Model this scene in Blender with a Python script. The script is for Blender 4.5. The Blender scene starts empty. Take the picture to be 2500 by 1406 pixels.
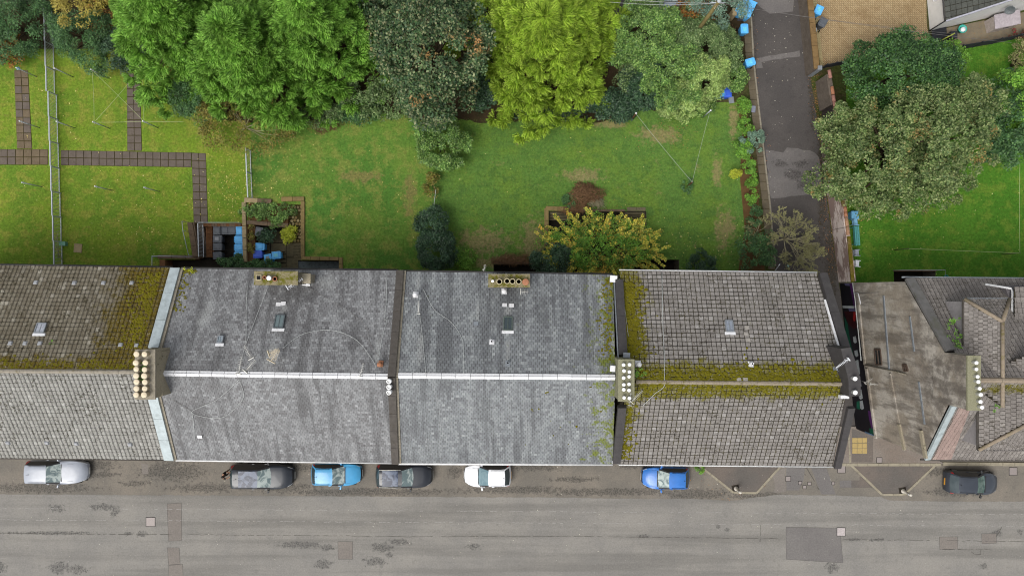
import bpy, bmesh, math, random
import numpy as np
from mathutils import Vector, Matrix
random.seed(7); rng = np.random.default_rng(7)
SC = bpy.context.scene
COL = SC.collection
R = math.radians
# ------------------------------------------------------------------ camera (drone looking straight down, 53 m up)
H, F, CX, CY = 53.0, 1667.0, 1250.0, 703.0
cd = bpy.data.cameras.new('camera'); cam = bpy.data.objects.new('camera', cd); COL.objects.link(cam)
cam.location = (0, 0, H); cam.rotation_euler = (0, 0, 0)
cd.sensor_width = 36; cd.lens = 36 * F / 2500; cd.clip_end = 2000
SC.camera = cam
def U(px, py, z=0.0):
    "world point at height z that the photograph shows at pixel px, py"
    k = (H - z) / F
    return Vector(((px - CX) * k, -(py - CY) * k, z))
# ------------------------------------------------------------------ sky and sun (bright overcast)
SUN_EL, SUN_AZ = 57.0, 222.0
w = bpy.data.worlds.new('World'); SC.world = w; w.use_nodes = True
nt = w.node_tree; nt.nodes.clear()
out = nt.nodes.new('ShaderNodeOutputWorld'); bg = nt.nodes.new('ShaderNodeBackground')
sky = nt.nodes.new('ShaderNodeTexSky'); sky.sky_type = 'NISHITA'; sky.sun_disc = False
sky.sun_elevation = R(SUN_EL); sky.sun_rotation = R(SUN_AZ); sky.air_density = 1.2; sky.dust_density = 4.0; sky.ozone_density = 1.0
hs = nt.nodes.new('ShaderNodeHueSaturation'); hs.inputs['Saturation'].default_value = 0.22
tcw = nt.nodes.new('ShaderNodeTexCoord')
cn = nt.nodes.new('ShaderNodeTexNoise'); cn.inputs['Scale'].default_value = 3.5; cn.inputs['Detail'].default_value = 6
cr = nt.nodes.new('ShaderNodeMapRange'); cr.inputs[1].default_value = .35; cr.inputs[2].default_value = .7; cr.inputs[3].default_value = .75; cr.inputs[4].default_value = 1.3
mm = nt.nodes.new('ShaderNodeVectorMath'); mm.operation = 'SCALE'
nt.links.new(tcw.outputs['Generated'], cn.inputs['Vector']); nt.links.new(cn.outputs['Fac'], cr.inputs[0])
nt.links.new(sky.outputs[0], hs.inputs['Color']); nt.links.new(hs.outputs[0], mm.inputs[0]); nt.links.new(cr.outputs[0], mm.inputs['Scale'])
nt.links.new(mm.outputs[0], bg.inputs[0]); nt.links.new(bg.outputs[0], out.inputs[0])
bg.inputs[1].default_value = 0.148
sd = bpy.data.lights.new('sun', 'SUN'); sun = bpy.data.objects.new('sun', sd); COL.objects.link(sun)
sd.energy = 1.3; sd.angle = R(34); sd.color = (1, .97, .92)
el, az = R(SUN_EL), R(SUN_AZ)
sdir = Vector((math.sin(az) * math.cos(el), math.cos(az) * math.cos(el), math.sin(el)))
sun.rotation_euler = sdir.to_track_quat('Z', 'Y').to_euler(); sun.location = (0, 0, 80)
SC.view_settings.view_transform = 'Standard'; SC.view_settings.look = 'None'; SC.view_settings.gamma = 1
SC.view_settings.use_curve_mapping = False; SC.view_settings.exposure = 0.58
SC.cycles.use_denoising = True
SC.render.engine = 'CYCLES'; SC.cycles.pixel_filter_type = 'BLACKMAN_HARRIS'; SC.cycles.filter_width = 1.1; SC.cycles.max_bounces = 5; SC.cycles.diffuse_bounces = 3; SC.cycles.transparent_max_bounces = 4
# ------------------------------------------------------------------ helpers
def lin(c): return c / 12.92 if c <= .04045 else ((c + .055) / 1.055) ** 2.4
KALB = 0.60
def C(r, g, b, k=None):
    "albedo from the colour a surface shows in the photograph (0-255)"
    k = KALB if k is None else k
    return (lin(r / 255) * k, lin(g / 255) * k, lin(b / 255) * k, 1)
class NT:
    def __init__(s, name):
        s.m = bpy.data.materials.new(name); s.m.use_nodes = True; s.t = s.m.node_tree; s.n = s.t.nodes; s.n.clear()
        s.o = s.n.new('ShaderNodeOutputMaterial'); s.p = s.n.new('ShaderNodeBsdfPrincipled')
        s.t.links.new(s.p.outputs[0], s.o.inputs[0]); s._pos = None
    def l(s, a, b): s.t.links.new(a, b)
    def setin(s, sock, v):
        if hasattr(v, 'is_output'): s.l(v, sock)
        elif v is not None: sock.default_value = v
    def pos(s):
        if s._pos is None: s._pos = s.n.new('ShaderNodeNewGeometry')
        return s._pos.outputs['Position']
    def island(s):
        s.pos(); return s._pos.outputs['Random Per Island']
    def objrand(s): return s.n.new('ShaderNodeObjectInfo').outputs['Random']
    def mapping(s, scale=(1, 1, 1), rot=(0, 0, 0), v=None):
        m = s.n.new('ShaderNodeMapping'); m.inputs['Scale'].default_value = scale; m.inputs['Rotation'].default_value = rot
        s.l(v or s.pos(), m.inputs[0]); return m.outputs[0]
    def noise(s, scale, detail=4, rough=.6, v=None, dist=0):
        t = s.n.new('ShaderNodeTexNoise'); t.inputs['Scale'].default_value = scale; t.inputs['Detail'].default_value = detail
        t.inputs['Roughness'].default_value = rough; t.inputs['Distortion'].default_value = dist
        s.l(v or s.pos(), t.inputs['Vector']); return t.outputs['Fac']
    def voro(s, scale, v=None, feature='F1'):
        t = s.n.new('ShaderNodeTexVoronoi'); t.feature = feature; t.inputs['Scale'].default_value = scale
        s.l(v or s.pos(), t.inputs['Vector']); return t.outputs['Distance']
    def math(s, op, a, b=None, c=None, clamp=False):
        t = s.n.new('ShaderNodeMath'); t.operation = op; t.use_clamp = clamp
        s.setin(t.inputs[0], a); s.setin(t.inputs[1], b)
        if c is not None: s.setin(t.inputs[2], c)
        return t.outputs[0]
    def rng(s, v, a, b, c=0., d=1., smooth=True):
        t = s.n.new('ShaderNodeMapRange'); t.interpolation_type = 'SMOOTHSTEP' if smooth else 'LINEAR'
        s.setin(t.inputs[0], v)
        for i, x in enumerate((a, b, c, d)): t.inputs[i + 1].default_value = x
        return t.outputs[0]
    def mix(s, f, a, b, mode='MIX'):
        t = s.n.new('ShaderNodeMix'); t.data_type = 'RGBA'; t.blend_type = mode
        s.setin(t.inputs[0], f); s.setin(t.inputs[6], a); s.setin(t.inputs[7], b); return t.outputs[2]
    def ramp(s, f, stops, const=False):
        t = s.n.new('ShaderNodeValToRGB'); s.l(f, t.inputs[0]); e = t.color_ramp.elements
        if const: t.color_ramp.interpolation = 'CONSTANT'
        while len(e) < len(stops): e.new(.5)
        for i, (p, c) in enumerate(stops): e[i].position = p; e[i].color = c
        return t.outputs[0]
    def xyz(s):
        t = s.n.new('ShaderNodeSeparateXYZ'); s.l(s.pos(), t.inputs[0]); return t.outputs
    def val(s, col, f):
        "colour times a value"
        t = s.n.new('ShaderNodeVectorMath'); t.operation = 'SCALE'; s.setin(t.inputs[0], col if hasattr(col, 'is_output') else col[:3]); s.setin(t.inputs['Scale'], f); return t.outputs[0]
    def bump(s, h, strength=.3, dist=.02):
        t = s.n.new('ShaderNodeBump'); t.inputs['Strength'].default_value = strength; t.inputs['Distance'].default_value = dist
        s.l(h, t.inputs['Height']); s.l(t.outputs[0], s.p.inputs['Normal'])
    def done(s, col, rough=.85, spec=.3, metal=0, coat=0):
        s.setin(s.p.inputs['Base Color'], col); s.setin(s.p.inputs['Roughness'], rough)
        s.p.inputs['Specular IOR Level'].default_value = spec; s.p.inputs['Metallic'].default_value = metal
        if coat: s.p.inputs['Coat Weight'].default_value = coat; s.p.inputs['Coat Roughness'].default_value = .04
        return s.m
def blotch(n, spots, nz, edge=.35, zz=0., amp=4.2):
    "mask of irregular patches: spots = (px, py, rx_px, ry_px) on the ground"
    x, y, z = n.xyz(); acc = None
    for (px, py, rx, ry) in spots:
        c = U(px, py, zz); dx = n.math('DIVIDE', n.math('SUBTRACT', x, c.x), rx * (H - zz) / F); dy = n.math('DIVIDE', n.math('SUBTRACT', y, c.y), ry * (H - zz) / F)
        d = n.math('SQRT', n.math('ADD', n.math('MULTIPLY', dx, dx), n.math('MULTIPLY', dy, dy)))
        m = n.math('SUBTRACT', 1.0, d); acc = m if acc is None else n.math('MAXIMUM', acc, m)
    return n.rng(n.math('ADD', acc, n.math('MULTIPLY', n.math('SUBTRACT', nz, .5), amp)), 0., edge)
def simple(name, c, rough=.6, spec=.4, metal=0, var=.18, scale=6, coat=0, dirt=None):
    n = NT(name); f = n.noise(scale, 5); col = n.val(c, n.rng(f, .25, .75, 1 - var, 1 + var))
    if dirt: col = n.mix(n.math('MULTIPLY', n.rng(n.noise(scale * .6, 6, .7), .5, .72), .8), col, dirt)
    return n.done(col, rough, spec, metal, coat)
class MB:
    "collects faces, builds one mesh object"
    def __init__(s): s.v = []; s.f = []; s.mi = []; s.sm = []
    def add(s, vs, fs, mi=0, smooth=False):
        o = len(s.v); s.v += [tuple(v) for v in vs]
        for f in fs: s.f.append(tuple(i + o for i in f)); s.mi.append(mi); s.sm.append(smooth)
        return s
    def box(s, c, size, rz=0, mi=0, M=None, taper=1.0):
        hx, hy, hz = size[0] / 2, size[1] / 2, size[2] / 2; cs, sn = math.cos(rz), math.sin(rz); vs = []
        for dz in (-1, 1):
            k = taper if dz > 0 else 1
            for dx, dy in ((-1, -1), (1, -1), (1, 1), (-1, 1)):
                x, y = dx * hx * k, dy * hy * k; p = Vector((c[0] + x * cs - y * sn, c[1] + x * sn + y * cs, c[2] + dz * hz)); vs.append(M @ p if M else p)
        return s.add(vs, [(3, 2, 1, 0), (4, 5, 6, 7), (0, 1, 5, 4), (1, 2, 6, 5), (2, 3, 7, 6), (3, 0, 4, 7)], mi)
    def prism(s, poly, z0, z1, mi=0):
        n = len(poly); a = sum(poly[i][0] * poly[(i + 1) % n][1] - poly[(i + 1) % n][0] * poly[i][1] for i in range(n))
        if a < 0: poly = poly[::-1]
        vs = [(p[0], p[1], z0) for p in poly] + [(p[0], p[1], z1) for p in poly]
        fs = [tuple(range(n))[::-1], tuple(range(n, 2 * n))] + [(i, (i + 1) % n, n + (i + 1) % n, n + i) for i in range(n)]
        return s.add(vs, fs, mi)
    def beam(s, a, b, w, h, mi=0, up=(0, 0, 1)):
        "box from a to b, w wide, h thick, centred"
        a, b = Vector(a), Vector(b); d = (b - a).normalized(); sd = d.cross(Vector(up))
        sd = sd.normalized() if sd.length > 1e-4 else Vector((1, 0, 0)); n = sd.cross(d)
        vs = []
        for p in (a, b):
            for i, j in ((-1, -1), (1, -1), (1, 1), (-1, 1)): vs.append(p + sd * i * w / 2 + n * j * h / 2)
        return s.add(vs, [(3, 2, 1, 0), (4, 5, 6, 7), (0, 1, 5, 4), (1, 2, 6, 5), (2, 3, 7, 6), (3, 0, 4, 7)], mi)
    def tube(s, pts, r, n=6, r1=None, mi=0, smooth=True):
        pts = [Vector(p) for p in pts]; k = len(pts); vs = []
        for i, p in enumerate(pts):
            d = (pts[min(i + 1, k - 1)] - pts[max(i - 1, 0)]).normalized(); a = d.orthogonal().normalized() if i == 0 else (a - d * a.dot(d)).normalized()
            b = d.cross(a); rr = r if r1 is None else r + (r1 - r) * i / (k - 1)
            vs += [p + (a * math.cos(2 * math.pi * j / n) + b * math.sin(2 * math.pi * j / n)) * rr for j in range(n)]
        fs = [(i * n + j, i * n + (j + 1) % n, (i + 1) * n + (j + 1) % n, (i + 1) * n + j) for i in range(k - 1) for j in range(n)]
        fs += [tuple(range(n))[::-1], tuple(range((k - 1) * n, k * n))]
        return s.add(vs, fs, mi, smooth)
    def lathe(s, c, prof, n=14, mi=0, smooth=True):
        "prof = (radius, z) from bottom to top about a vertical axis at c"
        vs = [(c[0] + r * math.cos(2 * math.pi * j / n), c[1] + r * math.sin(2 * math.pi * j / n), c[2] + z) for r, z in prof for j in range(n)]
        k = len(prof); fs = [(i * n + j, i * n + (j + 1) % n, (i + 1) * n + (j + 1) % n, (i + 1) * n + j) for i in range(k - 1) for j in range(n)]
        fs += [tuple(range(n))[::-1], tuple(range((k - 1) * n, k * n))]
        return s.add(vs, fs, mi, smooth)
    def build(s, name, mats, parent=None, bevel=0):
        me = bpy.data.meshes.new(name); me.from_pydata(s.v, [], s.f)
        for m in (mats if isinstance(mats, (list, tuple)) else [mats]): me.materials.append(m)
        me.polygons.foreach_set('material_index', s.mi); me.polygons.foreach_set('use_smooth', s.sm); me.update()
        o = bpy.data.objects.new(name, me); COL.objects.link(o); o.parent = parent
        if bevel:
            b = o.modifiers.new('bevel', 'BEVEL'); b.width = bevel; b.segments = 2; b.limit_method = 'ANGLE'
        return o
def npmesh(name, V, Fc, mat, parent=None, smooth=False):
    "V (n,3), Fc (m,3) or (m,4) numpy"
    me = bpy.data.meshes.new(name); k = Fc.shape[1]; m = len(Fc)
    me.vertices.add(len(V)); me.vertices.foreach_set('co', np.ascontiguousarray(V, dtype=np.float32).ravel())
    me.loops.add(m * k); me.loops.foreach_set('vertex_index', np.ascontiguousarray(Fc, dtype=np.int32).ravel())
    me.polygons.add(m); me.polygons.foreach_set('loop_start', np.arange(0, m * k, k, dtype=np.int32))
    if smooth: me.polygons.foreach_set('use_smooth', np.ones(m, dtype=bool))
    for mt in (mat if isinstance(mat, list) else [mat]): me.materials.append(mt)
    me.update(calc_edges=True); me.validate()
    o = bpy.data.objects.new(name, me); COL.objects.link(o); o.parent = parent
    return o
def tag(o, label, cat, group=None, kind=None):
    if label: o['label'] = label
    if cat: o['category'] = cat
    if group: o['group'] = group
    if kind: o['kind'] = kind
    return o
def thing(name, label, cat, loc=(0, 0, 0), rz=0, group=None):
    o = bpy.data.objects.new(name, None); COL.objects.link(o); o.location = loc; o.rotation_euler = (0, 0, rz); o.empty_display_size = .3
    return tag(o, label, cat, group)
def struct(o): o['kind'] = 'structure'; return o
def stuff(o, label=None):
    o['kind'] = 'stuff'
    if label: o['label'] = label
    return o
def share(name, me, parent, loc=(0, 0, 0), M=None):
    o = bpy.data.objects.new(name, me); COL.objects.link(o); o.parent = parent
    if M is not None: o.matrix_local = M
    else: o.location = loc
    return o
def copy_tree(o, parent=None):
    c = o.copy(); COL.objects.link(c); c.parent = parent
    for ch in list(o.children): copy_tree(ch, c)
    return c
def lerp(a, b, t): return a + (b - a) * t
def wob(pts, step=14, amp=1.6, seed=1):
    "break a pixel polyline into short steps with a ragged edge"
    r = random.Random(seed); o = []
    for (a, b) in zip(pts[:-1], pts[1:]):
        n = max(1, int(math.hypot(b[0] - a[0], b[1] - a[1]) / step))
        for i in range(n): t = i / n; o.append((a[0] + (b[0] - a[0]) * t + r.uniform(-amp, amp), a[1] + (b[1] - a[1]) * t + r.uniform(-amp, amp)))
    return o + [pts[-1]]
# ------------------------------------------------------------------ materials
def m_asphalt(name, base, dark, light, stains=None, fine=1.0, streak=True, stain_col=(.055, .053, .05, 1)):
    n = NT(name)
    big = n.noise(.35, 6, .6); mid = n.noise(2.2, 7, .65); grit = n.noise(9, 6, .8)
    col = n.mix(n.rng(big, .32, .68), base, light)
    if streak:
        st = n.noise(1.0, 4, .55, n.mapping((.05, .9, 1))); col = n.mix(n.math('MULTIPLY', n.rng(st, .42, .66), .65), col, dark)
    col = n.mix(n.math('MULTIPLY', n.rng(mid, .52, .74), .45), col, dark)
    col = n.val(col, n.rng(grit, .25, .75, .82, 1.18))
    fl = n.voro(3.1); col = n.mix(n.rng(fl, .035, .05, .7, 0), col, (.45, .43, .4, 1))
    if stains:
        nz = n.noise(3.5, 8, .75); col = n.mix(n.math('MULTIPLY', blotch(n, stains, nz), n.rng(n.noise(9, 5, .8), .42, .58, .1, .95)), col, stain_col)
    n.bump(grit, .35, .01); return n.done(col, .9, .25)
ROADST = [(140, 1240, 22, 10), (250, 1236, 34, 9), (280, 1249, 12, 14), (135, 1300, 120, 5), (345, 1302, 14, 8), (312, 1302, 12, 5), (730, 1329, 62, 9), (800, 1336, 18, 9),
          (145, 1385, 26, 16), (190, 1388, 28, 12), (0, 1385, 18, 14), (790, 1376, 22, 14), (935, 1336, 28, 14), (975, 1322, 30, 8), (915, 1370, 28, 13), (950, 1354, 10, 8), (1158, 1334, 20, 8), (1568, 1308, 16, 5),
          (2085, 1316, 18, 4), (2145, 1317, 20, 4), (2435, 1300, 12, 10), (2400, 1381, 12, 8), (2030, 1385, 18, 14), (1752, 1285, 7, 6), (1776, 1292, 6, 6), (2490, 1298, 8, 7)]
MA_road = m_asphalt('road_asphalt', C(141, 138, 133), C(120, 117, 112), C(153, 149, 142), ROADST)
PKST = [(100, 1190, 140, 14), (230, 1136, 60, 14), (250, 1158, 40, 8), (420, 1150, 90, 26), (500, 1190, 100, 12), (330, 1180, 40, 8), (900, 1200, 240, 10), (1110, 1150, 20, 16), (1310, 1140, 70, 10), (1260, 1195, 160, 10),
        (1400, 1170, 60, 8), (1490, 1200, 200, 10), (1700, 1205, 90, 14), (1850, 1210, 80, 10), (2340, 1200, 90, 12), (2280, 1150, 40, 12), (1540, 1135, 40, 10), (700, 1190, 90, 12), (740, 1140, 30, 10)]
MA_park = m_asphalt('parking_strip_asphalt', C(122, 117, 109), C(98, 94, 89), C(140, 132, 121), PKST, streak=False, stain_col=C(78, 75, 70))
MA_lane = m_asphalt('lane_asphalt', C(82, 78, 76), C(64, 60, 58), C(92, 87, 84), [(1985, 160, 14, 160), (2008, 420, 14, 200), (2030, 620, 18, 120), (1840, 300, 8, 260)], streak=False, stain_col=C(58, 52, 34))
MA_lane2 = m_asphalt('lane_patch_asphalt', C(112, 108, 106), C(84, 80, 78), C(122, 117, 114), [(1935, 425, 26, 14), (1905, 400, 20, 10), (1955, 400, 20, 10), (1960, 450, 16, 14)], streak=False, stain_col=C(70, 66, 64))
MA_patch = m_asphalt('patch_asphalt', C(120, 116, 114), C(106, 102, 100), C(128, 124, 121), streak=False)
MA_patch_red = m_asphalt('reddish_patch_asphalt', C(132, 125, 119), C(116, 109, 104), C(140, 133, 126), streak=False)
MA_islandpave = m_asphalt('build_out_asphalt', C(108, 103, 98), C(96, 90, 86), C(122, 112, 104), streak=False)
MA_court = m_asphalt('forecourt_asphalt', C(134, 122, 112), C(116, 108, 102), C(142, 134, 126), streak=False)
def m_grass(name, a, b, c, bare, bare_spots=None, bare_amt=.62):
    n = NT(name)
    big = n.noise(.22, 6, .65); mid = n.noise(1.1, 7, .7); fine = n.noise(5.5, 7, .82)
    col = n.mix(n.rng(big, .4, .6), a, b); col = n.mix(n.math('MULTIPLY', n.rng(mid, .47, .6), .85), col, c)
    br = n.rng(n.noise(.5, 8, .75, n.mapping((1, 1.4, 1))), bare_amt, bare_amt + .08); col = n.mix(n.math('MULTIPLY', br, .65), col, bare)
    if bare_spots:
        nz = n.noise(1.8, 8, .75); col = n.mix(n.math('MULTIPLY', blotch(n, bare_spots, nz, .6), .7), col, bare)
    col = n.val(col, n.rng(fine, .2, .8, .42, 1.58)); n.bump(fine, .8, .05)
    return n.done(col, .95, .1)
MG_left = m_grass('lawn_mossy', C(114, 138, 44, .74), C(98, 128, 42, .74), C(132, 138, 58, .74), C(122, 114, 62, .74), [(410, 180, 20, 20)], .62)
MG_mid = m_grass('lawn_middle', C(98, 128, 52, .8), C(78, 118, 48, .8), C(122, 132, 64, .8), C(136, 120, 78, .76), [(800, 300, 40, 22), (1125, 560, 34, 44), (1090, 620, 60, 40), (1000, 470, 18, 60), (880, 430, 60, 20)], .64)  # middle garden's own green with brown bare patches
MG_right = m_grass('lawn_rough', C(92, 126, 58, .72), C(104, 132, 54, .72), C(82, 114, 54, .72), C(152, 132, 98, .72),
                   [(1610, 330, 60, 26), (1300, 590, 40, 70), (1180, 590, 80, 40), (1220, 640, 100, 22), (1750, 420, 14, 40), (1770, 560, 30, 60), (1420, 430, 60, 20), (1480, 300, 60, 16), (1790, 300, 14, 50)], .60)
MG_far = m_grass('lawn_bright', C(84, 130, 42, .72), C(74, 122, 38, .72), C(108, 136, 50, .72), C(118, 128, 54, .74), None, .66)
MG_earth = m_grass('rough_ground', C(74, 82, 40), C(88, 84, 52), C(56, 70, 32), C(96, 82, 60), None, .5)
def m_soil(name, c1, c2, c3):
    n = NT(name); f = n.noise(1.4, 8, .75); g = n.noise(22, 5, .8)
    col = n.mix(n.rng(f, .35, .65), c1, c2); col = n.mix(n.rng(g, .55, .7), col, c3); n.bump(g, .8, .05); return n.done(col, .95, .1)
M_soil = m_soil('soil', C(78, 62, 46), C(60, 56, 36), C(116, 96, 66))
M_litter = m_soil('leaf_litter', C(104, 78, 52), C(120, 92, 60), C(76, 66, 40))
SB = ([(690, 716, 24, 46), (730, 720, 50, 30), (870, 820, 20, 70), (620, 760, 16, 60)], [(676, 860, 16, 44), (690, 752, 14, 26), (500, 770, 22, 60), (930, 850, 10, 50), (790, 690, 30, 26)])
SCc = ([(1240, 735, 34, 60), (1330, 760, 18, 60)], [(1240, 850, 10, 50), (1240, 762, 13, 30), (1015, 690, 7, 36), (1165, 768, 6, 34), (1472, 720, 9, 40), (1030, 850, 16, 60), (1495, 840, 12, 60)])
def m_slate(name, c1, c2, c3, c4, sx, moss=0, speck=.5, stains=None):
    n = NT(name); i = n.island(); n_dk = tuple(v * .82 for v in c2[:3]) + (1,)
    v = n.mapping((1.5, .12, .12)); st = n.noise(.9, 7, .7, v); lt = n.noise(1.3, 6, .7, n.mapping((1.3, .15, .15), (0, 0, .02))); blot = n.noise(.45, 6, .7)
    col = n.ramp(i, [(0, n_dk), (.12, c2), (.6, c1), (.97, c3), (1, c4)])
    col = n.mix(n.math('MULTIPLY', n.rng(st, .47, .6), .75), col, n.val(c2, .62)); col = n.mix(n.math('MULTIPLY', n.rng(lt, .52, .66), .5), col, c4); col = n.mix(n.math('MULTIPLY', n.rng(blot, .5, .66), .3), col, c3)
    col = n.val(col, n.rng(n.noise(9, 5, .75), .25, .75, .78, 1.22))
    sp = n.voro(7.5); col = n.mix(n.math('MULTIPLY', n.rng(sp, .05, .09, speck, 0), n.rng(n.noise(.5, 4), .42, .6)), col, C(205, 205, 205))
    if stains:
        nz = n.noise(1.3, 7, .7); col = n.mix(n.math('MULTIPLY', blotch(n, stains[0], nz, .8, 10.3, 2.4), .6), col, n.val(c2, .55)); col = n.mix(n.math('MULTIPLY', blotch(n, stains[1], nz, .9, 10.3, 2.4), .55), col, C(176, 178, 176))
    if moss:
        x, y, z = n.xyz(); m = n.rng(n.math('ADD', n.noise(1.6, 8, .8), n.rng(x, sx - 3.2, sx, 0, .16)), .64, .70)
        m2 = n.rng(n.math('ADD', n.noise(3.6, 6, .8), 0), .70, .75)
        col = n.mix(n.math('MAXIMUM', m, m2), col, C(112, 122, 40))
    n.bump(n.noise(30, 4, .7), .25, .01); return n.done(col, n.rng(i, 0, 1, .55, .8, False), .35)
M_slateB = m_slate('slate_brownish', C(136, 137, 138), C(118, 117, 118), C(152, 153, 154), C(170, 171, 172), 0, stains=SB)
M_slateC = m_slate('slate_bluish', C(134, 138, 140), C(120, 122, 125), C(150, 154, 155), C(166, 170, 170), 6.4, 1, stains=SCc)
def m_tile(name, c1, c2, c3, mosscol, mossmask, bits=.5):
    n = NT(name); i = n.math('FRACT', n.math('ADD', n.island(), n.math('MULTIPLY', n.objrand(), 7.3)))
    col = n.ramp(i, [(0, c1), (.5, c2), (.9, c1), (1, c3)]); col = n.val(col, n.rng(n.noise(8, 6, .75), .25, .75, .78, 1.22))
    col = n.mix(n.math('MULTIPLY', n.rng(n.noise(.6, 6, .7), .5, .7), .5), col, n.val(c2, .75))
    mk = n.rng(n.math('ADD', mossmask(n), n.math('MULTIPLY', n.math('SUBTRACT', n.noise(1.3, 8, .78), .5), 1.5)), .32, .55)
    mk = n.math('MULTIPLY', mk, n.rng(n.noise(9, 5, .8), .34, .52)); col = n.mix(mk, col, n.mix(n.noise(2.5, 4), mosscol, n.val(mosscol, .62)))
    col = n.mix(n.rng(n.math('ADD', n.noise(5.5, 5, .8), n.math('MULTIPLY', n.noise(.7, 3), .25)), .69, .72, 0, bits), col, C(58, 52, 30))
    sp = n.voro(5.2); col = n.mix(n.math('MULTIPLY', n.rng(sp, .05, .08, .8, 0), n.rng(n.noise(.9, 4), .45, .6)), col, C(215, 212, 205))
    n.bump(n.noise(34, 4, .7), .3, .01); return n.done(col, .9, .15)
def ridge_moss(yr, wid, west=None, east=None, north_only=False, south_amt=0):
    def f(n):
        x, y, z = n.xyz(); d = n.math('SUBTRACT', y, yr); a = n.rng(n.math('ABSOLUTE', d), 0, wid, 1.1, .0, False)
        if north_only: a = n.math('MULTIPLY', a, n.rng(d, -.1, .25, south_amt, 1))
        for e, w2 in ((west, 1), (east, -1)):
            if e is not None:
                b = n.rng(n.math('MULTIPLY', n.math('SUBTRACT', x, e[0]), w2), 0, e[1], e[2], 0, False); b = n.math('MULTIPLY', b, n.rng(d, -.3 if north_only else -5.5, .6, .15, 1)); a = n.math('MAXIMUM', a, b)
        return n.math('MAXIMUM', a, .12)
    return f
def a_moss(n):
    x, y, z = n.xyz(); north = n.rng(y, -5.05, -4.8); e = n.rng(x, -27.5, -22.2, .06, .95, False); r = n.rng(y, -5.0, -3.4, .75, 0, False); s = n.rng(x, -44, -36, .35, 0, False)
    m = n.math('MULTIPLY', north, n.math('MAXIMUM', n.math('MAXIMUM', e, r), n.math('ADD', s, .16))); return n.math('MAXIMUM', m, .13)
M_tileA = m_tile('grey_concrete_tile', C(172, 170, 164), C(158, 156, 150), C(186, 184, 178), C(116, 100, 26), a_moss, .8)
M_tileA_n = m_tile('mossed_shaded_tile', C(136, 129, 114), C(118, 110, 94), C(168, 162, 148), C(112, 96, 22), a_moss, .8)  # north slope copy: base colour darkened for the slope's shade, moss on top
M_tileD = m_tile('square_concrete_tile', C(150, 145, 140), C(138, 133, 128), C(168, 164, 160), C(122, 116, 28), ridge_moss(-5.62, 1.75, west=(7.0, 2.6, .9)), .7)
M_tileE = m_tile('pinkish_clay_tile', C(146, 140, 135), C(132, 126, 121), C(160, 154, 148), C(116, 110, 30), lambda n: n.rng(n.math('ABSOLUTE', n.math('ADD', n.xyz()[1], 5.9)), 0, .7, .6, 0, False), .5)
M_tileE_clean = m_tile('clean_pink_tile', C(168, 146, 138), C(158, 138, 130), C(176, 156, 146), C(116, 110, 30), lambda n: n.math('ADD', 0., 0.), .1)
M_tileW = m_tile('dark_green_tile', C(92, 94, 88), C(78, 80, 75), C(104, 106, 98), C(80, 84, 50), lambda n: n.math('ADD', 0., 0.), .1)
def m_deck(name, c, m):
    n = NT(name); return n.done(n.mix(n.rng(n.noise(2.2, 6, .7), .46, .62), c, m), .95, .1)
M_deck = m_deck('roof_underlay_dark', C(52, 49, 44), C(66, 60, 40)); M_deckD = m_deck('mossy_joint', C(46, 42, 34), C(70, 64, 30))
M_moss = m_soil('moss', C(122, 116, 26), C(104, 98, 24), C(140, 134, 40))
M_zinc = simple('zinc_flashing', C(196, 208, 210), .45, .5, .25, .14, 3, dirt=C(168, 178, 178))
def m_whitecap():
    n = NT('weathered_white_paint'); col = n.val(C(240, 240, 242, .7), n.rng(n.math('FRACT', n.math('MULTIPLY', n.objrand(), 9.7)), 0, 1, .84, 1.0, False)); col = n.mix(n.math('MULTIPLY', n.rng(n.noise(5, 6, .75), .5, .68), .5), col, C(170, 166, 158, .7)); return n.done(col, .6, .35)
M_white = m_whitecap()
M_whiteclean = simple('white_plastic', C(244, 246, 250, .72), .4, .5, 0, .04)
M_brcop = simple('brown_coping', C(92, 87, 82), .85, .2, 0, .16, 4, dirt=C(78, 72, 62))
M_blkcop = simple('black_coping', C(70, 67, 67), .7, .3, 0, .14, 4, dirt=C(84, 82, 80))
M_cement = simple('cement_render', C(160, 152, 136), .9, .15, 0, .18, 6, dirt=C(116, 108, 88))
def m_mossycap(name, c, mo, lo):
    n = NT(name); col = n.mix(n.rng(n.noise(2.6, 8, .75), lo, lo + .16), c, n.mix(n.noise(9, 4), mo, n.val(mo, .6))); col = n.val(col, n.rng(n.noise(20, 4), .2, .8, .75, 1.2)); n.bump(n.noise(18, 5, .7), .5, .04); return n.done(col, .95, .1)
M_mosscap = m_mossycap('mossy_chimney_cap', C(150, 140, 112), C(118, 116, 34), .44)
M_chimA = m_mossycap('lichened_render', C(176, 166, 144), C(92, 86, 60), .56); M_chimD = m_mossycap('grey_mortar_cap', C(152, 150, 124), C(118, 120, 56), .56)
M_pot = simple('cream_clay_pot', C(238, 222, 192), .7, .3, 0, .06, 8); M_potw = simple('white_pot', C(248, 248, 246, .72), .5, .4, 0, .03)
M_terra = simple('terracotta', C(176, 122, 92), .8, .2, 0, .16, 6, dirt=C(140, 104, 74)); M_buff = simple('buff_pot', C(196, 184, 150), .8, .2, 0, .12)
M_black = simple('soot_black', (.012, .012, .012, 1), .95, .05); M_lead = simple('lead_grey', C(150, 156, 162), .5, .5, .2, .16, 5)
M_gutter_b = simple('black_gutter', C(58, 56, 56), .6, .3); M_gutter_w = simple('white_gutter', C(226, 226, 226, .68), .5, .4, 0, .1)
M_stone = simple('grey_sandstone', C(134, 126, 112), .95, .1, 0, .2, 3, dirt=C(96, 90, 78))
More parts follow.
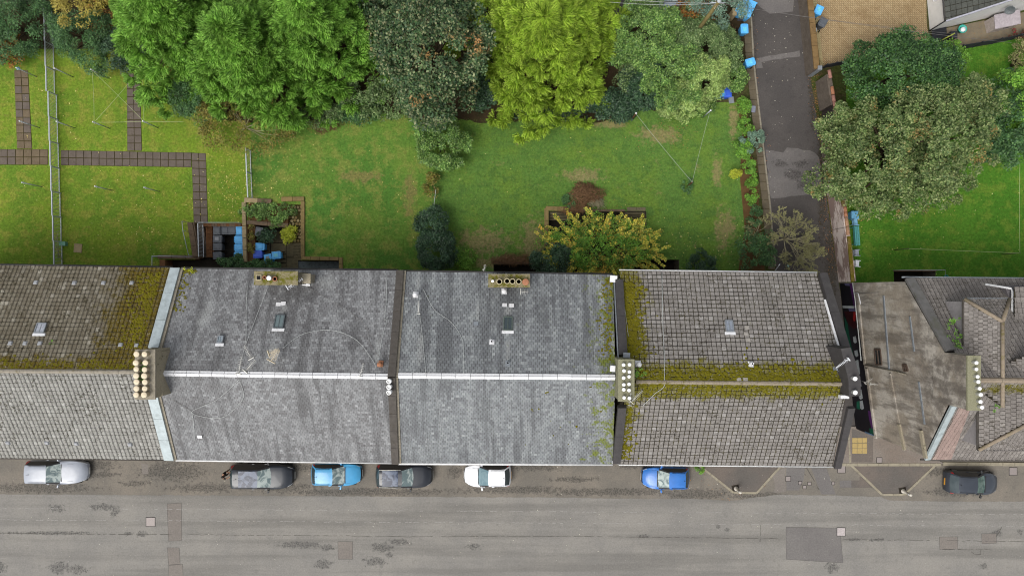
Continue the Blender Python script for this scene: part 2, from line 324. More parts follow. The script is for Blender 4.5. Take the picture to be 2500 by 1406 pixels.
def m_coping(name, c1, c2, c3):
    n = NT(name); col = n.mix(n.rng(n.noise(1.7, 6, .7), .35, .65), c1, c2); col = n.mix(n.rng(n.noise(6, 6, .8), .56, .66), col, c3); n.bump(n.noise(20, 5, .7), .5, .02); return n.done(col, .95, .1)
M_copyel = m_coping('yellow_sandstone_coping', C(160, 138, 92), C(140, 122, 84), C(92, 86, 52)); M_copgrey = m_coping('weathered_coping', C(132, 112, 92), C(112, 96, 80), C(84, 74, 60))
M_coppale = m_coping('pale_coping', C(182, 164, 128), C(168, 150, 114), C(110, 98, 70)); M_brick = m_coping('brown_brick', C(136, 96, 66), C(116, 82, 58), C(82, 64, 48))
M_slab = m_coping('concrete_slab', C(118, 108, 98), C(108, 98, 90), C(96, 86, 76)); M_slab2 = m_coping('mossy_concrete_slab', C(126, 112, 92), C(114, 100, 82), C(98, 92, 58)); M_slaby = m_coping('yard_flagstone', C(128, 118, 92), C(112, 106, 84), C(72, 68, 48))
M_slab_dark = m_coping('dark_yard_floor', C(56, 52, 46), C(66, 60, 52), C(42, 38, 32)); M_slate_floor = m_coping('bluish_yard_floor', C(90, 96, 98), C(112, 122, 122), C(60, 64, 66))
M_lanepave = m_coping('lane_flagstone', C(116, 106, 88), C(104, 95, 80), C(92, 84, 58)); M_kerb = m_coping('kerb_stone', C(160, 152, 136), C(146, 138, 122), C(120, 112, 92))
M_crazy = m_coping('crazy_paving', C(188, 172, 128), C(172, 156, 116), C(132, 122, 78)); M_joint = m_soil('mossy_soil_joint', C(84, 76, 44), C(70, 64, 36), C(106, 98, 52))
M_tactile = m_coping('buff_tactile_slab', C(196, 172, 116), C(182, 160, 108), C(160, 140, 98)); M_yelkerb = m_coping('pale_kerb_stone', C(172, 164, 144), C(158, 150, 132), C(136, 128, 110))
M_galv = simple('galvanised_steel', C(196, 202, 208), .5, .4, .1, .1, 8); M_wire = simple('grey_wire', C(205, 208, 205), .5, .4); M_darkwire = simple('dark_cable', C(120, 116, 112), .6, .3)
M_alu = simple('aluminium', C(222, 220, 212), .4, .5, .3, .1); M_rust = simple('rusty_iron', C(120, 72, 48), .9, .2)
M_wood = m_coping('weathered_wood', C(140, 128, 84), C(126, 114, 74), C(104, 94, 60)); M_fence = simple('black_fence_paint', C(52, 54, 60), .75, .25, 0, .15, 3); M_bark = m_coping('bark', C(96, 84, 66), C(78, 68, 54), C(60, 54, 42)); M_twig = simple('pale_twig', C(176, 168, 136), .9, .1)
M_browntwig = simple('dead_bramble', C(146, 114, 84), .9, .1, 0, .3); M_glass = NT('window_glass').done(C(120, 138, 140, .5), .08, .6); M_glassd = NT('dark_glass').done(C(70, 84, 88, .5), .06, .6)
def m_gable():
    n = NT('stained_gable_render'); x, y, z = n.xyz(); v = n.mapping((1, 1.3, .22)); f = n.noise(.9, 7, .7, v); g = n.noise(.35, 5, .7); h = n.noise(7, 6, .75)
    col = n.mix(n.rng(g, .42, .58), C(190, 183, 172, .72), C(158, 148, 134, .72)); col = n.mix(n.math('MULTIPLY', n.rng(f, .46, .6), .7), col, C(112, 105, 97, .72))
    top = n.rng(n.math('ADD', z, n.math('MULTIPLY', n.math('SUBTRACT', n.noise(.5, 6, .7), .5), 4.)), 7.0, 11.0, 0, .85); col = n.mix(n.math('MULTIPLY', top, n.rng(n.noise(1.2, 7, .75), .4, .6, .1, 1)), col, C(110, 103, 96, .72))
    col = n.val(col, n.rng(h, .25, .75, .84, 1.14)); n.bump(h, .3, .02); return n.done(col, .95, .1)
M_gable = m_gable()
def m_pavers():
    n = NT('block_paving'); b = n.n.new('ShaderNodeTexBrick'); b.offset = .5; b.inputs['Scale'].default_value = 1; b.inputs['Mortar Size'].default_value = .012
    b.inputs['Brick Width'].default_value = .2; b.inputs['Row Height'].default_value = .1; b.inputs['Color1'].default_value = C(200, 176, 136); b.inputs['Color2'].default_value = C(180, 154, 116); b.inputs['Mortar'].default_value = C(100, 82, 54)
    n.l(n.mapping((1, 1, 1), (0, 0, R(45))), b.inputs[0]); col = n.mix(n.math('MULTIPLY', n.rng(n.noise(.5, 7, .7), .48, .7), .5), b.outputs[0], C(136, 110, 76)); col = n.val(col, n.rng(n.noise(12, 4), .2, .8, .85, 1.15))
    return n.done(col, .9, .15)
M_pavers = m_pavers()
# ------------------------------------------------------------------ ground, pits, lawns, lane, road
def rect(px0, py0, px1, py1):
    a, b = U(px0, py0), U(px1, py1); return (a.x, b.y, b.x, a.y)       # x0,y0,x1,y1
PITS = [(rect(477, 545, 703, 676), -1.05), (rect(703, 592, 735, 676), -1.05), (rect(703, 500, 735, 592), -.35), (rect(405, 634, 477, 676), -1.05), (rect(735, 636, 828, 676), -.9),
        (rect(1340, 516, 1578, 676), -1.05), (rect(1205, 645, 1340, 676), -1.9), (rect(1578, 634, 1658, 676), -1.7), (rect(2182, 662, 2284, 690), -1.7)]
def pit_at(x, y):
    for (a, b, c, d), z in PITS:
        if a < x < c and b < y < d: return z
    return None
def sheet(name, bounds, z, mat, sub=0):
    "flat sheet with the sunken yards cut out"
    x0, y0, x1, y1 = bounds
    xs = sorted({x0, x1} | {v for (a, b, c, d), _ in PITS for v in (a, c) if x0 < v < x1}); ys = sorted({y0, y1} | {v for (a, b, c, d), _ in PITS for v in (b, d) if y0 < v < y1})
    mb = MB()
    for i in range(len(xs) - 1):
        for j in range(len(ys) - 1):
            if pit_at((xs[i] + xs[i + 1]) / 2, (ys[j] + ys[j + 1]) / 2) is None:
                mb.add([(xs[i], ys[j], z), (xs[i + 1], ys[j], z), (xs[i + 1], ys[j + 1], z), (xs[i], ys[j + 1], z)], [(0, 1, 2, 3)])
    return struct(mb.build(name, mat))
sheet('ground', (-400, -400, 400, 400), 0, MG_earth)
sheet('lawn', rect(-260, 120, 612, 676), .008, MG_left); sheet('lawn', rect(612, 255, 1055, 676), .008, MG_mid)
sheet('lawn', rect(1055, 250, 1822, 676), .008, MG_right); sheet('lawn', rect(2066, 96, 2760, 690), .008, MG_far)
sheet('planting_bed', rect(-260, -300, 1818, 128), .004, M_soil); 
mb = MB()
poly = [(1800, 255), (1822, 250), (1832, 360), (1850, 470), (1868, 676), (1800, 676), (1818, 560), (1806, 430), (1812, 330)]; p3 = [U(*p) for p in poly]; mb.add([(p.x, p.y, .014) for p in p3], [tuple(range(len(p3)))[::-1]]); struct(mb.build('planting_bed', M_litter))
_bp = wob([(430, 120), (425, 240), (520, 290), (600, 300), (760, 296), (830, 272), (1000, 278), (1060, 304), (1130, 292), (1180, 302), (1300, 292), (1420, 308), (1520, 286), (1560, 262), (1640, 276), (1700, 262), (1760, 232), (1818, 228), (1818, 100)], 10, 4, 12)
mb = MB(); q_ = [U(*p) for p in _bp]; mb.add([(p.x, p.y, .012) for p in q_], [tuple(range(len(q_)))]); struct(mb.build('planting_bed', M_soil))
# sunken yard floors and retaining faces
pm = MB(); xs = sorted({v for (a, b, c, d), _ in PITS for v in (a, c)}); ys = sorted({v for (a, b, c, d), _ in PITS for v in (b, d)})
yardmb = [MB(), MB(), MB()]
def cell(i, j):
    if i < 0 or j < 0 or i >= len(xs) - 1 or j >= len(ys) - 1: return None
    return pit_at((xs[i] + xs[i + 1]) / 2, (ys[j] + ys[j + 1]) / 2)
for i in range(len(xs) - 1):
    for j in range(len(ys) - 1):
        z = cell(i, j)
        if z is None: continue
        k = 0 if xs[i] < -12 else (1 if xs[i] < 15 else 2)
        A, B_, C_, D_ = xs[i], ys[j], xs[i + 1], ys[j + 1]
        yardmb[k].add([(A, B_, z), (C_, B_, z), (C_, D_, z), (A, D_, z)], [(0, 1, 2, 3)], 0)
        for di, dj, e in ((-1, 0, ((A, D_), (A, B_))), (1, 0, ((C_, B_), (C_, D_))), (0, -1, ((A, B_), (C_, B_))), (0, 1, ((C_, D_), (A, D_)))):
            zn = cell(i + di, j + dj); zn = 0. if zn is None else zn
            if zn > z + .01: yardmb[k].add([(e[0][0], e[0][1], z), (e[1][0], e[1][1], z), (e[1][0], e[1][1], zn), (e[0][0], e[0][1], zn)], [(3, 2, 1, 0)], 1)
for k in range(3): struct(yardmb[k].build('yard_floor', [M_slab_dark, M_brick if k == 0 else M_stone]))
def flat(name, pts, z, mat, par=None, thick=0):
    mb = MB(); q = [U(*p) for p in pts]
    if thick: mb.prism([(p.x, p.y) for p in q], z - thick, z)
    else:
        a = sum(q[i].x * q[(i + 1) % len(q)].y - q[(i + 1) % len(q)].x * q[i].y for i in range(len(q)))
        mb.add([(p.x, p.y, z) for p in q], [tuple(range(len(q))) if a > 0 else tuple(range(len(q)))[::-1]])
    return mb.build(name, mat, par)
# ---- street
EDGE = [(-400, 1204), (0, 1206), (600, 1209), (1000, 1212), (1400, 1214), (1550, 1217), (1700, 1217), (1762, 1221), (1800, 1220), (1848, 1212), (1900, 1207), (2050, 1209), (2150, 1212), (2172, 1221), (2300, 1223), (2900, 1225)]
park = struct(flat('pavement', [(-400, 1030), (2900, 1030), (2900, 1300), (-400, 1300)], .010, MA_park))
road = struct(flat('road', wob(EDGE, 9, .9) + [(2900, 2600), (-400, 2600)], .016, MA_road))
M_seam = simple('seam_sealant', C(92, 88, 84), .9)
for pts, m in (([(408, 1229), (443, 1227), (444, 1318), (412, 1320)], MA_patch_red), ([(409, 1336), (438, 1336), (440, 1376), (412, 1378)], MA_patch_red), ([(412, 1379), (446, 1376), (448, 1420), (413, 1420)], MA_patch_red),
               ([(825, 1321), (861, 1321), (861, 1364), (826, 1364)], MA_patch_red), ([(1919, 1286), (2050, 1288), (2058, 1373), (1919, 1364)], MA_patch), ([(2293, 1310), (2337, 1309), (2338, 1339), (2294, 1340)], MA_patch_red), ([(2396, 1302), (2432, 1301), (2432, 1325), (2397, 1326)], MA_patch_red)):
    flat('repair_patch', wob(pts + [pts[0]], 12, .5, len(pts))[:-1], .021, m, road)
    q = [U(*p) for p in pts]; mb = MB()
    for a, b in zip(q, q[1:] + q[:1]): mb.beam((a.x, a.y, .0215), (b.x, b.y, .0215), .022, .004)
    mb.build('patch_seam', M_seam, road)
M_manhole = simple('worn_iron_cover', C(162, 152, 148), .6, .4, .2, .1, 20)
def cover(par, px, py, s, z, m=None, rz=0):
    c = U(px, py); mb = MB(); k = s * H / F; mb.box((c.x, c.y, z), (k, k, .012), rz); o = mb.build('manhole_cover', m or M_manhole, par); mb = MB(); mb.box((c.x, c.y, z - .004), (k + .07, k + .07, .008), rz); mb.build('cover_rim', M_black, o); return o
cover(road, 368, 1273, 21, .026); cover(road, 2053, 1297, 19, .030, simple('pale_cover', C(192, 182, 180), .6)); 
def crack(par, pts, w=.03, seed=0, z=.0225):
    mb = MB(); q = [U(*p) for p in wob(pts, 7, .8, seed)]; r = random.Random(seed)
    for a, b in zip(q[:-1], q[1:]):
        if r.random() < .85: mb.beam((a.x, a.y, z), (b.x, b.y, z), w * r.uniform(.5, 1.4), .003)
    return mb.build('crack', simple('crack_fill', C(88, 84, 78), .95) if 'crack_fill' not in bpy.data.materials else bpy.data.materials['crack_fill'], par)
crack(road, [(-60, 1300), (260, 1303), (420, 1304)], .035, 1); crack(road, [(444, 1304), (760, 1306), (1000, 1309), (1400, 1308), (1900, 1314)], .022, 2); crack(road, [(2060, 1316), (2290, 1318), (2560, 1322)], .022, 3)
crack(road, [(1857, 1281), (1855, 1322)], .04, 4); crack(road, [(2300, 1340), (2360, 1341), (2430, 1338)], .03, 5); crack(road, [(2370, 1345), (2378, 1352), (2394, 1352), (2394, 1342)], .03, 6); crack(road, [(2432, 1310), (2445, 1286)], .06, 7)
crack(park, [(1885, 1140), (1970, 1142), (2000, 1195)], .05, 8, .0125); crack(park, [(1951, 1140), (1968, 1160)], .04, 9, .0125)
for k, ya in enumerate((1240, 1268)): # faint worn kerbside lines
    mb = MB(); r = random.Random(k)
    for x in range(-100, 2600, 9):
        if r.random() < .55: a, b = U(x, ya + x * .006 + r.uniform(-1, 1)), U(x + 8, ya + x * .006 + r.uniform(-1, 1)); mb.beam((a.x, a.y, .0205), (b.x, b.y, .0205), .035, .003)
    mb.build('worn_line', simple('worn_line_paint', C(166, 163, 158), .9), road)
# patches on the parking strip beside the build-outs
for pts, m in (([(1885, 1160), (1900, 1148), (1917, 1140), (1918, 1200), (1890, 1202), (1892, 1180)], MA_patch_red), ([(1919, 1140), (1965, 1141), (1962, 1170), (1950, 1196), (1920, 1196)], MA_patch), ([(1980, 1141), (2018, 1142), (2040, 1206), (2005, 1206)], MA_patch), ([(2098, 1163), (2140, 1163), (2142, 1190), (2050, 1190), (2050, 1172), (2098, 1172)], MA_islandpave)):
    flat('repair_patch', pts, .0145, m, park)
flat('repair_patch', [(2050, 1172), (2078, 1172), (2078, 1189), (2050, 1189)], .0165, MA_patch, park); flat('repair_patch', [(345, 1130), (362, 1133), (362, 1156), (348, 1157)], .0145, MA_patch_red, park)
cover(park, 2054, 1144, 18, .022, M_manhole); cover(park, 2473, 1150, 18, .022, M_manhole); cover(park, 1953, 1178, 7, .018); cover(park, 1964, 1188, 7, .018); cover(park, 1976, 1180, 7, .018); cover(park, 2034, 1179, 6, .018); cover(park, 1924, 1168, 11, .018)
def kerbline(par, pts, w, z0, z1, mat, step=30, name='kerb_stone'):
    for a, b in zip(pts[:-1], pts[1:]):
        n = max(1, round(math.hypot(b[0] - a[0], b[1] - a[1]) / step)); A, B_ = U(*a), U(*b); d = (B_ - A).normalized()
        for i in range(n):
            p, q = lerp(A, B_, i / n) + d * .012, lerp(A, B_, (i + 1) / n) - d * .012; mb = MB(); h = z1 + random.uniform(-.008, .008)
            mb.beam((p.x, p.y, (z0 + h) / 2), (q.x, q.y, (z0 + h) / 2), w * random.uniform(.93, 1.05), h - z0); mb.build(name, mat, par)
for pts in ([(1698, 1128), (1790, 1201), (1846, 1202), (1912, 1128)], [(2074, 1132), (2152, 1206), (2206, 1206), (2286, 1130)]):
    o = struct(flat('pavement', pts, .10, MA_islandpave, None, .10)); kerbline(o, pts, .16, 0, .125, M_yelkerb, 26)
front = struct(flat('forecourt', [(1990, 1040), (2115, 1040), (2300, 1128), (2300, 1131), (1990, 1131)], .10, MA_court, None, .10))
kerbline(front, [(2040, 1133), (2295, 1133)], .22, 0, .125, M_yelkerb, 26); kerbline(park, [(2300, 1131), (2620, 1133)], .26, 0, .13, M_yelkerb, 29)
kerbline(front, [(2070, 1056), (2074, 1128)], .12, .09, .125, M_yelkerb, 18); cover(front, 2145, 1122, 12, .106)
flat('paving_panel', [(2078, 1046), (2110, 1052), (2130, 1060), (2130, 1127), (2078, 1127)], .105, MA_islandpave, front)
for i in range(3):
    for j in range(3):
        x, y = 2079 + i * 12.3, 1068 + j * 13; flat('tactile_slab', [(x, y), (x + 11.3, y), (x + 11.3, y + 12), (x, y + 12)], .118, M_tactile, front, .02)
# ---- lane between the buildings
LW = [(1822, -200), (1830, 0), (1840, 150), (1852, 260), (1866, 380), (1880, 500), (1893, 640), (1908, 800), (1950, 1040)]
LE = [(1935, -200), (1955, 0), (1972, 150), (1990, 260), (2006, 380), (2020, 500), (2040, 640), (2052, 720), (2089, 1045)]
lane = struct(flat('lane', LW + LE[::-1], .012, MA_lane))
flat('concrete_strip', wob([(1847, 143), (1952, 125), (1953, 138), (1858, 152), (1862, 165), (1846, 168), (1847, 143)], 14, 1.2, 3)[:-1], .018, MA_lane2, lane)
flat('repair_patch', wob([(1870, 368), (1910, 372), (1920, 362), (1975, 366), (2000, 384), (2005, 470), (1955, 478), (1880, 486), (1870, 368)], 12, 2.2, 4)[:-1], .018, MA_lane2, lane)
flat('repair_patch', wob([(1832, -200), (1922, -200), (1940, 0), (1935, 30), (1880, 34), (1834, 0), (1832, -200)], 20, 2, 6)[:-1], .018, MA_lane2, lane)
lp = struct(flat('pavement', [(1806, -200), (1813, 0), (1820, 60), (1830, 180), (1838, 260), (1852, 380), (1866, 500), (1880, 660), (1893, 660)] + LW[::-1][2:], .06, M_joint, None, .06))
def side(l, y):
    for a, b in zip(l[:-1], l[1:]):
        if a[1] <= y <= b[1]: return a[0] + (b[0] - a[0]) * (y - a[1]) / (b[1] - a[1])
y = -60
while y < 655:
    h = random.uniform(19, 24); xa, xb = side(LW, y), side(LW, y + h)
    flat('paving_slab', [(xa - 19.5, y + .5), (xa - 3, y + .5), (xb - 3, y + h - .5), (xb - 19.5, y + h - .5)], .085 + random.uniform(-.008, .008), M_lanepave, lp, .03); y += h
kerbline(lp, [(1828, -40), (1839, 150), (1851, 260), (1865, 380), (1879, 500), (1892, 650)], .12, 0, .105, M_kerb, 26)
# ---- garden paths of concrete slabs
def path(label_mat, grid_pts, nc, nr, skip=()):
    "grid_pts: four pixel corners a b c d (a-b across, a-d along)"
    o = struct(flat('garden_path', grid_pts, .016, M_joint)); a, b, c, d = [Vector((p[0], p[1], 0)) for p in grid_pts]
    for i in range(nc):
        for j in range(nr):
            def pt(u, v): q = lerp(lerp(a, b, u), lerp(d, c, u), v); return (q.x, q.y)
            g, h2 = .022 / nc * 2, .022 / nr * 6; u0, u1, v0, v1 = i / nc + g, (i + 1) / nc - g, j / nr + .05 / nr, (j + 1) / nr - .05 / nr
            flat('paving_slab', [pt(u0, v0), pt(u1, v0), pt(u1, v1), pt(u0, v1)], .042 + random.uniform(-.006, .006), random.choice(label_mat), o, .03)
    return o
path([M_slab2, M_slab], [(35, 172), (69, 172), (79, 364), (42, 364)], 2, 10); path([M_slab2, M_slab2, M_slab], [(-120, 365), (118, 365), (118, 403), (-120, 403)], 12, 2)
path([M_slab], [(149, 367), (468, 373), (468, 409), (149, 404)], 17, 2); path([M_slab], [(310, 180), (342, 180), (347, 369), (311, 369)], 2, 10); path([M_slab], [(468, 373), (503, 375), (508, 545), (473, 545)], 2, 9)
# ---- driveway of block paving behind the lane wall
drive = struct(flat('driveway', [(1975, -200), (2258, -200), (2262, 60), (2268, 92), (2118, 144), (2003, 164), (1986, 40)], .02, M_pavers))
y = -30
while y < 160:
    xa = 1981 + (y + 30) * .108; flat('edging_block', [(xa, y), (xa + 8, y), (xa + 8.4, y + 5.2), (xa + .6, y + 5.2)], .045, M_crazy, drive, .03); y += 6
# ------------------------------------------------------------------ tiled and slated slopes
def slope_tiles(parent, E0, E1, R1, R0, tw, th, gap, lift, mat, deck, offset=.5, style='flat', n_single=0, name='roof_tiles', single='roof_tile', jit=.006, keep=None, deckdrop=.02, rowgap=0.):
    "tiles over the quad eave-left, eave-right, ridge-right, ridge-left"
    E0, E1, R0, R1 = map(Vector, (E0, E1, R0, R1)); ex = (E1 - E0).normalized(); nrm = ex.cross(((R0 + R1) - (E0 + E1)).normalized()).normalized()
    if nrm.z < 0: nrm = -nrm
    up = nrm.cross(ex)
    if up.z < 0: up = -up
    O = E0; Ls = min((R0 - E0).dot(up), (R1 - E0).dot(up)); n = max(1, round(Ls / th)); rh = Ls / n
    def edge(P, Q, v): t = v / max(1e-6, (Q - P).dot(up)); return lerp(P, Q, t).__sub__(O).dot(ex)
    V, Fq, singles, parts = [], [], [], []
    for r in range(n):
        v0, v1 = r * rh, (r + 1) * rh; xl = max(edge(E0, R0, v0), edge(E0, R0, v1)) ; xr = min(edge(E1, R1, v0), edge(E1, R1, v1)); xl0, xr0 = xl, xr
        k0 = math.floor(xl / tw) - 1; sh = offset * tw * (r % 2) + 0
        for k in range(k0, int(xr / tw) + 2):
            a, b = max(k * tw + sh, xl0), min((k + 1) * tw + sh, xr0)
            if b - a < tw * .18: continue
            if keep and not keep(O + ex * (a + b) / 2 + up * (v0 + v1) / 2): continue
            singles.append((v0, a, b, b - a > tw * .99))
    order = sorted(range(len(singles)), key=lambda i: -singles[i][0]) if n_single else []
    pick = set([i for i in order if singles[i][3]][:n_single])
    def geom(a, b, v0, jv, jl):
        l0, l1 = lift * (1 + jl), lift * .12; a, b = a + gap * tw / 2, b - gap * tw / 2; y0, y1 = v0 + gap * rh * .6 + jv, v0 + rh * (1.02 - rowgap)
        if style == 'roll':
            w = b - a; cs = [(0, 0), (.5, 0), (.62, .7), (.82, .7), (.94, 0.05), (1, 0)]; hh = .035
        elif style == 'dish': cs = [(0, 0), (.12, .35), (.88, .35), (1, 0)]; hh = .03; w = b - a
        else: cs = [(0, 0), (1, 0)]; hh = 0; w = b - a
        vs = [(a + w * c, y0, l0 + hh * h) for c, h in cs] + [(a + w * c, y1, l1 + hh * h) for c, h in cs] + [(a, y0, -.004), (b, y0, -.004)]
        m = len(cs); fs = [(i, i + 1, m + i + 1, m + i) for i in range(m - 1)] + [(2 * m,) + (2 * m + 1,) + tuple(range(m - 1, -1, -1)), (2 * m, 0, m), (2 * m + 1, 2 * m - 1, m - 1)]
        return vs, fs
    vs_all, fs_all = [], []
    B3 = Matrix((ex, up, nrm)).transposed()
    for i, (v0, a, b, full) in enumerate(singles):
        if i in pick: continue
        vs, fs = geom(a, b, v0, random.uniform(-jit, jit), random.uniform(-.25, .35)); o = len(vs_all); vs_all += vs; fs_all += [tuple(q + o for q in f) for f in fs]
    arr = np.array(vs_all) @ np.array(B3.transposed()) + np.array(O)
    me = bpy.data.meshes.new(name); me.from_pydata(arr.tolist(), [], fs_all); me.materials.append(mat); me.update(); ob = bpy.data.objects.new(name, me); COL.objects.link(ob); ob.parent = parent; ob['kind'] = 'stuff'
    if pick:
        vs, fs = geom(0, tw, 0, 0, 0); sm = bpy.data.meshes.new(single); sm.from_pydata(vs, [], fs); sm.materials.append(mat)
        for i in pick:
            v0, a, b, _ = singles[i]; p = O + ex * a + up * (v0 + random.uniform(-jit, jit)); share(single, sm, parent, M=Matrix.Translation(p) @ B3.to_4x4())
    if deck:
        d = MB(); q = [p - nrm * deckdrop for p in (E0, E1, R1, R0)]; d.add(q, [(0, 1, 2, 3)] if (q[1] - q[0]).cross(q[3] - q[0]).z > 0 else [(3, 2, 1, 0)]); d.build('roof_deck', deck, parent)
    return ob
ZE, ZR = 8.8, 12.0
def ridge_caps(parent, a, b, w, h, n, mat, name='ridge_cap', gap=.01, rnd=True):
    a, b = Vector(a), Vector(b); d = (b - a) / n; L = d.length; dn = d.normalized(); prof = [(-w, -.10), (-w * .6, h * .55), (0, h), (w * .6, h * .55), (w, -.10)] if rnd else [(-w, -w * .42), (-w * .15, .0), (-w * .12, h), (w * .12, h), (w * .15, 0), (w, -w * .42)]
    mb = MB(); m = len(prof); vs = [(0 if k == 0 else L - gap, y, z) for k in (0, 1) for y, z in prof]; mb.add(vs, [(i, i + 1, m + i + 1, m + i) for i in range(m - 1)] + [tuple(range(m))[::-1], tuple(range(m, 2 * m))]); o = mb.build(name, mat, parent); me = o.data
    rz = math.atan2(dn.y, dn.x); ry = -math.asin(dn.z)
    for i in range(n):
        if i: o = share(name, me, parent)
        o.location = a + d * i + Vector((0, 0, random.uniform(-.008, .008))); o.rotation_euler = (0, ry, rz + random.uniform(-.006, .006))
def house_walls(parent, N0, N1, S0, S1, r0, r1, mat, inset=.25, zb=-1.95):
    "closed shell under a pitched roof: north and south eaves, ridge ends"
    N0, N1, S0, S1, r0, r1 = map(Vector, (N0, N1, S0, S1, r0, r1)); n0, n1 = N0 + Vector((0, -inset, -.12)), N1 + Vector((0, -inset, -.12)); s0, s1 = S0 + Vector((0, inset, -.12)), S1 + Vector((0, inset, -.12)); k0, k1 = r0 + Vector((0, 0, -.25)), r1 + Vector((0, 0, -.25))
    g = lambda p: Vector((p.x, p.y, zb)); mb = MB(); vs = [g(n0), g(n1), g(s1), g(s0), n0, n1, s1, s0, k0, k1]
    mb.add(vs, [(1, 0, 4, 5), (3, 2, 6, 7), (0, 3, 7, 8, 4), (2, 1, 5, 9, 6)]); return mb.build('wall', mat, parent)
def gutter(parent, a, b, mat, r=.07, dz=-.05):
    mb = MB(); a, b = Vector(a), Vector(b); mb.tube([a + Vector((0, 0, dz)), b + Vector((0, 0, dz))], r, 6); return mb.build('gutter', mat, parent)
def coping(parent, pts, w, h, mat, step=1.4, name='coping_stone', gap=.008):
    for a, b in zip(pts[:-1], pts[1:]):
        a, b = Vector(a), Vector(b); n = max(1, round((b - a).length / step)); d = (b - a).normalized()
        for i in range(n):
            mb = MB(); mb.beam(lerp(a, b, i / n) + d * gap, lerp(a, b, (i + 1) / n) - d * gap, w, h); mb.build(name, mat, parent)
def pot(parent, c, r, h, mat, kind='cap', n=14):
    mb = MB(); h *= random.uniform(.82, 1.18); r *= random.uniform(.93, 1.07); c = (c[0] + random.uniform(-.02, .02), c[1] + random.uniform(-.02, .02), c[2])
    if kind == 'cap': mb.lathe(c, [(r * .9, 0), (r * .86, h * .75), (r * 1.0, h * .78), (r * 1.0, h * .97), (r * .93, h)], n)
    else: mb.lathe(c, [(r * 1.02, 0), (r * .95, h * .7), (r * 1.05, h * .75), (r * 1.05, h), (r * .78, h), (r * .74, h - .25)], n)
    o = mb.build('chimney_pot', mat, parent)
    if kind == 'open': m2 = MB(); m2.lathe((c[0], c[1], c[2] + h - .26), [(r * .73, 0), (r * .73, .01)], n); m2.build('flue', M_black, o)
    return o
def U2(px, py, z): return U(px, py, z)
# ---- A: tenement with grey concrete tiles, west end
A = thing('tenement', 'terraced tenement with mossy grey concrete tile roof at the left edge', 'building', U(150, 900))
A.location = (0, 0, 0)
aN0, aN1, aR0, aR1, aS0, aS1 = U(-330, 643, ZE), U(420, 654, ZE), U(-330, 903, ZR), U(352, 908, ZR), U(-330, 1114, ZE), U(404, 1121, ZE)
house_walls(A, aN0, aN1, aS0, aS1, aR0, aR1, M_stone)
slope_tiles(A, aS0, aS1, aR1, aR0, .27, .285, .12, .03, M_tileA, M_deck, 0, 'roll', 150, rowgap=.10); slope_tiles(A, aN0, aN1, aR1, aR0, .27, .285, .10, .03, M_tileA_n, M_deck, 0, 'roll', 150, rowgap=.10)
ridge_caps(A, aR0 + Vector((0, 0, .02)), aR1 + Vector((0, 0, .02)), .15, .12, 34, simple('grey_ridge_tile', C(168, 160, 146), .9, .1, 0, .15, 6, dirt=C(120, 110, 70)), 'ridge_tile')
gutter(A, aN0 + Vector((0, .05, -.03)), aN1 + Vector((0, .05, -.03)), M_gutter_b); gutter(A, aS0 - Vector((0, .04, .03)), aS1 - Vector((0, .04, .03)), M_brcop)
# party parapet A|B and its chimney
cn0, cn1 = U(431, 655, ZE), U(416, 1121, ZE); crd = Vector((-21.85, aR1.y, ZR))
coping(A, [cn0 + Vector((0, 0, .14)), lerp(cn0, crd, .78) + Vector((0, 0, .14))], .62, .16, M_zinc, 1.6, 'zinc_coping'); coping(A, [cn1 + Vector((0, 0, .14)), lerp(cn1, crd, .74) + Vector((0, 0, .14))], .62, .16, M_zinc, 1.6, 'zinc_coping')
coping(A, [cn0 + Vector((.40, 0, .03)), crd + Vector((.40, 0, .03))], .16, .14, M_cement, 2.2, 'mortar_fillet'); coping(A, [cn1 + Vector((.38, 0, .03)), crd + Vector((.38, 0, .03))], .16, .14, M_cement, 2.2, 'mortar_fillet')
ZT = 13.1
def stack(parent, px0, py0, px1, py1, zt, zb, mat, capmat, grow=.06, cap=.12):
    a, b = U(px0, py0, zt), U(px1, py1, zt); cx, cy = (a.x + b.x) / 2, (a.y + b.y) / 2; sx, sy = abs(b.x - a.x), abs(b.y - a.y); mb = MB(); mb.box((cx, cy, (zt - cap + zb) / 2), (sx - grow * 2, sy - grow * 2, zt - cap - zb)); o = mb.build('chimney', mat, parent)
    mb = MB(); mb.box((cx, cy, zt - cap / 2), (sx, sy, cap)); mb.build('chimney_cap', capmat, o); return o
ch = stack(A, 329, 853, 379, 975, ZT, 9.4, M_chimA, M_cement)
for yy in (864.5, 885, 901, 916.5, 932, 947.5, 962.5):
    for xx in (337.5, 357.5): pot(ch, U(xx + 3, yy - 1, ZT), .165, .36, M_pot)
mb = MB(); mb.prism([(p.x, p.y) for p in (U(376, 858, 12.3), U(396, 858, 12.3), U(392, 912, 12.3), U(398, 966, 12.3), U(376, 968, 12.3))], 9.5, 12.35); mb.build('chimney_shoulder', M_chimA, ch)
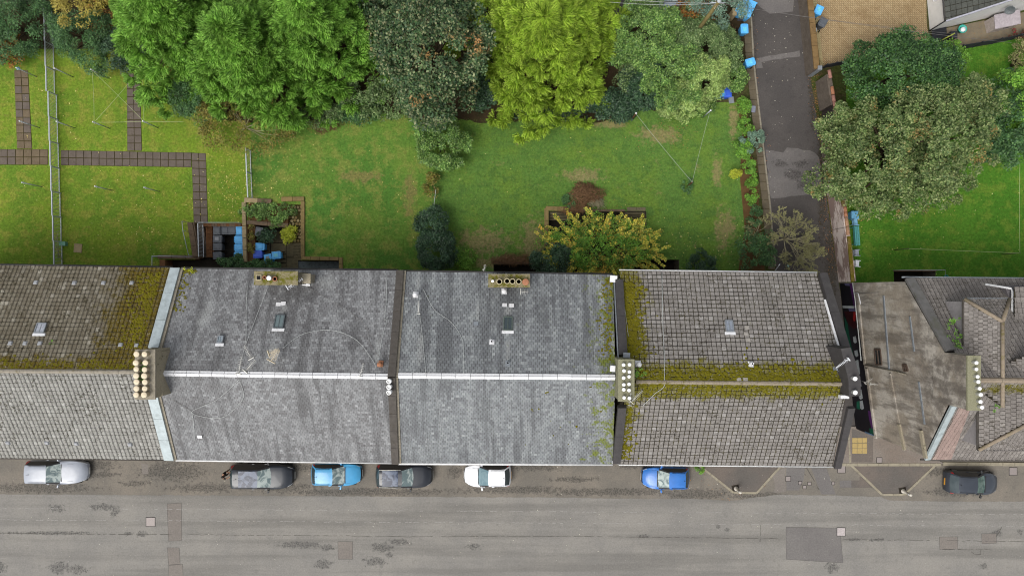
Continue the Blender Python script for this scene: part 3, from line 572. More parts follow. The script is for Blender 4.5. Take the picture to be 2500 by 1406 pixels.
# ---- B: slate roof
B = thing('tenement', 'terraced tenement with brownish grey slate roof and white ridge, left of the middle', 'building')
bN0, bN1, bR0, bR1, bS0, bS1 = U(441, 656, ZE), U(971, 661, ZE), U(379, 911, ZR), U(948, 919, ZR), U(428, 1122, ZE), U(960, 1129, ZE)
house_walls(B, bN0, bN1, bS0, bS1, bR0, bR1, M_stone)
slope_tiles(B, bS0, bS1, bR1, bR0, .225, .165, .055, .012, M_slateB, M_deck, .5, name='roof_slates'); slope_tiles(B, bN0, bN1, bR1, bR0, .225, .165, .055, .012, M_slateB, M_deck, .5, name='roof_slates')
ridge_caps(B, bR0 + Vector((.4, 0, .05)), bR1 + Vector((0, 0, .05)), .17, .05, 18, M_white, 'ridge_cap', .028, False)
gutter(B, bN0 + Vector((0, .05, -.03)), bN1 + Vector((0, .05, -.03)), M_gutter_b); gutter(B, bS0 - Vector((0, .05, .03)), bS1 - Vector((0, .05, .03)), M_gutter_w, .06)
q0, q1, q2 = U(978, 661, ZE), U(966, 1130, ZE), Vector((-7.2, bR1.y, ZR)); coping(B, [q0 + Vector((0, 0, .14)), q2 + Vector((0, 0, .14)), q1 + Vector((0, 0, .14))], .46, .2, M_brcop, 1.5); coping(B, [q0 + Vector((.3, 0, .03)), q2 + Vector((.3, 0, .03)), q1 + Vector((.3, 0, .03))], .14, .1, M_cement, 2.5, 'mortar_fillet')
chb = stack(B, 620, 662, 727, 696, 11.2, 8.2, M_stone, M_mosscap)
p = U(633, 678, 11.2); mb = MB(); mb.box((p.x, p.y, 11.26), (.34, .34, .12)); o = mb.build('square_pot', M_buff, chb); mb = MB(); mb.box((p.x, p.y, 11.324), (.24, .24, .01)); mb.build('flue', M_black, o)
pot(chb, U(650, 678, 11.2), .11, .3, M_terra, 'open'); pot(chb, U(661, 680, 11.2), .14, .4, M_potw); pot(chb, U(672, 681, 11.2), .15, .16, M_terra, 'open'); 
sb = stack(B, 728, 668, 758, 692, 10.2, 8.2, M_cement, M_chimA, .04, .1); mb = MB(); c1 = U(747, 695, 9.4); mb.box((c1.x, c1.y, 9.35), (.5, .14, .1), R(-8)); mb.build('flashing', M_white, B)
# ---- C: bluish slate roof
Cb = thing('tenement', 'terraced tenement with bluish grey slate roof and white ridge, right of the middle', 'building')
cN0, cN1, cR0, cR1, cS0, cS1 = U(984, 663, ZE), U(1497, 671, ZE), U(968, 917, ZR), U(1503, 921, ZR), U(972, 1130, ZE), U(1496, 1132, ZE)
house_walls(Cb, cN0, cN1, cS0, cS1, cR0, cR1, M_stone)
slope_tiles(Cb, cS0, cS1, cR1, cR0, .225, .17, .065, .012, M_slateC, M_deck, .5, name='roof_slates'); slope_tiles(Cb, cN0, cN1, cR1, cR0, .235, .185, .075, .013, M_slateC, M_deck, .5, name='roof_slates')
ridge_caps(Cb, cR0 + Vector((.1, 0, .05)), cR1 + Vector((0, 0, .05)), .17, .05, 15, M_white, 'ridge_cap', .028, False)
gutter(Cb, cN0 + Vector((0, .05, -.03)), cN1 + Vector((0, .05, -.03)), M_gutter_b); gutter(Cb, cS0 - Vector((0, .06, .03)), cS1 - Vector((0, .06, .03)), M_gutter_w, .075)
chc = stack(Cb, 1192, 669, 1294, 702, 11.2, 8.2, M_stone, M_mosscap); pot(chc, U(1203, 686, 11.2), .09, .35, M_potw)
for xx in (1220, 1237.5, 1251, 1266): pot(chc, U(xx, 687, 11.2), .17, .4, M_buff, 'open')
pot(chc, U(1283, 688, 11.2), .2, .34, M_terra, 'cap')
# ---- D: square tile roof, east end of the terrace
D = thing('tenement', 'end terrace tenement with square concrete tile roof and moss along its ridge', 'building')
dN0, dN1, dR0, dR1, dS0, dS1 = U(1512, 661, ZE), U(1994, 667, ZE), U(1528, 932, ZR), U(2070, 937, ZR), U(1511, 1133, ZE), U(2033, 1138, ZE)
house_walls(D, dN0, dN1, dS0, dS1, dR0, dR1, M_stone)
slope_tiles(D, dS0, dS1, dR1, dR0, .30, .285, .15, .03, M_tileD, M_deckD, 0, 'dish', 150, deckdrop=.008, rowgap=.13); slope_tiles(D, dN0, dN1, dR1, dR0, .30, .285, .13, .03, M_tileD, M_deckD, 0, 'dish', 150, deckdrop=.008, rowgap=.12)
ridge_caps(D, dR0 + Vector((.6, 0, .03)), dR1 + Vector((0, 0, .03)), .15, .1, 28, m_mossycap('mossy_ridge_tile', C(164, 152, 134), C(120, 114, 30), .50), 'ridge_tile')
gutter(D, dN0 + Vector((0, .05, -.03)), dN1 + Vector((.05, .05, -.03)), M_gutter_w, .05); gutter(D, dS0 - Vector((0, .05, .03)), dS1 - Vector((-.05, .05, .03)), M_gutter_w, .045)
k0, k1, k2 = U(1509, 672, ZE), U(1503, 1130, ZE), Vector((6.72, dR0.y, ZR)); coping(D, [lerp(k0, k2, .05) + Vector((0, 0, .22)), lerp(k0, k2, .76) + Vector((0, 0, .22))], .5, .3, M_blkcop, 3.0, 'black_coping'); coping(D, [lerp(k1, k2, .02) + Vector((0, 0, .22)), lerp(k1, k2, .72) + Vector((0, 0, .22))], .5, .3, M_blkcop, 2.0, 'black_coping')
coping(D, [k0 + Vector((-.30, 0, .12)), lerp(k0, k2, .8) + Vector((-.30, 0, .12))], .05, .22, M_lead, 2.5, 'lead_flashing')
chd = stack(D, 1509, 877, 1549, 980, ZT, 9.6, M_chimD, M_chimD, .04)
for xx, ys in ((1521.5, (889.5, 903.5, 920, 936.5, 949.5, 968.5)), (1534.5, (889.5, 906, 917.5, 936.5, 950.5, 970.5))):
    for yy in ys: pot(chd, U(xx, yy, ZT), .10, .28, M_potw)
for (px, py, z, s, m) in ((1498, 681, 9.3, (.45, .42), M_white), (1530, 867, 12.1, (.4, .3), M_lead), (1496, 900, 12.3, (.3, .35), M_white), (1503, 1129, 9.2, (.42, .16), M_white)):
    p = U(px, py, z); mb = MB(); mb.box((p.x, p.y, z - .06), (s[0], s[1], .12), R(-5)); mb.build('flashing', m, D)
g0, g1, g2 = U(2002, 668, ZE), U(2042, 1139, ZE), Vector((20.55, dR1.y, ZR)); coping(D, [g0 + Vector((.08, 0, .2)), lerp(g0, g2, .74) + Vector((.05, 0, .2))], .5, .26, M_blkcop, 3., 'black_coping'); coping(D, [g1 + Vector((-.05, 0, .2)), lerp(g1, g2, .74) + Vector((0, 0, .2))], .42, .26, M_blkcop, 3., 'black_coping')
coping(D, [lerp(g0, g2, .25) + Vector((-.26, 0, .1)), lerp(g0, g2, .72) + Vector((-.3, 0, .1))], .1, .12, M_white, 3., 'mortar_fillet')
poly = [U(x, y, 12.9) for x, y in ((2053, 851), (2077, 848), (2091, 890), (2102, 930), (2101, 966), (2073, 968), (2071, 925), (2062, 890))]; mb = MB(); mb.prism([(p.x, p.y) for p in poly], 10.2, 12.9); o = mb.build('chimney', M_blkcop, D)
for px, py in ((2081, 922), (2082, 957)): pot(o, U(px, py, 12.9), .13, .3, M_potw); 
p = U(2066, 970, 12.4); mb = MB(); mb.box((p.x, p.y, 12.1), (.5, .2, .3)); mb.build('flashing', M_white, D)
# three ring vents on the B|C coping
for py in (930, 944, 957): mb = MB(); p = U(950.5, py, 12.25); mb.lathe((p.x, p.y, 12.0), [(.15, 0), (.15, .42), (.1, .46), (.1, .36)], 16); mb.build('ring_vent', M_potw, B)
# ---- E: gabled building with dormers, right edge
E = thing('tenement', 'gabled building with stained render gable wall, mural and hipped dormers at right edge', 'building')
ZEe, ZRe = 8.8, 13.3
eW0, eW1 = U(2050, 692), U(2089, 1045)           # gable base, north and south
def gx(y): t = (y - eW0.y) / (eW1.y - eW0.y); return eW0.x + (eW1.x - eW0.x) * t
yN, yS = eW0.y + .05, eW1.y; yR = -5.35; XE = 48.
eN0, eN1, eS0, eS1, eR0, eR1 = Vector((gx(yN), yN, ZEe)), Vector((XE, yN - .2, ZEe)), Vector((gx(yS), yS, ZEe)), Vector((XE, yS - .2, ZEe)), Vector((gx(yR), yR, ZRe)), Vector((XE, yR - .2, ZRe))
mb = MB(); g = lambda p: Vector((p.x, p.y, -1.8)); vs = [g(eN0), g(eN1), g(eS1), g(eS0), eN0, eN1, eS1, eS0, eR0, eR1]; mb.add(vs, [(1, 0, 4, 5), (3, 2, 6, 7), (0, 3, 7, 8, 4), (2, 1, 5, 9, 6)]); mb.build('gable_wall', M_gable, E)
ov = Vector((0, .25, -.27)); ovs = Vector((0, -.25, -.27)); dx = Vector((.55, 0, .03))
hole = lambda p: True
slope_tiles(E, eS0 + ovs + dx, eS1 + ovs, eR1, eR0 + dx, .25, .3, .1, .03, M_tileE, M_deck, 0, 'roll'); slope_tiles(E, eN0 + ov + dx, eN1 + ov, eR1, eR0 + dx, .27, .3, .1, .03, M_tileE, M_deck, 0, 'roll')
slope_tiles(E, eS0 + ovs + Vector((.62, 0, .10)), eS0 + ovs + Vector((1.9, 0, .10)), eR0 + Vector((1.15, 0, .10)), eR0 + Vector((.62, 0, .10)), .25, .3, .08, .03, M_tileE_clean, None, 0, 'flat', name='replaced_tiles')
ridge_caps(E, eR0 + Vector((.6, 0, .04)), eR1 + Vector((0, 0, .04)), .17, .1, 48, simple('pinkish_ridge_tile', C(160, 146, 128), .9, .1, 0, .12), 'ridge_tile')
gutter(E, eN0 + ov + Vector((0, .06, -.03)), eN1 + ov + Vector((0, .06, -.03)), M_lead, .06); gutter(E, eS0 + ovs - Vector((0, .06, .03)), eS1 + ovs - Vector((0, .06, .03)), M_brcop, .08)
coping(E, [eN0 + Vector((.3, .2, .0)), lerp(eN0, eR0, .72) + Vector((.3, 0, .16))], .55, .2, simple('dark_skew', C(116, 114, 112), .8, .2, 0, .15, 2, dirt=C(96, 96, 80)), 3.5, 'skew_coping'); coping(E, [eS0 + Vector((.2, -.2, .0)), lerp(eS0, eR0, .70) + Vector((.22, 0, .16))], .34, .16, M_zinc, 2.2, 'zinc_coping')
che = stack(E, 2362, 868, 2395, 1002, 14.2, 11, M_gable, M_chimD, .03)
for i in range(8): pot(che, U(2375 + i * 2.05, 884.5 + i * 15.4 + (2 if i in (2, 6) else 0), 14.2), .105, .3, M_potw)
M_brfr = simple('brown_window_frame', C(92, 74, 62), .7)
# gable details: flue chases, pipes, windows, band
def onw(y, z, d=.0): return Vector((gx(y) - d, y, z))      # point on the gable face, d proud
def wall_px(px, py):
    "point of the gable plane seen at a pixel"
    a, b = Vector((eW0.x, eW0.y, 0)), Vector((eW1.x, eW1.y, 0)); nrm = (b - a).cross(Vector((0, 0, 1))).normalized(); o = Vector((0, 0, H)); d = U(px, py, 0) - o; t = (a - o).dot(nrm) / d.dot(nrm); return o + d * t
for (a, b, w, dp, m) in (((2158, 722), (2172, 905), .16, .06, M_lead), ((2174, 912), (2208, 1100), .2, .08, M_gable), ((2222, 772), (2233, 858), .14, .05, M_lead), ((2244, 932), (2258, 1035), .14, .05, M_lead), ((2096, 720), (2113, 890), .22, .10, M_gable), ((2117, 900), (2140, 1070), .22, .10, M_gable), ((2250, 1050), (2262, 1118), .3, .12, M_chimA), ((2197, 1035), (2210, 1098), .26, .12, M_chimA)):
    p, q = wall_px(*a), wall_px(*b); mb = MB(); mb.beam(p + Vector((-dp / 2, 0, 0)), q + Vector((-dp / 2, 0, 0)), w, dp, up=(1, 0, 0)); mb.build('flue_chase', m, E)
for pts, r, m in (([(2113, 890), (2180, 905), (2214, 914)], .045, M_cement), ([(2090, 716), (2098, 716), (2104, 742)], .04, M_white), ([(2084, 690), (2090, 730), (2105, 880)], .035, M_wire), ([(2098, 716), (2148, 714)], .02, M_darkwire)):
    mb = MB(); mb.tube([wall_px(*p) + Vector((-.08, 0, 0)) for p in pts], r, 6); mb.build('pipe', m, E)
for (px0, py0, px1, py1) in ((2136, 853, 2154, 890), (2205, 890, 2218, 905)):
    a, b, c, d = wall_px(px0, py0), wall_px(px1 - 4, py0), wall_px(px1, py1), wall_px(px0 + 3, py1); mb = MB(); off = Vector((-.02, 0, 0)); mb.add([a + off, b + off, c + off, d + off], [(0, 1, 2, 3), (3, 2, 1, 0)]); wn = mb.build('window', M_glassd, E)
    mb = MB(); 
    for s, e in ((a, b), (b, c), (c, d), (d, a), ((a + b) / 2, (c + d) / 2)): mb.beam(s + Vector((-.04, 0, 0)), e + Vector((-.04, 0, 0)), .09, .06, up=(1, 0, 0))
    mb.build('window_frame', M_brfr, wn)
# mural on the lowest 2.9 m of the gable: flat painted shapes
def paint(name, c): return simple(name, c, .7, .3, 0, .12, 4)
MU = {'black': paint('mural_black', C(34, 30, 38)), 'green': paint('mural_green', C(28, 112, 84)), 'white': paint('mural_white', C(205, 212, 214, .7)), 'purple': paint('mural_purple', C(110, 52, 128)), 'red': paint('mural_red', C(206, 40, 40)), 'maroon': paint('mural_maroon', C(78, 24, 30)), 'blue': paint('mural_blue', C(112, 150, 186)), 'lilac': paint('mural_lilac', C(132, 126, 170))}
def mural(col, pts, d):
    w3 = [wall_px(*p) + Vector((-d, 0, 0)) for p in pts]; mb = MB(); mb.add(w3, [tuple(range(len(w3))), tuple(range(len(w3)))[::-1]]); mb.build('mural_shape', MU[col], E)
mural('black', [(2050, 692), (2082, 692), (2134, 1064), (2089, 1046)], .012)
mural('purple', [(2074, 692), (2083, 692), (2092, 755), (2086, 755), (2080, 720)], .018); mural('lilac', [(2062, 692), (2074, 692), (2076, 698), (2064, 697)], .018); mural('white', [(2057, 746), (2089, 747), (2090, 753), (2058, 752)], .018); mural('lilac', [(2072, 753), (2090, 754), (2091, 760), (2074, 760)], .022)
mural('maroon', [(2061, 760), (2091, 760), (2093, 800), (2084, 804), (2072, 792)], .018); mural('red', [(2085, 760), (2091, 762), (2089, 782), (2086, 785), (2083, 778)], .024)
mural('green', [(2062, 772), (2070, 790), (2076, 830), (2085, 868), (2084, 880), (2075, 850), (2066, 815)], .02); mural('green', [(2092, 980), (2099, 978), (2101, 1000), (2092, 997)], .02)
for k, (y0, y1) in enumerate(((820, 838), (854, 871), (878, 915), (918, 945), (950, 975), (977, 1000))):
    x = 2083 + (y0 - 820) * .105; mural('white', [(x, y0 + 2), (x + 7, y0), (x + 9 + (y1 - y0) * .06, y1 - 3), (x + 4 + (y1 - y0) * .06, y1), (x + 1, y1 - 4)], .02)
mural('purple', [(2120, 1002), (2127, 1004), (2133, 1045), (2128, 1045), (2122, 1020)], .02); mural('blue', [(2112, 1052), (2133, 1061), (2134, 1064), (2112, 1056)], .02); mural('green', [(2123, 1045), (2131, 1045), (2134, 1060), (2124, 1056)], .02)
# dormers with hipped roofs
def dormer(name_front, ys, x0, x1, zb, zt, ridge_z, ynose, par=E, front='N'):
    "box cheeks from the slope outwards, hip roof on top"
    s = 1 if front == 'N' else -1; yb = yR - s * -.6; xm = (x0 + x1) / 2; mb = MB(); mb.box((xm, (ynose + yb) / 2, (zb + zt) / 2), (x1 - x0, abs(ynose - yb), zt - zb)); o = mb.build('dormer', simple('dormer_render', C(150, 146, 146, .72), .9, .15, 0, .1), par)
    oh = .18; e0, e1 = Vector((x0 - oh, ynose + s * oh, zt)), Vector((x1 + oh, ynose + s * oh, zt)); b0, b1 = Vector((x0 - oh, yb - s * .8, zt)), Vector((x1 + oh, yb - s * .8, zt)); hx = (x1 - x0) / 2 + oh; rf = Vector((xm, ynose + s * oh - s * hx * .95, ridge_z)); rb = Vector((xm, yb - s * 2.2, ridge_z))
    m = M_tileE
    slope_tiles(o, e0, e1, rf + Vector((.01, 0, 0)), rf - Vector((.01, 0, 0)), .22, .25, .1, .025, m, M_deck, 0, 'roll', name='dormer_tiles')
    slope_tiles(o, b0, e0, rf, rb, .24, .25, .1, .025, m, M_deck, .5, 'flat', name='dormer_tiles'); slope_tiles(o, e1, b1, rb, rf, .24, .25, .1, .025, m, M_deck, .5, 'flat', name='dormer_tiles')
    cm = simple('hip_tile_' + front, C(158, 144, 126), .9, .1, 0, .15, 6, dirt=C(128, 120, 60))
    for a, b in ((e0, rf), (e1, rf), (rf, rb)): mb = MB(); mb.tube([a + Vector((0, 0, .04)), b + Vector((0, 0, .04))], .11, 8); mb.build('hip_tile', cm, o)
    mb = MB(); mb.beam(e0 - Vector((0, 0, .08)), e1 - Vector((0, 0, .08)), .12, .14); mb.build('fascia', M_lead if front == 'N' else M_gutter_b, o); mb = MB(); mb.beam(e0 - Vector((0, 0, .08)), Vector((e0.x, yb, zt - .08)), .1, .12); mb.build('fascia', M_brcop, o); return o
a = U(2353, 745, 11.6); b = U(2448, 745, 11.6); dormer('north', None, a.x, b.x, 9.2, 11.9, 13.2, U(2353, 737, 11.6).y, front='N')
a = U(2388, 1090, 11.4); b = U(2545, 1090, 11.4); dormer('south', None, a.x, b.x, 9.2, 11.7, 13.2, U(2400, 1088, 11.4).y, front='S')
# rear extension with flat grey wall at the frame edge
a, b, c, d = U(2410, 690, 8), U(2473, 703, 8), U(2470, 850, 8), U(2700, 690, 8); mb = MB(); mb.prism([(a.x, a.y - .2), (d.x, a.y - .2), (d.x, -4.), (a.x + 1.5, -4.)], 0, 9.6); mb.build('rear_extension', simple('grey_render', C(122, 118, 120), .9, .15), E)
slope_tiles(E, U(2476, 700, 10.2), U(2700, 700, 10.2), U(2700, 830, 10.8), U(2476, 830, 10.8), .3, .32, .08, .03, M_tileE, M_deck, 0, 'roll', name='extension_tiles')
mb = MB(); mb.tube([U(2405, 694, 9.9), U(2468, 704, 9.9), U(2472, 712, 9.9), U(2471, 828, 10.6)], .07, 6); mb.build('gutter', M_gutter_w, E)
# ------------------------------------------------------------------ sunken yards: walls, copings, steps
def stones(par, pts, w, z, h, mat, step=26, name='coping_stone', jit=.06):
    for a, b in zip(pts[:-1], pts[1:]):
        n = max(1, round(math.hypot(b[0] - a[0], b[1] - a[1]) / step)); A_, B_ = U(*a), U(*b); d = (B_ - A_).normalized()
        for i in range(n):
            p, q = lerp(A_, B_, i / n) + d * .012, lerp(A_, B_, (i + 1) / n) - d * .012; mb = MB(); zz = z + random.uniform(-.012, .012)
            mb.beam((p.x, p.y, zz), (q.x, q.y, zz), w * random.uniform(1 - jit, 1 + jit), h); mb.build(name, mat if not isinstance(mat, list) else random.choice(mat), par, .015)
def wallprism(par, pts, z0, z1, mat, name='wall'):
    mb = MB(); mb.prism([(U(*p).x, U(*p).y) for p in pts], z0, z1); return mb.build(name, mat, par)
def steps(par, px0, py0, px1, py1, n, z0, z1, mat, along='y', rev=False):
    "n treads from z0 (first pixel) to z1"
    for i in range(n):
        t0, t1 = i / n, (i + 1) / n; z = z0 + (z1 - z0) * (i + 1) / (n + 1)
        if along == 'y': pts = [(px0, lerp(py0, py1, t0)), (px1, lerp(py0, py1, t0)), (px1, lerp(py0, py1, t1)), (px0, lerp(py0, py1, t1))]
        else: pts = [(lerp(px0, px1, t0), py0), (lerp(px0, px1, t1), py0), (lerp(px0, px1, t1), py1), (lerp(px0, px1, t0), py1)]
        mb = MB(); mb.prism([(U(*p).x, U(*p).y) for p in pts], min(z0, z1) - .01, z); mb.build('step', mat, par, .012)
Y1 = thing('bin_yard', 'brick lined sunken bin yard with side stair behind the left slate roof', 'yard')
steps(Y1, 478, 546, 495, 628, 8, 0, -1.05, M_slab, 'y')
wallprism(Y1, [(459, 543), (476, 543), (488, 630), (474, 630)], -1.05, .12, M_copgrey); stones(Y1, [(466, 545), (480, 628)], .42, .15, .1, M_copgrey, 26)
wallprism(Y1, [(497, 546), (517, 546), (517, 628), (499, 628)], -1.05, -.35, M_brick); wallprism(Y1, [(497, 546), (594, 546), (594, 553), (497, 553)], -1.05, .06, M_brick)
for i in range(10): p = U(512, 552 + i * 7.8, -.3); mb = MB(); mb.box((p.x, p.y, -.31), (.42, .22, .08)); mb.build('brick', M_brick, Y1)
for i in range(11): p = U(514 + i * 7.2, 550); mb = MB(); mb.box((p.x, p.y, .085), (.215, .22, .07)); mb.build('brick', M_copgrey if i % 3 else M_brick, Y1)
stones(Y1, [(386, 627), (488, 628)], .30, .05, .12, M_copgrey, 40); stones(Y1, [(398, 634), (398, 660)], .42, .05, .12, [M_copgrey, M_brick], 30)
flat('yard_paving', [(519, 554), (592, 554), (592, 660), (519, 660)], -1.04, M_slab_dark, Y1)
Y2 = thing('sunken_garden', 'sandstone edged sunken garden yard with crazy paving and steps behind chimney', 'yard')
stones(Y2, [(598, 489), (665, 492)], .34, .10, .2, [M_coppale, M_copgrey], 30); stones(Y2, [(597, 494), (600, 640)], .30, .10, .2, [M_coppale, M_coppale, M_copyel], 28); wallprism(Y2, [(594, 494), (604, 494), (606, 640), (596, 640)], -1.05, 0, M_brick)
stones(Y2, [(688, 487), (744, 486)], .34, .08, .16, M_copyel, 30); stones(Y2, [(740, 492), (740, 626)], .30, .08, .16, M_copyel, 26); stones(Y2, [(736, 630), (828, 632)], .28, .08, .16, M_copyel, 24); stones(Y2, [(833, 628), (833, 662)], .28, .08, .16, M_copyel, 20)
stones(Y2, [(604, 543), (705, 551)], .30, .10, .2, M_copgrey, 52, 'planter_wall'); wallprism(Y2, [(604, 541), (704, 546), (704, 554), (604, 547)], -1.05, 0.0, M_copgrey)
flat('planter_soil', [(606, 496), (703, 498), (703, 546), (606, 541)], .03, M_litter, Y2); flat('planter_soil', [(606, 548), (622, 548), (622, 642), (606, 642)], -.1, M_litter, Y2, 1.38)
flat('path_bed', [(703, 500), (735, 500), (735, 592), (703, 592)], -.34, M_joint, Y2)
r_ = random.Random(5)
for i in range(5):
    for j in range(11):
        cx, cy = 700 + i * 8 + (j % 2) * 4 + r_.uniform(-1, 1), 505 + j * 8.2 + r_.uniform(-1, 1)
        if cx > 733 or r_.random() < .12: continue
        k = r_.randint(5, 6); pts = [(cx + 4.0 * math.cos(2 * math.pi * t / k + i) * r_.uniform(.75, 1.05), cy + 4.0 * math.sin(2 * math.pi * t / k + i) * r_.uniform(.75, 1.05)) for t in range(k)]
        flat('crazy_paving_stone', pts, -.30, M_crazy if r_.random() < .6 else M_copyel, Y2, .04)
steps(Y2, 708, 592, 735, 634, 6, -.35, -1.05, M_slaby, 'y')
for x0, y0, x1, y1 in ((622, 560, 650, 585), (651, 562, 688, 590), (650, 592, 688, 618), (689, 592, 706, 626), (651, 620, 688, 640), (689, 628, 718, 660), (660, 642, 688, 664), (622, 588, 648, 640), (622, 642, 658, 664)):
    flat('flagstone', [(x0, y0), (x1, y0), (x1, y1), (x0, y1)], -1.01 + r_.uniform(-.01, .01), M_slaby, Y2, .03)
flat('yard_paving', [(720, 637), (828, 637), (828, 676), (720, 676)], -.885, M_slate_floor, Y2)
Y3 = thing('sunken_yard', 'dark overgrown sunken yard with mossy steps under the yellow tree', 'yard')
stones(Y3, [(1334, 508), (1334, 602)], .34, .04, .1, M_copyel, 30); stones(Y3, [(1332, 509), (1392, 511)], .34, .05, .12, M_copyel, 30)
steps(Y3, 1342, 517, 1392, 536, 3, 0, -.9, M_slaby, 'y'); steps(Y3, 1526, 517, 1576, 534, 3, 0, -1.0, M_slaby, 'y'); stones(Y3, [(1530, 511), (1576, 511)], .3, .04, .1, M_slaby, 24)
stones(Y3, [(1394, 514), (1526, 514)], .16, .03, .08, M_copgrey, 40); stones(Y3, [(1208, 641), (1338, 642)], .2, .03, .08, M_copgrey, 40)
def handrail(par, pts, z, r=.025, post=0.0, mat=None, zb=0):
    mb = MB(); mb.tube([Vector((p.x, p.y, z)) for p in (U(*q) for q in pts)], r, 6)
    for q in pts: c = U(*q); mb.tube([(c.x, c.y, zb), (c.x, c.y, z)], r * .8, 6)
    return mb.build('handrail', mat or M_galv, par)
handrail(Y1, [(458, 543), (460, 566), (474, 625)], .9); handrail(Y1, [(385, 626), (474, 628)], .9); handrail(Y1, [(386, 628), (386, 658)], .9)
hr = handrail(Y1, [(496, 546), (592, 546)], .9)
mb = MB(); A_, B_ = U(496, 548), U(498, 628)
mb.beam((A_.x, A_.y, .9), (B_.x, B_.y, .9), .06, .05); mb.beam((A_.x, A_.y, .05), (B_.x, B_.y, .05), .05, .05); rl = mb.build('railing', M_galv, Y1)
bm_ = MB(); bm_.box((0, 0, .475), (.028, .028, .85)); proto = bm_.build('railing_bar', M_galv, rl); me_ = proto.data
for i in range(24):
    o = proto if i == 0 else share('railing_bar', me_, rl); p = lerp(A_, B_, (i + .5) / 24); o.location = (p.x, p.y, 0)
Y4 = thing('basement_area', 'dark basement light well with thin railing behind the gabled building', 'yard')
handrail(Y4, [(2180, 660), (2288, 660), (2288, 682)], 1.0, .02); stones(Y4, [(2180, 661), (2286, 661)], .12, .02, .06, M_copgrey, 40)
# ------------------------------------------------------------------ railing fences (galvanised, stepped panels)
def fence(label, path, hgt, pitch=.105):
    f = thing('railing_fence', label, 'fence'); f.location = (0, 0, 0)
    barm = None
    for (a, b) in path:
        A_, B_ = U(*a), U(*b); d = (B_ - A_).normalized(); mb = MB(); L = (B_ - A_).length
        mb.beam((A_.x, A_.y, hgt), (B_.x, B_.y, hgt), .075, .04); mb.beam((A_.x, A_.y, hgt - .09), (B_.x, B_.y, hgt - .09), .03, .03); mb.beam((A_.x, A_.y, .1), (B_.x, B_.y, .1), .05, .05); mb.box((A_.x, A_.y, hgt / 2), (.07, .07, hgt)); pn = mb.build('fence_panel', M_galv, f)
        n = max(2, int(L / pitch))
        for i in range(n):
            p = lerp(A_, B_, (i + .7) / n)
            if barm is None: m2 = MB(); m2.box((0, 0, hgt / 2 + .03), (.02, .02, hgt - .1)); barm = m2.build('fence_bar', M_galv, pn).data; bpy.data.objects[-1] if False else None; o = pn.children[0]
            else: o = share('fence_bar', barm, pn)
            o.location = (p.x, p.y, 0)
    return f
pan = []; ys_ = [14, 52, 113, 173, 233, 293, 352, 412, 472, 531, 591, 650]
for i in range(len(ys_) - 1): x = 128 + i * 2.15 + (3.2 if i > 3 else 0); pan.append(((x, ys_[i]), (x + .8, ys_[i + 1] - 1)))
fence('long stepped galvanised railing fence crossing the left lawns', pan, 1.05)
fence('short galvanised railing fence between the lawns above the sunken garden', [((612, 368), (614, 424)), ((614, 425), (617, 486))], 1.0)
# ------------------------------------------------------------------ clothes poles and lines
POLES = [(40, 166), (133, 167), (222, 170), (342, 166), (48, 296), (138, 297), (227, 298), (349, 296), (54, 446), (232, 455), (352, 458)]
LB = ['with blue cord at the head of the leftmost slab path', 'beside the fence, upper row', 'on the upper lawn left of the slab path', 'at the top end of the middle slab path', 'standing on the leftmost slab path', 'beside the fence, second row',
      'lower left corner of the crossed lines', 'on the lower part of the middle slab path', 'alone on the lower far left lawn', 'left of the pair on the lower lawn', 'right of the pair on the lower lawn']
TIP = {}
for (px, py), lb in zip(POLES, LB):
    t = U(px, py, 2.15); TIP[(px, py)] = t; o = thing('clothes_pole', 'galvanised clothes pole ' + lb, 'clothes pole', (t.x, t.y, 0), 0, 'clothes poles on the left lawns')
    mb = MB(); mb.tube([(0, 0, 0), (0, 0, 2.15)], .038, 8); mb.build('pole', M_galv, o); mb = MB(); mb.lathe((0, 0, 2.13), [(.05, 0), (.055, .05), (.02, .08)], 8); mb.build('cap', M_whiteclean, o)
    mb = MB(); mb.tube([(-.1, 0, 2.02), (.1, 0, 2.02)], .014, 5); mb.tube([(0, -.1, 1.98), (0, .1, 1.98)], .014, 5); mb.build('hook', M_galv, o)
mb = MB(); t = TIP[(40, 166)]; mb.tube([t + Vector((.1 * math.cos(k), .1 * math.sin(k * 1.3), -.12 - .02 * k)) for k in range(9)], .025, 5); _p = [o for o in bpy.data.objects if o.name.startswith('clothes_pole')][0]; mb.v = [tuple(Vector(v) - Vector((t.x, t.y, 0))) for v in mb.v]; mb.build('cord', simple('blue_cord', C(110, 170, 210), .8), _p)
def sag(a, b, s, n=10): return [lerp(Vector(a), Vector(b), i / n) - Vector((0, 0, s * 4 * (i / n) * (1 - i / n))) for i in range(n + 1)]
def line(name, label, a, b, s=.1, r=.012, m=None, cat='line'):
    mb = MB(); mb.tube(sag(a, b, s), r, 5); return tag(mb.build(name, m or M_wire), label, cat)
T = TIP; d_ = Vector((0, 0, -.13))
M_cline = simple('green_line', C(196, 206, 150), .6)
for a, b, lb in (((222, 170), (227, 298), 'left side of the square of clothes lines'), ((222, 170), (349, 296), 'falling diagonal of the crossed clothes lines'), ((342, 166), (227, 298), 'rising diagonal of the crossed clothes lines'), ((342, 166), (349, 296), 'right side of the square of clothes lines'), ((227, 298), (349, 296), 'bottom side of the square of clothes lines')):
    line('clothes_line', 'thin pale clothes line, ' + lb, T[a] + d_, T[b] + d_, .08, .011, M_cline, 'clothes line')
line('clothes_line', 'thin clothes line running from middle path pole to ochre shrub', T[(349, 296)] + d_, U(448, 298, 1.9), .05, .011, M_cline, 'clothes line'); line('clothes_line', 'thin clothes line running from top pole into the bright conifer', T[(342, 166)] + d_, U(430, 250, 1.9), .05, .011, M_cline, 'clothes line')
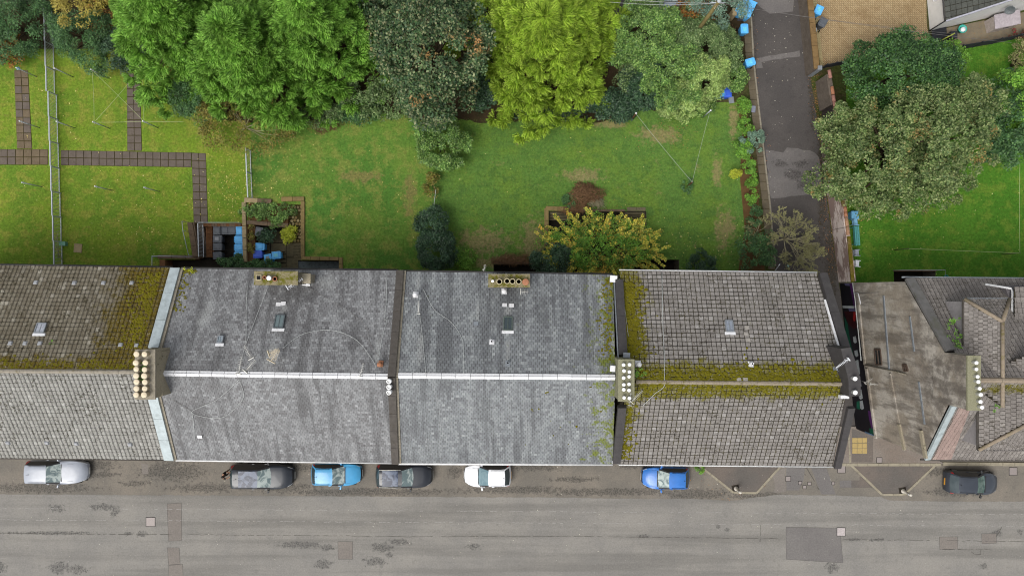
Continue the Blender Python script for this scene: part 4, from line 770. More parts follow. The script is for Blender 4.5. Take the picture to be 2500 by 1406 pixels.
GP = [((1553, 277), 'rusty clothes pole at the edge of the ivy, left'), ((1735, 270), 'white topped clothes pole near the two blue bins')]
gt = []
for (px, py), lb in GP:
    t = U(px, py, 2.1); gt.append(t); o = thing('clothes_pole', lb, 'clothes pole', (t.x, t.y, 0)); mb = MB(); mb.tube([(0, 0, 0), (0, 0, 2.1)], .04, 8); mb.build('pole', M_rust if px < 1600 else M_galv, o); mb = MB(); mb.lathe((0, 0, 2.08), [(.06, 0), (.07, .05), (.02, .08)], 8); mb.build('cap', M_whiteclean, o)
k3 = U(1690, 445, 2.0); o = thing('clothes_pole', 'dark clothes pole with weeds at its foot on the rough lawn', 'clothes pole', (U(1678, 455).x, U(1678, 455).y, 0)); mb = MB(); mb.tube([(0, 0, 0), (k3.x - o.location.x, k3.y - o.location.y, 2.0)], .04, 8); mb.build('pole', M_rust, o)
line('clothes_line', 'white clothes line from the ivy pole across the rough lawn', gt[0] + d_, k3, .12, .009, M_wire, 'clothes line'); line('clothes_line', 'white clothes line from the pole by blue bins', gt[1] + d_, k3, .12, .008, M_wire, 'clothes line')
a, b, c = U(2218, 607, 1.9), U(2490, 618, 1.9), U(2490, 392, 1.9); line('clothes_line', 'white clothes line along the bottom of the right hand lawn', a, b, .04, .012, M_cline, 'clothes line'); line('clothes_line', 'white clothes line down the right edge of the lawn', b, c, .04, .012, M_cline, 'clothes line')
for p, lb in ((a, 'clothes pole at the left end of the right lawn line'), (b, 'clothes pole at the right frame edge of the lawn')):
    mb = MB(); mb.tube([(p.x, p.y, 0), p], .03, 8); mb.lathe((p.x, p.y, 1.88), [(.04, 0), (.05, .05), (.02, .07)], 8); tag(mb.build('clothes_pole', simple('green_pole', C(92, 100, 62), .7)), lb, 'clothes pole')
# ------------------------------------------------------------------ wheelie bins
M_binblue = simple('blue_bin_plastic', C(92, 184, 246, .75), .45, .4, 0, .08); M_bingrey = simple('grey_bin_plastic', C(92, 97, 104), .5, .4, 0, .1); M_bindark = simple('dark_blue_bin_plastic', C(56, 98, 214, .75), .45, .4, 0, .08); M_cyan = simple('lid_sticker', C(120, 222, 246), .4); M_silver = simple('faded_print', C(150, 152, 158), .5)
BINPROTO = {}
def binproto(mat, sticker):
    key = (mat.name, sticker)
    if key in BINPROTO: return copy_tree(BINPROTO[key]), True
    o = thing('wheelie_bin', '', '')
    mb = MB(); vs = []
    for z, sx, sy in ((.08, .21, .24), (.92, .27, .32)):
        vs += [(-sx, -sy, z), (sx, -sy, z), (sx, sy, z), (-sx, sy, z)]
    mb.add(vs, [(3, 2, 1, 0), (4, 5, 6, 7), (0, 1, 5, 4), (1, 2, 6, 5), (2, 3, 7, 6), (3, 0, 4, 7)]); mb.build('body', mat, o, .03)
    mb = MB(); mb.box((0, 0, .955), (.59, .68, .07)); mb.box((0, -.01, 1.0), (.46, .52, .04), 0, 0, None, .85); lid = mb.build('lid', mat, o, .025)
    mb = MB(); mb.tube([(-.2, .37, .97), (.2, .37, .97)], .03, 8); mb.box((-.2, .35, .96), (.05, .08, .06)); mb.box((.2, .35, .96), (.05, .08, .06)); mb.build('handle', mat, o)
    for s in (-1, 1): mb = MB(); mb.tube([(s * .24, .3, .1), (s * .29, .3, .1)], .1, 12); mb.build('wheel', M_black, o)
    if sticker:
        mb = MB(); mb.box((0, -.02, 1.025), (.25, .30, .006)); mb.build('lid_sticker', sticker == 'c' and M_cyan or M_silver, lid)
    BINPROTO[key] = o; return o, False
def wbin(px, py, mat, lb, rz=0, z=0., st=None, grp=None, tilt=0):
    o, _ = binproto(mat, st); c = U(px, py, z + 1.0); o.location = (c.x, c.y, z); o.rotation_euler = (R(tilt), 0, R(rz)); tag(o, lb, 'bin', grp); return o
YZ = -1.03; G1 = 'wheelie bins in the brick bin yard'
for (px, py, rz, lb) in ((529, 562, 0, 'top left corner of the bin yard'), (549.5, 562, 0, 'top row, second from the left, in the bin yard'), (567.5, 562, 4, 'top row, next to the blue bins, in the bin yard')): wbin(px, py, M_bingrey, 'dark grey wheelie bin at ' + lb, rz, YZ, None, G1)
for (px, py, rz, lb, s) in ((530, 583, -92, 'upper of three in the left column, with pale print', 's'), (530, 602.5, -90, 'middle of three in the left column', None), (530, 624, -88, 'lowest of three in the left column', None)): wbin(px, py, M_bingrey, 'dark grey wheelie bin, ' + lb, rz, YZ, s, G1)
for (px, py, rz, lb) in ((584, 563, 0, 'topmost of the four blue ones by the wall'), (583.5, 585, 90, 'second from top of the four by the wall'), (583.5, 604.5, 90, 'third from top of the four by the wall'), (583, 624, 90, 'lowest of the four, half under leaves')): wbin(px, py, M_binblue, 'light blue wheelie bin, ' + lb, rz, YZ, None, G1)
G2 = 'wheelie bins in the sunken garden'
wbin(632, 565, M_bingrey, 'grey wheelie bin half hidden by plants in sunken garden', 170, YZ, None, G2); wbin(634, 602, M_binblue, 'light blue wheelie bin at the wall in sunken garden', -90, YZ, None, G2); wbin(628, 621, M_bindark, 'royal blue wheelie bin at the wall in sunken garden', -88, YZ, None, G2); wbin(654, 631, M_binblue, 'light blue wheelie bin with dark scribble near the bush', 190, YZ, 's', G2); wbin(674, 623, M_binblue, 'light blue wheelie bin with bright lid panel in sunken garden', -84, YZ, 'c', G2)
G3 = 'wheelie bins along the lane'
wbin(1818, 71, M_binblue, 'blue wheelie bin with bright sticker on the lane pavement, upper', 2, .09, 'c', G3); wbin(1832, 152, M_binblue, 'blue wheelie bin with bright sticker beside the pale lane strip', -75, .09, 'c', G3)
wbin(1758, 227, M_binblue, 'pale blue wheelie bin half under leaves at the lawn edge', -86, 0, None, G3); wbin(1777, 227, M_bindark, 'royal blue wheelie bin at the lawn edge beside the hedge', 4, 0, None, G3)
wbin(2000, 24, M_binblue, 'blue wheelie bin with bright sticker on the block paved driveway', 155, .02, 'c', None); wbin(2010, 54, M_bingrey, 'dark grey wheelie bin on the block paved driveway', 150, .02, None, None)
# communal recycling container by the utility pole
o = thing('recycling_container', 'large pale blue recycling container with sloped lid beside the lane top', 'container', (U(1808, 34).x, U(1808, 34).y, .09), R(-25)); mb = MB(); vs = [(-.55, -.5, 0), (.55, -.5, 0), (.55, .5, 0), (-.55, .5, 0), (-.65, -.58, 1.1), (.65, -.58, 1.1), (.65, .58, 1.35), (-.65, .58, 1.35)]; mb.add(vs, [(3, 2, 1, 0), (4, 5, 6, 7), (0, 1, 5, 4), (1, 2, 6, 5), (2, 3, 7, 6), (3, 0, 4, 7)]); mb.build('body', M_binblue, o, .04); mb = MB(); mb.box((.62, 0, 1.3), (.05, 1.0, .06), 0); mb.build('rim', M_fence, o); mb = MB(); mb.tube([(-.66, 0, 1.2), (.66, 0, 1.2)], .03, 6); mb.build('hinge', M_binblue, o)
for (px, py, lb) in ((1803, 47, 'left grey meter box below the blue container'), (1811, 47, 'right grey meter box below the blue container')):
    c = U(px, py); mb = MB(); mb.box((c.x, c.y, .5), (.24, .4, .85)); mb.box((c.x, c.y, .94), (.28, .44, .05)); tag(mb.build('meter_box', simple('grey_box', C(108, 110, 120), .5), None, .01), lb, 'box')
mb = MB(); c = U(1782, 44); mb.box((c.x, c.y, .55), (.28, .5, 1.1)); mb.box((c.x, c.y, 1.12), (.34, .56, .05)); tag(mb.build('stone_post', M_coppale, None, .02), 'short square pale stone gate post by the blue container', 'post')
# ------------------------------------------------------------------ things on the roofs
NS = {'B': (bN0, bN1, bR0, bR1), 'C': (cN0, cN1, cR0, cR1), 'D': (dN0, dN1, dR0, dR1), 'A': (aN0, aN1, aR0, aR1)}
def on_roof(u, px, py, h=0., south=False):
    "point on a roof slope seen at a pixel, and slope basis"
    if south: e0, e1, r0, r1 = {'B': (bS0, bS1, bR0, bR1), 'C': (cS0, cS1, cR0, cR1), 'D': (dS0, dS1, dR0, dR1), 'A': (aS0, aS1, aR0, aR1)}[u]
    else: e0, e1, r0, r1 = NS[u]
    ex = (e1 - e0).normalized(); n = ex.cross((r0 - e0).normalized()).normalized(); n = n if n.z > 0 else -n; up = n.cross(ex); up = up if up.z > 0 else -up
    o = Vector((0, 0, H)); d = U(px, py, 0) - o; t = (e0 + n * (h + .02) - o).dot(n) / d.dot(n); return o + d * t, ex, up, n
def frame_m(p, ex, up, n): return Matrix.Translation(p) @ Matrix((ex, up, n)).transposed().to_4x4()
BLD = {'A': A, 'B': B, 'C': Cb, 'D': D}
def skylight(u, px, py, wd, ln, glass, framem, flash=True, name='skylight'):
    p, ex, up, n = on_roof(u, px, py, .0); M4 = frame_m(p, ex, up, n); mb = MB()
    for c, s in (((0, ln / 2, .07), (wd, .07, .14)), ((0, -ln / 2, .07), (wd, .07, .14)), ((-wd / 2, 0, .07), (.06, ln, .14)), ((wd / 2, 0, .07), (.06, ln, .14)), ((0, 0, .10), (.04, ln, .03))): mb.box(c, s)
    o = mb.build(name, framem, BLD[u]); o.matrix_local = M4; mb = MB(); mb.box((-wd / 4, 0, .09), (wd / 2 - .05, ln - .07, .02)); mb.box((wd / 4, 0, .09), (wd / 2 - .05, ln - .07, .02)); mb.build('pane', glass, o)
    if flash: mb = MB(); mb.box((0, ln / 2 + .11, .03), (wd + .22, .18, .06)); mb.build('flashing', M_white, o)
    return o
skylight('A', 101, 802, .55, .62, simple('blind_glass', C(176, 180, 190), .15, .5), M_lead); skylight('B', 683, 786, .55, .86, M_glass, simple('dark_frame', C(92, 100, 104), .5)); skylight('B', 539, 830, .3, .42, simple('pale_glass', C(150, 164, 172), .2, .5), M_lead); skylight('C', 1240, 791, .52, .88, M_glassd, simple('green_frame', C(96, 108, 100), .5)); skylight('D', 1780, 797, .44, .72, simple('cloudy_glass', C(150, 158, 170), .2, .5), M_lead)
def vent(u, px, py, mat, kind='cowl', par=None, south=False):
    p, ex, up, n = on_roof(u, px, py, 0, south); mb = MB()
    if kind == 'cowl': mb.box((0, 0, .02), (.34, .4, .03), 0, 0, frame_m(p, ex, up, n)); mb.lathe((p.x, p.y, p.z - .05), [(.1, 0), (.1, .35), (.15, .36), (.15, .44), (.05, .48)], 12); return mb.build('roof_vent', mat, BLD[u])
    if kind == 'pipe': mb.lathe((p.x, p.y, p.z - .1), [(.085, 0), (.085, .5), (.06, .5), (.06, .4)], 12); mb.box((0, .08, .015), (.3, .36, .03), 0, 0, frame_m(p, ex, up, n)); o = mb.build('vent_pipe', mat, BLD[u]); m2 = MB(); m2.lathe((p.x, p.y, p.z + .31), [(.058, 0), (.058, .01)], 10); m2.build('flue', M_black, o); return o
    if kind == 'tile': mb.box((0, 0, .06), (.28, .26, .07), 0, 0, frame_m(p, ex, up, n), .7); return mb.build('vent_tile', mat, BLD[u])
    if kind == 'patch': mb.box((0, 0, .03), (.3, .24, .03), 0, 0, frame_m(p, ex, up, n)); return mb.build('flashing', mat, BLD[u])
M_vt = simple('grey_vent_plastic', C(166, 168, 172), .5)
for px, py in ((88, 690), (182, 691), (253, 691), (322, 691), (26, 838), (62, 838), (98, 838), (295, 842), (334, 843)): vent('A', px, py, M_vt, 'tile')
for px, py in ((20, 1080), (115, 1080), (187, 1082), (318, 1084)): vent('A', px, py, M_vt, 'tile', south=True)
vent('C', 1015, 720, M_white, 'cowl'); vent('C', 1162, 790, M_lead, 'patch'); vent('C', 1201, 832, M_white, 'pipe'); vent('C', 1240, 884, M_lead, 'pipe'); vent('C', 1232, 745, M_white, 'patch'); vent('C', 1249, 746, M_white, 'patch'); vent('C', 1231, 711, M_white, 'cowl'); vent('D', 1832, 886, M_white, 'pipe'); vent('D', 1558, 888, M_white, 'cowl'); vent('D', 2040, 900, M_lead, 'pipe'); vent('B', 929, 888, M_terra, 'cowl'); vent('B', 692, 741, M_white, 'patch'); vent('B', 680, 743, M_white, 'patch'); vent('B', 488, 1065, M_white, 'patch', south=True)
for px, py in ((1813, 679), (1820, 679), (2124 - 300, 800), (1822, 815), (1826, 830), (1804, 927), (1820, 927)):
    p, ex, up, n = on_roof('D', px, py, .04); mb = MB(); mb.box((0, 0, .005), (.27, .25, .03), 0, 0, frame_m(p, ex, up, n)); mb.build('replaced_tile', simple('pale_new_tile', C(168, 162, 154), .9) if 'pale_new_tile' not in bpy.data.materials else bpy.data.materials['pale_new_tile'], D)
def antenna(lb, p, az, L=.95, mast=.9, n=9, ew=.34, mat=None, tilt=0, cross=0):
    o = thing('tv_aerial', lb, 'aerial', p, R(az)); m = mat or M_alu; mb = MB(); mb.tube([(0, 0, -mast), (0, 0, .06)], .02, 6); mb.build('mast', m, o); mb = MB(); mb.tube([(-.12, 0, 0), (L, 0, tilt)], .016, 6); mb.build('boom', m, o)
    mb = MB()
    for i in range(n): x = L * (i + .4) / n; wv = ew * (1 - .35 * i / n); mb.tube([(x, -wv / 2, tilt * x / L), (x, wv / 2, tilt * x / L)], .010, 4)
    mb.build('elements', m, o)
    mb = MB(); mb.box((-.1, 0, 0), (.03, ew * 1.1, .2)); mb.build('reflector', m, o); return o
def ra(u, px, py, h, south=False): return on_roof(u, px, py, h, south)[0]
antenna('white yagi aerial above the left slate ridge, upper one', ra('B', 612, 872, .9), 118, .8); antenna('white yagi aerial above the left slate ridge, lower left', ra('B', 583, 908, .9), 80, .95); antenna('white yagi aerial above the left slate ridge, lower right', ra('B', 602, 903, .9), 50, .8)
antenna('tangled cream aerial on the left slate roof below skylight', ra('B', 664, 878, .8), 62, .7, .8, 11, .5, M_pot); antenna('tangled cream aerial lying across the other below skylight', ra('B', 660, 862, .6), 20, .6, .6, 9, .4, M_pot); antenna('small grey aerial by the white ridge near brown coping', ra('B', 880, 914, .7), 75, .7, .7, 7, .22)
antenna('grey aerial on the right slate roof near its top left', ra('C', 1022, 762, .7), 90, .7, .7, 10, .2); antenna('white aerial on the mossy chimney of the left slate roof', U(705, 700, 11.0), 30, 1.0, 1.6, 9, .3, M_whiteclean); antenna('aerial fixed to the white potted chimney of the tiled roof', U(1544, 978, 13.3), 45, .85, 2.2, 9, .3)
antenna('upright pole aerial beside the white potted chimney', U(1538, 985, 13.3), 85, .7, 2.2, 3, .2); antenna('white aerial on the black gable chimney of the tiled roof', U(2068, 879, 13.2), 215, .8, 1.6, 9, .2, M_whiteclean)
antenna('aerial on gable wall bracket pointing up right', Vector(wall_px(2128, 932)) + Vector((-.5, 0, .2)), 32, 1.0, .6, 10, .22); antenna('aerial on gable wall bracket pointing right', Vector(wall_px(2140, 936)) + Vector((-.5, 0, .2)), -5, 1.0, .6, 10, .2); antenna('small aerial poking over the rear eave near the dark light well', U(1180, 664, 8.7), 75, .5, .7, 6, .25); antenna('small cross aerial below the open pot chimney', ra('C', 1275, 712, .8), 0, .4, .8, 4, .35)
def rcable(lb, u, pts, r=.012, south=None, mat=None):
    mb = MB(); q = []
    for p in pts: q.append(on_roof(u, p[0], p[1], .05, p[1] > (912 if u in 'BA' else 920 if u == 'C' else 935))[0])
    sm = []
    for i in range(len(q) - 1):
        p0, p1, p2, p3 = q[max(i - 1, 0)], q[i], q[i + 1], q[min(i + 2, len(q) - 1)]
        for k in range(6): t = k / 6; sm.append(.5 * ((2 * p1) + (p2 - p0) * t + (2 * p0 - 5 * p1 + 4 * p2 - p3) * t * t + (3 * p1 - p0 - 3 * p2 + p3) * t ** 3))
    mb.tube(sm + [q[-1]], r, 5); return tag(mb.build('cable', mat or M_wire), lb, 'cable')
rcable('pale cable running down the left slate roof beside its aerials', 'B', [(604, 690), (601, 760), (600, 830), (586, 890), (585, 910)]); rcable('taut cable from mossy chimney towards the ridge aerials', 'B', [(656, 696), (625, 775), (600, 840)]); rcable('arched cable across the left slate roof from the cream aerials', 'B', [(690, 850), (740, 815), (810, 806), (870, 830), (910, 880), (918, 900)]); rcable('cable beside the brown coping on the left slate roof', 'B', [(942, 665), (944, 720), (939, 780), (946, 775), (932, 830), (923, 885)]); rcable('looped cable on the street slope of the left slate roof', 'B', [(585, 925), (530, 975), (469, 1004), (500, 1018), (545, 1018), (580, 990), (595, 965), (585, 930)]); rcable('cable hanging down the street slope of the left slate roof', 'B', [(468, 1005), (472, 1030), (475, 1075)]); rcable('dark cable on the street slope from lichened chimney', 'B', [(420, 975), (469, 1004)], .012, None, M_darkwire)
rcable('curved cable on the right slate roof', 'C', [(1033, 705), (1060, 755), (1100, 785), (1125, 820), (1132, 850), (1132, 912)]); rcable('cable below the grey aerial on the right slate roof', 'C', [(1024, 762), (1030, 810), (1040, 912)], .01); rcable('long pale cable over the tiled roof', 'D', [(1616, 665), (1618, 780), (1622, 880), (1622, 926), (1620, 945), (1600, 960), (1570, 990)], .016); rcable('thin cable on the mossy strip of the tiled roof', 'D', [(1512, 680), (1522, 730), (1534, 820)], .012); rcable('fine dark cable on the left slate roof between skylight and coping', 'B', [(750, 700), (880, 780), (905, 840), (925, 870)], .009, None, M_darkwire)
# moss cushions and weeds
def lumps(name, pts, r0, r1, mat, parent, flatz=.5):
    V, Fc = [], []; n = len(pts); a = np.array([[math.cos(k * math.pi / 3), math.sin(k * math.pi / 3), 0] for k in range(6)]); base = np.vstack([a, a * .6 + [0, 0, .7], [[0, 0, 1]]]); f = [(k, (k + 1) % 6, 6 + (k + 1) % 6) for k in range(6)] + [(k, 6 + (k + 1) % 6, 6 + k) for k in range(6)] + [(6 + k, 6 + (k + 1) % 6, 12) for k in range(6)]
    f = np.array(f); P = np.array([list(p) for p in pts]); s = rng.uniform(r0, r1, n); sc = np.stack([s * rng.uniform(.7, 1.4, n), s * rng.uniform(.7, 1.3, n), s * flatz], 1)
    V = (base[None] * sc[:, None] + P[:, None]).reshape(-1, 3); Fq = (f[None] + (np.arange(n) * 13)[:, None, None]).reshape(-1, 3); o = npmesh(name, V, Fq, mat, parent, True); o['kind'] = 'stuff'; return o
pts = []
for i in range(1500):
    s = i % 2; py = 936 + (random.gauss(0, 14) if s else -abs(random.gauss(0, 22))); px = random.uniform(1560, 2068); pts.append(on_roof('D', px, py, .0, py > 936)[0])
for i in range(700): px = 1518 + abs(random.gauss(0, 22)) ; py = random.uniform(690, 870); pts.append(on_roof('D', px + (py - 680) * .06, py, 0)[0])
for i in range(250): px = 1512 + abs(random.gauss(0, 16)); py = random.uniform(990, 1120); pts.append(on_roof('D', px, py, 0, True)[0])
lumps('moss_cushions', pts, .04, .12, M_moss, D)
pts = [on_roof('A', random.uniform(0, 335), 903 - abs(random.gauss(0, 14)), 0)[0] for i in range(420)] + [on_roof('A', (lambda y: 345 + (850 - y) * .27 - abs(random.gauss(0, 26)))(yy), yy, 0)[0] for yy in [random.uniform(665, 850) for i in range(620)]]
lumps('moss_cushions', pts, .04, .11, M_moss, A)
pts = [on_roof('C', 1494 - abs(random.gauss(0, 16)), random.uniform(675, 880), 0)[0] for i in range(160)] + [on_roof('C', random.uniform(1280, 1490), random.uniform(930, 1090), 0, True)[0] for i in range(14)]; lumps('moss_cushions', pts, .03, .09, M_moss, Cb)
pts = [on_roof('B', 446 + abs(random.gauss(0, 12)) - (y - 660) * .24, y, 0)[0] for y in [random.uniform(660, 760) for i in range(90)]] + [on_roof('B', random.uniform(446, 480), random.uniform(658, 668), 0)[0] for i in range(40)]; lumps('moss_cushions', pts, .03, .07, M_moss, B)
# ------------------------------------------------------------------ lane walls, fences, white bungalow
LWALL = thing('lane_wall', 'tall peeling painted lane wall with tiled coping beside the right lawn', 'wall')
def wseg(p0, p1, h, w, mat, name='wall_segment', zc=0):
    mb = MB(); a, b = U(*p0), U(*p1); mb.beam((a.x, a.y, h / 2), (b.x, b.y, h / 2), w, h, up=(0, 0, 1)); return mb.build(name, mat, LWALL)
def m_peel():
    n = NT('peeling_wall_paint'); f = n.noise(1.1, 7, .75, n.mapping((1, .35, 1))); col = n.mix(n.rng(f, .46, .54), C(138, 118, 110, .8), C(206, 192, 184, .8)); col = n.mix(n.rng(n.noise(6, 5, .8), .6, .7), col, C(110, 90, 82, .8)); n.bump(f, .4, .02); return n.done(col, .9, .15)
M_peel = m_peel(); M_wallstone = m_coping('rubble_wall', C(120, 110, 100), C(104, 94, 84), C(142, 130, 118))
wseg((2014, 395), (2037, 560), 2.0, .35, M_peel); wseg((2037, 561), (2053, 688), 2.0, .35, M_peel); wseg((1996, 200), (2006, 272), 1.9, .35, M_wallstone); wseg((2006, 300), (2013, 394), 1.9, .35, M_wallstone)
mb = MB(); a = U(2004, 285); mb.box((a.x + .12, a.y, .9), (.1, .8, 1.8)); mb.build('door', simple('dark_door', C(64, 54, 52), .7), LWALL)
def tcop(p0, p1, mat, h=2.05, n=4, r=.13):
    a, b = U(p0[0], p0[1], h), U(p1[0], p1[1], h)
    for i in range(n):
        mb = MB(); mb.tube([lerp(a, b, i / n) + Vector((0, 0, .0)), lerp(a, b, (i + .96) / n)], r, 8); mb.build('coping_tile', mat, LWALL)
M_pinkt = simple('pink_coping_tile', C(176, 128, 114), .8, .2, 0, .15, 5)
tcop((2024, 172), (2028, 192), M_pinkt, 2.0, 1); tcop((2031, 212), (2034, 232), M_terra, 2.0, 1); tcop((2034, 233), (2042, 285), M_pinkt, 2.0, 3); tcop((2063, 505), (2066, 530), M_terra, 2.1, 2); tcop((2066, 531), (2071, 575), simple('tan_coping_tile', C(176, 136, 104), .8), 2.1, 2)
a, b = U(2072, 577, 2.05), U(2082, 688, 2.05); mb = MB(); mb.beam(a, b, .26, .1); mb.build('mossy_coping', m_mossycap('coping_moss', C(132, 112, 74), C(122, 110, 34), .36), LWALL); a, b = U(2020, 290, 2.05), U(2060, 505, 2.05); mb = MB(); mb.beam(a, b, .26, .1); mb.build('mossy_coping', m_mossycap('coping_moss2', C(132, 112, 84), C(112, 104, 44), .5), LWALL)
DW = thing('driveway_wall', 'brown capped wall between lane and block paved driveway', 'wall'); a, b = U(1947, -60), U(1971, 186); mb = MB(); mb.beam((a.x, a.y, .8), (b.x, b.y, .8), .3, 1.6); mb.build('wall', M_wallstone, DW)
for i in range(9): p, q = lerp(a, b, i / 9), lerp(a, b, (i + .97) / 9); mb = MB(); mb.beam((p.x, p.y, 1.65), (q.x, q.y, 1.65), .42, .1); mb.build('coping_stone', m_coping('brown_cap', C(142, 116, 78), C(122, 98, 66), C(92, 80, 54)) if 'brown_cap' not in bpy.data.materials else bpy.data.materials['brown_cap'], DW)
c = U(1977, 184); mb = MB(); mb.box((c.x, c.y, .9), (.3, .3, 1.8)); mb.build('end_post', M_lead, DW); c = U(1968, 92); mb = MB(); mb.box((c.x, c.y, .8), (.26, .26, 1.6)); mb.build('gate_post', M_lead, DW)
def slatfence(label, pts, h, mat, pitch=.14, post=1.8, th=.03, name='slat_fence'):
    f = thing(name, label, 'fence')
    for a, b in zip(pts[:-1], pts[1:]):
        A_, B_ = U(*a), U(*b); L = (B_ - A_).length; n = max(1, round(L / post)); k = max(1, round(h / pitch)); rz = math.atan2((B_ - A_).y, (B_ - A_).x)
        for i in range(n):
            p, q = lerp(A_, B_, i / n), lerp(A_, B_, (i + 1) / n); mb = MB(); mb.box((p.x, p.y, h / 2 + .03), (.09, .09, h + .06), rz); mb.build('post', mat, f)
            for j in range(k): z = (j + .5) * pitch; mb = MB(); mb.beam((p.x, p.y, z), (q.x, q.y, z), th, pitch * .86); mb.build('slat', mat, f)
    return f
slatfence('black slatted fence along the bottom edge of the driveway', [(1982, 182), (2006, 168), (2030, 163), (2118, 147)], 1.0, M_fence, .2); slatfence('black slatted fence with posts in front of the white bungalow', [(2328, 124), (2420, 108), (2560, 78)], 1.2, M_fence, .2); 
f = thing('decking', 'black slatted decking ramp at the corner of white bungalow', 'decking')
for i in range(10): a, b = U(2273 + i * 2, 92 - i * 3.4), U(2308, 96 - i * 3.6); mb = MB(); mb.beam((a.x, a.y, .12), (b.x, b.y, .12), .13, .04); mb.build('board', M_fence, f)
mb = MB(); a, b = U(2272, 94), U(2308, 78); mb.box(((a.x + b.x) / 2, (a.y + b.y) / 2, .05), (1.0, 1.1, .09)); mb.build('frame', M_fence, f)
# bungalow
HB = thing('bungalow', 'white rendered bungalow with dark tiled roof at the top right corner', 'building')
s0 = U(2270, 76); s1 = U(2560, 12); w0 = U(2258, -60); z0 = 2.35; M_wr = simple('white_render', C(236, 234, 230, .68), .85, .2, 0, .05, 3); dsou = (s1 - s0); dn = (w0 - s0)
apx = s0 + dsou * .62; zap = 5.6; mb = MB(); vs = [s0, s1, s1 + dn, w0, s0 + Vector((0, 0, z0)), s1 + Vector((0, 0, z0)), s1 + dn + Vector((0, 0, z0)), w0 + Vector((0, 0, z0)), apx + Vector((0, 0, zap)), apx + dn + Vector((0, 0, zap))]
mb.add(vs, [(0, 1, 5, 8, 4), (3, 0, 4, 7), (1, 2, 6, 5), (2, 3, 7, 9, 6)]); mb.build('wall', M_wr, HB)
o1 = dsou.normalized() * -.2; o2 = dn.normalized() * -.1; upv = Vector((0, 0, .04)); zz = Vector((0, 0, z0 - .1))
slope_tiles(HB, w0 + zz + o1, s0 + zz + o1 + o2, apx + Vector((0, 0, zap + .04)) + o2, apx + dn + Vector((0, 0, zap + .04)), .42, .34, .1, .04, M_tileW, M_deck, 0, 'flat')
mb = MB(); mb.beam(s0 + zz + o1 + o2 + upv, apx + Vector((0, 0, zap)) + o2 + upv, .12, .12); mb.build('verge', simple('grey_verge', C(170, 170, 182), .6), HB); gutter(HB, s0 + zz + o1 * 1.4 + o2, w0 + zz + o1 * 1.4, M_gutter_b, .05, 0)
nw = Vector((dsou.y, -dsou.x, 0)).normalized() * .02; pw = s0 + dn * .5; mb = MB(); ax = dn.normalized(); off = dsou.normalized() * -.03
for a_, b_, m_, z_ in ((.28, .62, M_fence, 0),): pass
c = s0 + dn.normalized() * 1.9 + off; mb.add([c + Vector((0, 0, .9)), c + ax * 1.2 + Vector((0, 0, .9)), c + ax * 1.2 + Vector((0, 0, 2.0)), c + Vector((0, 0, 2.0))], [(0, 1, 2, 3), (3, 2, 1, 0)]); wn = mb.build('window', M_glass, HB); mb = MB()
for p, q in ((Vector((0, 0, .9)), ax * 1.2 + Vector((0, 0, .9))), (Vector((0, 0, 2.)), ax * 1.2 + Vector((0, 0, 2.))), (Vector((0, 0, .9)), Vector((0, 0, 2.))), (ax * 1.2 + Vector((0, 0, .9)), ax * 1.2 + Vector((0, 0, 2.)))): mb.beam(c + p + off, c + q + off, .09, .06)
mb.build('window_frame', M_whiteclean, wn)
mb = MB(); mb.tube([s0 + off * 2 + Vector((0, 0, .05)), s0 + off * 2 + Vector((0, 0, z0 - .15))], .045, 6); mb.build('downpipe', M_fence, HB)
dish = thing('satellite_dish', 'dark grey satellite dish on the white bungalow gable', 'satellite dish', s0 + dsou * .46 + Vector((.1, -.35, 2.6)), R(-30)); mb = MB(); mb.lathe((0, 0, 0), [(.02, 0), (.2, .03), (.33, .1), (.345, .1), (.2, .01)], 16); o = mb.build('reflector', simple('dish_grey', C(104, 110, 112), .5), dish); o.rotation_euler = (R(62), 0, 0); mb = MB(); mb.tube([(0, .05, 0), (0, .4, -.05)], .025, 6); mb.tube([(0, -.1, 0), (0, -.35, .12)], .012, 5); mb.build('arm', M_galv, dish)
flat_ = struct(flat('patio', [(2310, 70), (2560, 18), (2560, 80), (2328, 118), (2314, 100)], .03, m_coping('patio_slab', C(146, 134, 112), C(130, 120, 104), C(168, 130, 84)), None, .03))
sh = thing('storage_box', 'beige plastic garden storage box against the white bungalow', 'storage box', U(2434, 62), R(12)); mb = MB(); mb.box((0, 0, .5), (1.9, .95, 1.0)); mb.build('body', simple('beige_plastic', C(196, 184, 176), .5), sh, .03); mb = MB(); mb.add([(-1, -.52, 1.0), (1, -.52, 1.0), (1, .52, 1.18), (-1, .52, 1.18), (-1, -.52, 1.06), (1, -.52, 1.06), (1, .52, 1.25), (-1, .52, 1.25)], [(3, 2, 1, 0), (4, 5, 6, 7), (0, 1, 5, 4), (1, 2, 6, 5), (2, 3, 7, 6), (3, 0, 4, 7)]); mb.build('lid', simple('lilac_grey_plastic', C(186, 176, 180), .5), sh, .02); mb = MB(); mb.tube([(-.2, -.54, .8), (.2, -.54, .8)], .02, 6); mb.build('handle', M_fence, sh)
bk = thing('laundry_basket', 'turquoise and white laundry basket on the bungalow patio', 'basket', U(2342, 76)); mb = MB(); mb.lathe((0, 0, .03), [(.22, 0), (.3, .35), (.33, .36), (.33, .4), (.27, .4), (.2, .06)], 14); mb.build('basket', simple('turquoise_plastic', C(70, 196, 180), .5), bk); mb = MB(); mb.lathe((.05, -.03, .3), [(.2, 0), (.18, .12), (.06, .16)], 9); mb.build('cloth', M_whiteclean, bk)
mb = MB(); mb.tube([U(2286, 106, .3), U(2331, 82, 1.4)], .05, 6); tag(mb.build('clothes_prop', simple('lime_painted_wood', C(168, 176, 72), .7)), 'slanted lime yellow wooden prop by the black decking', 'prop')
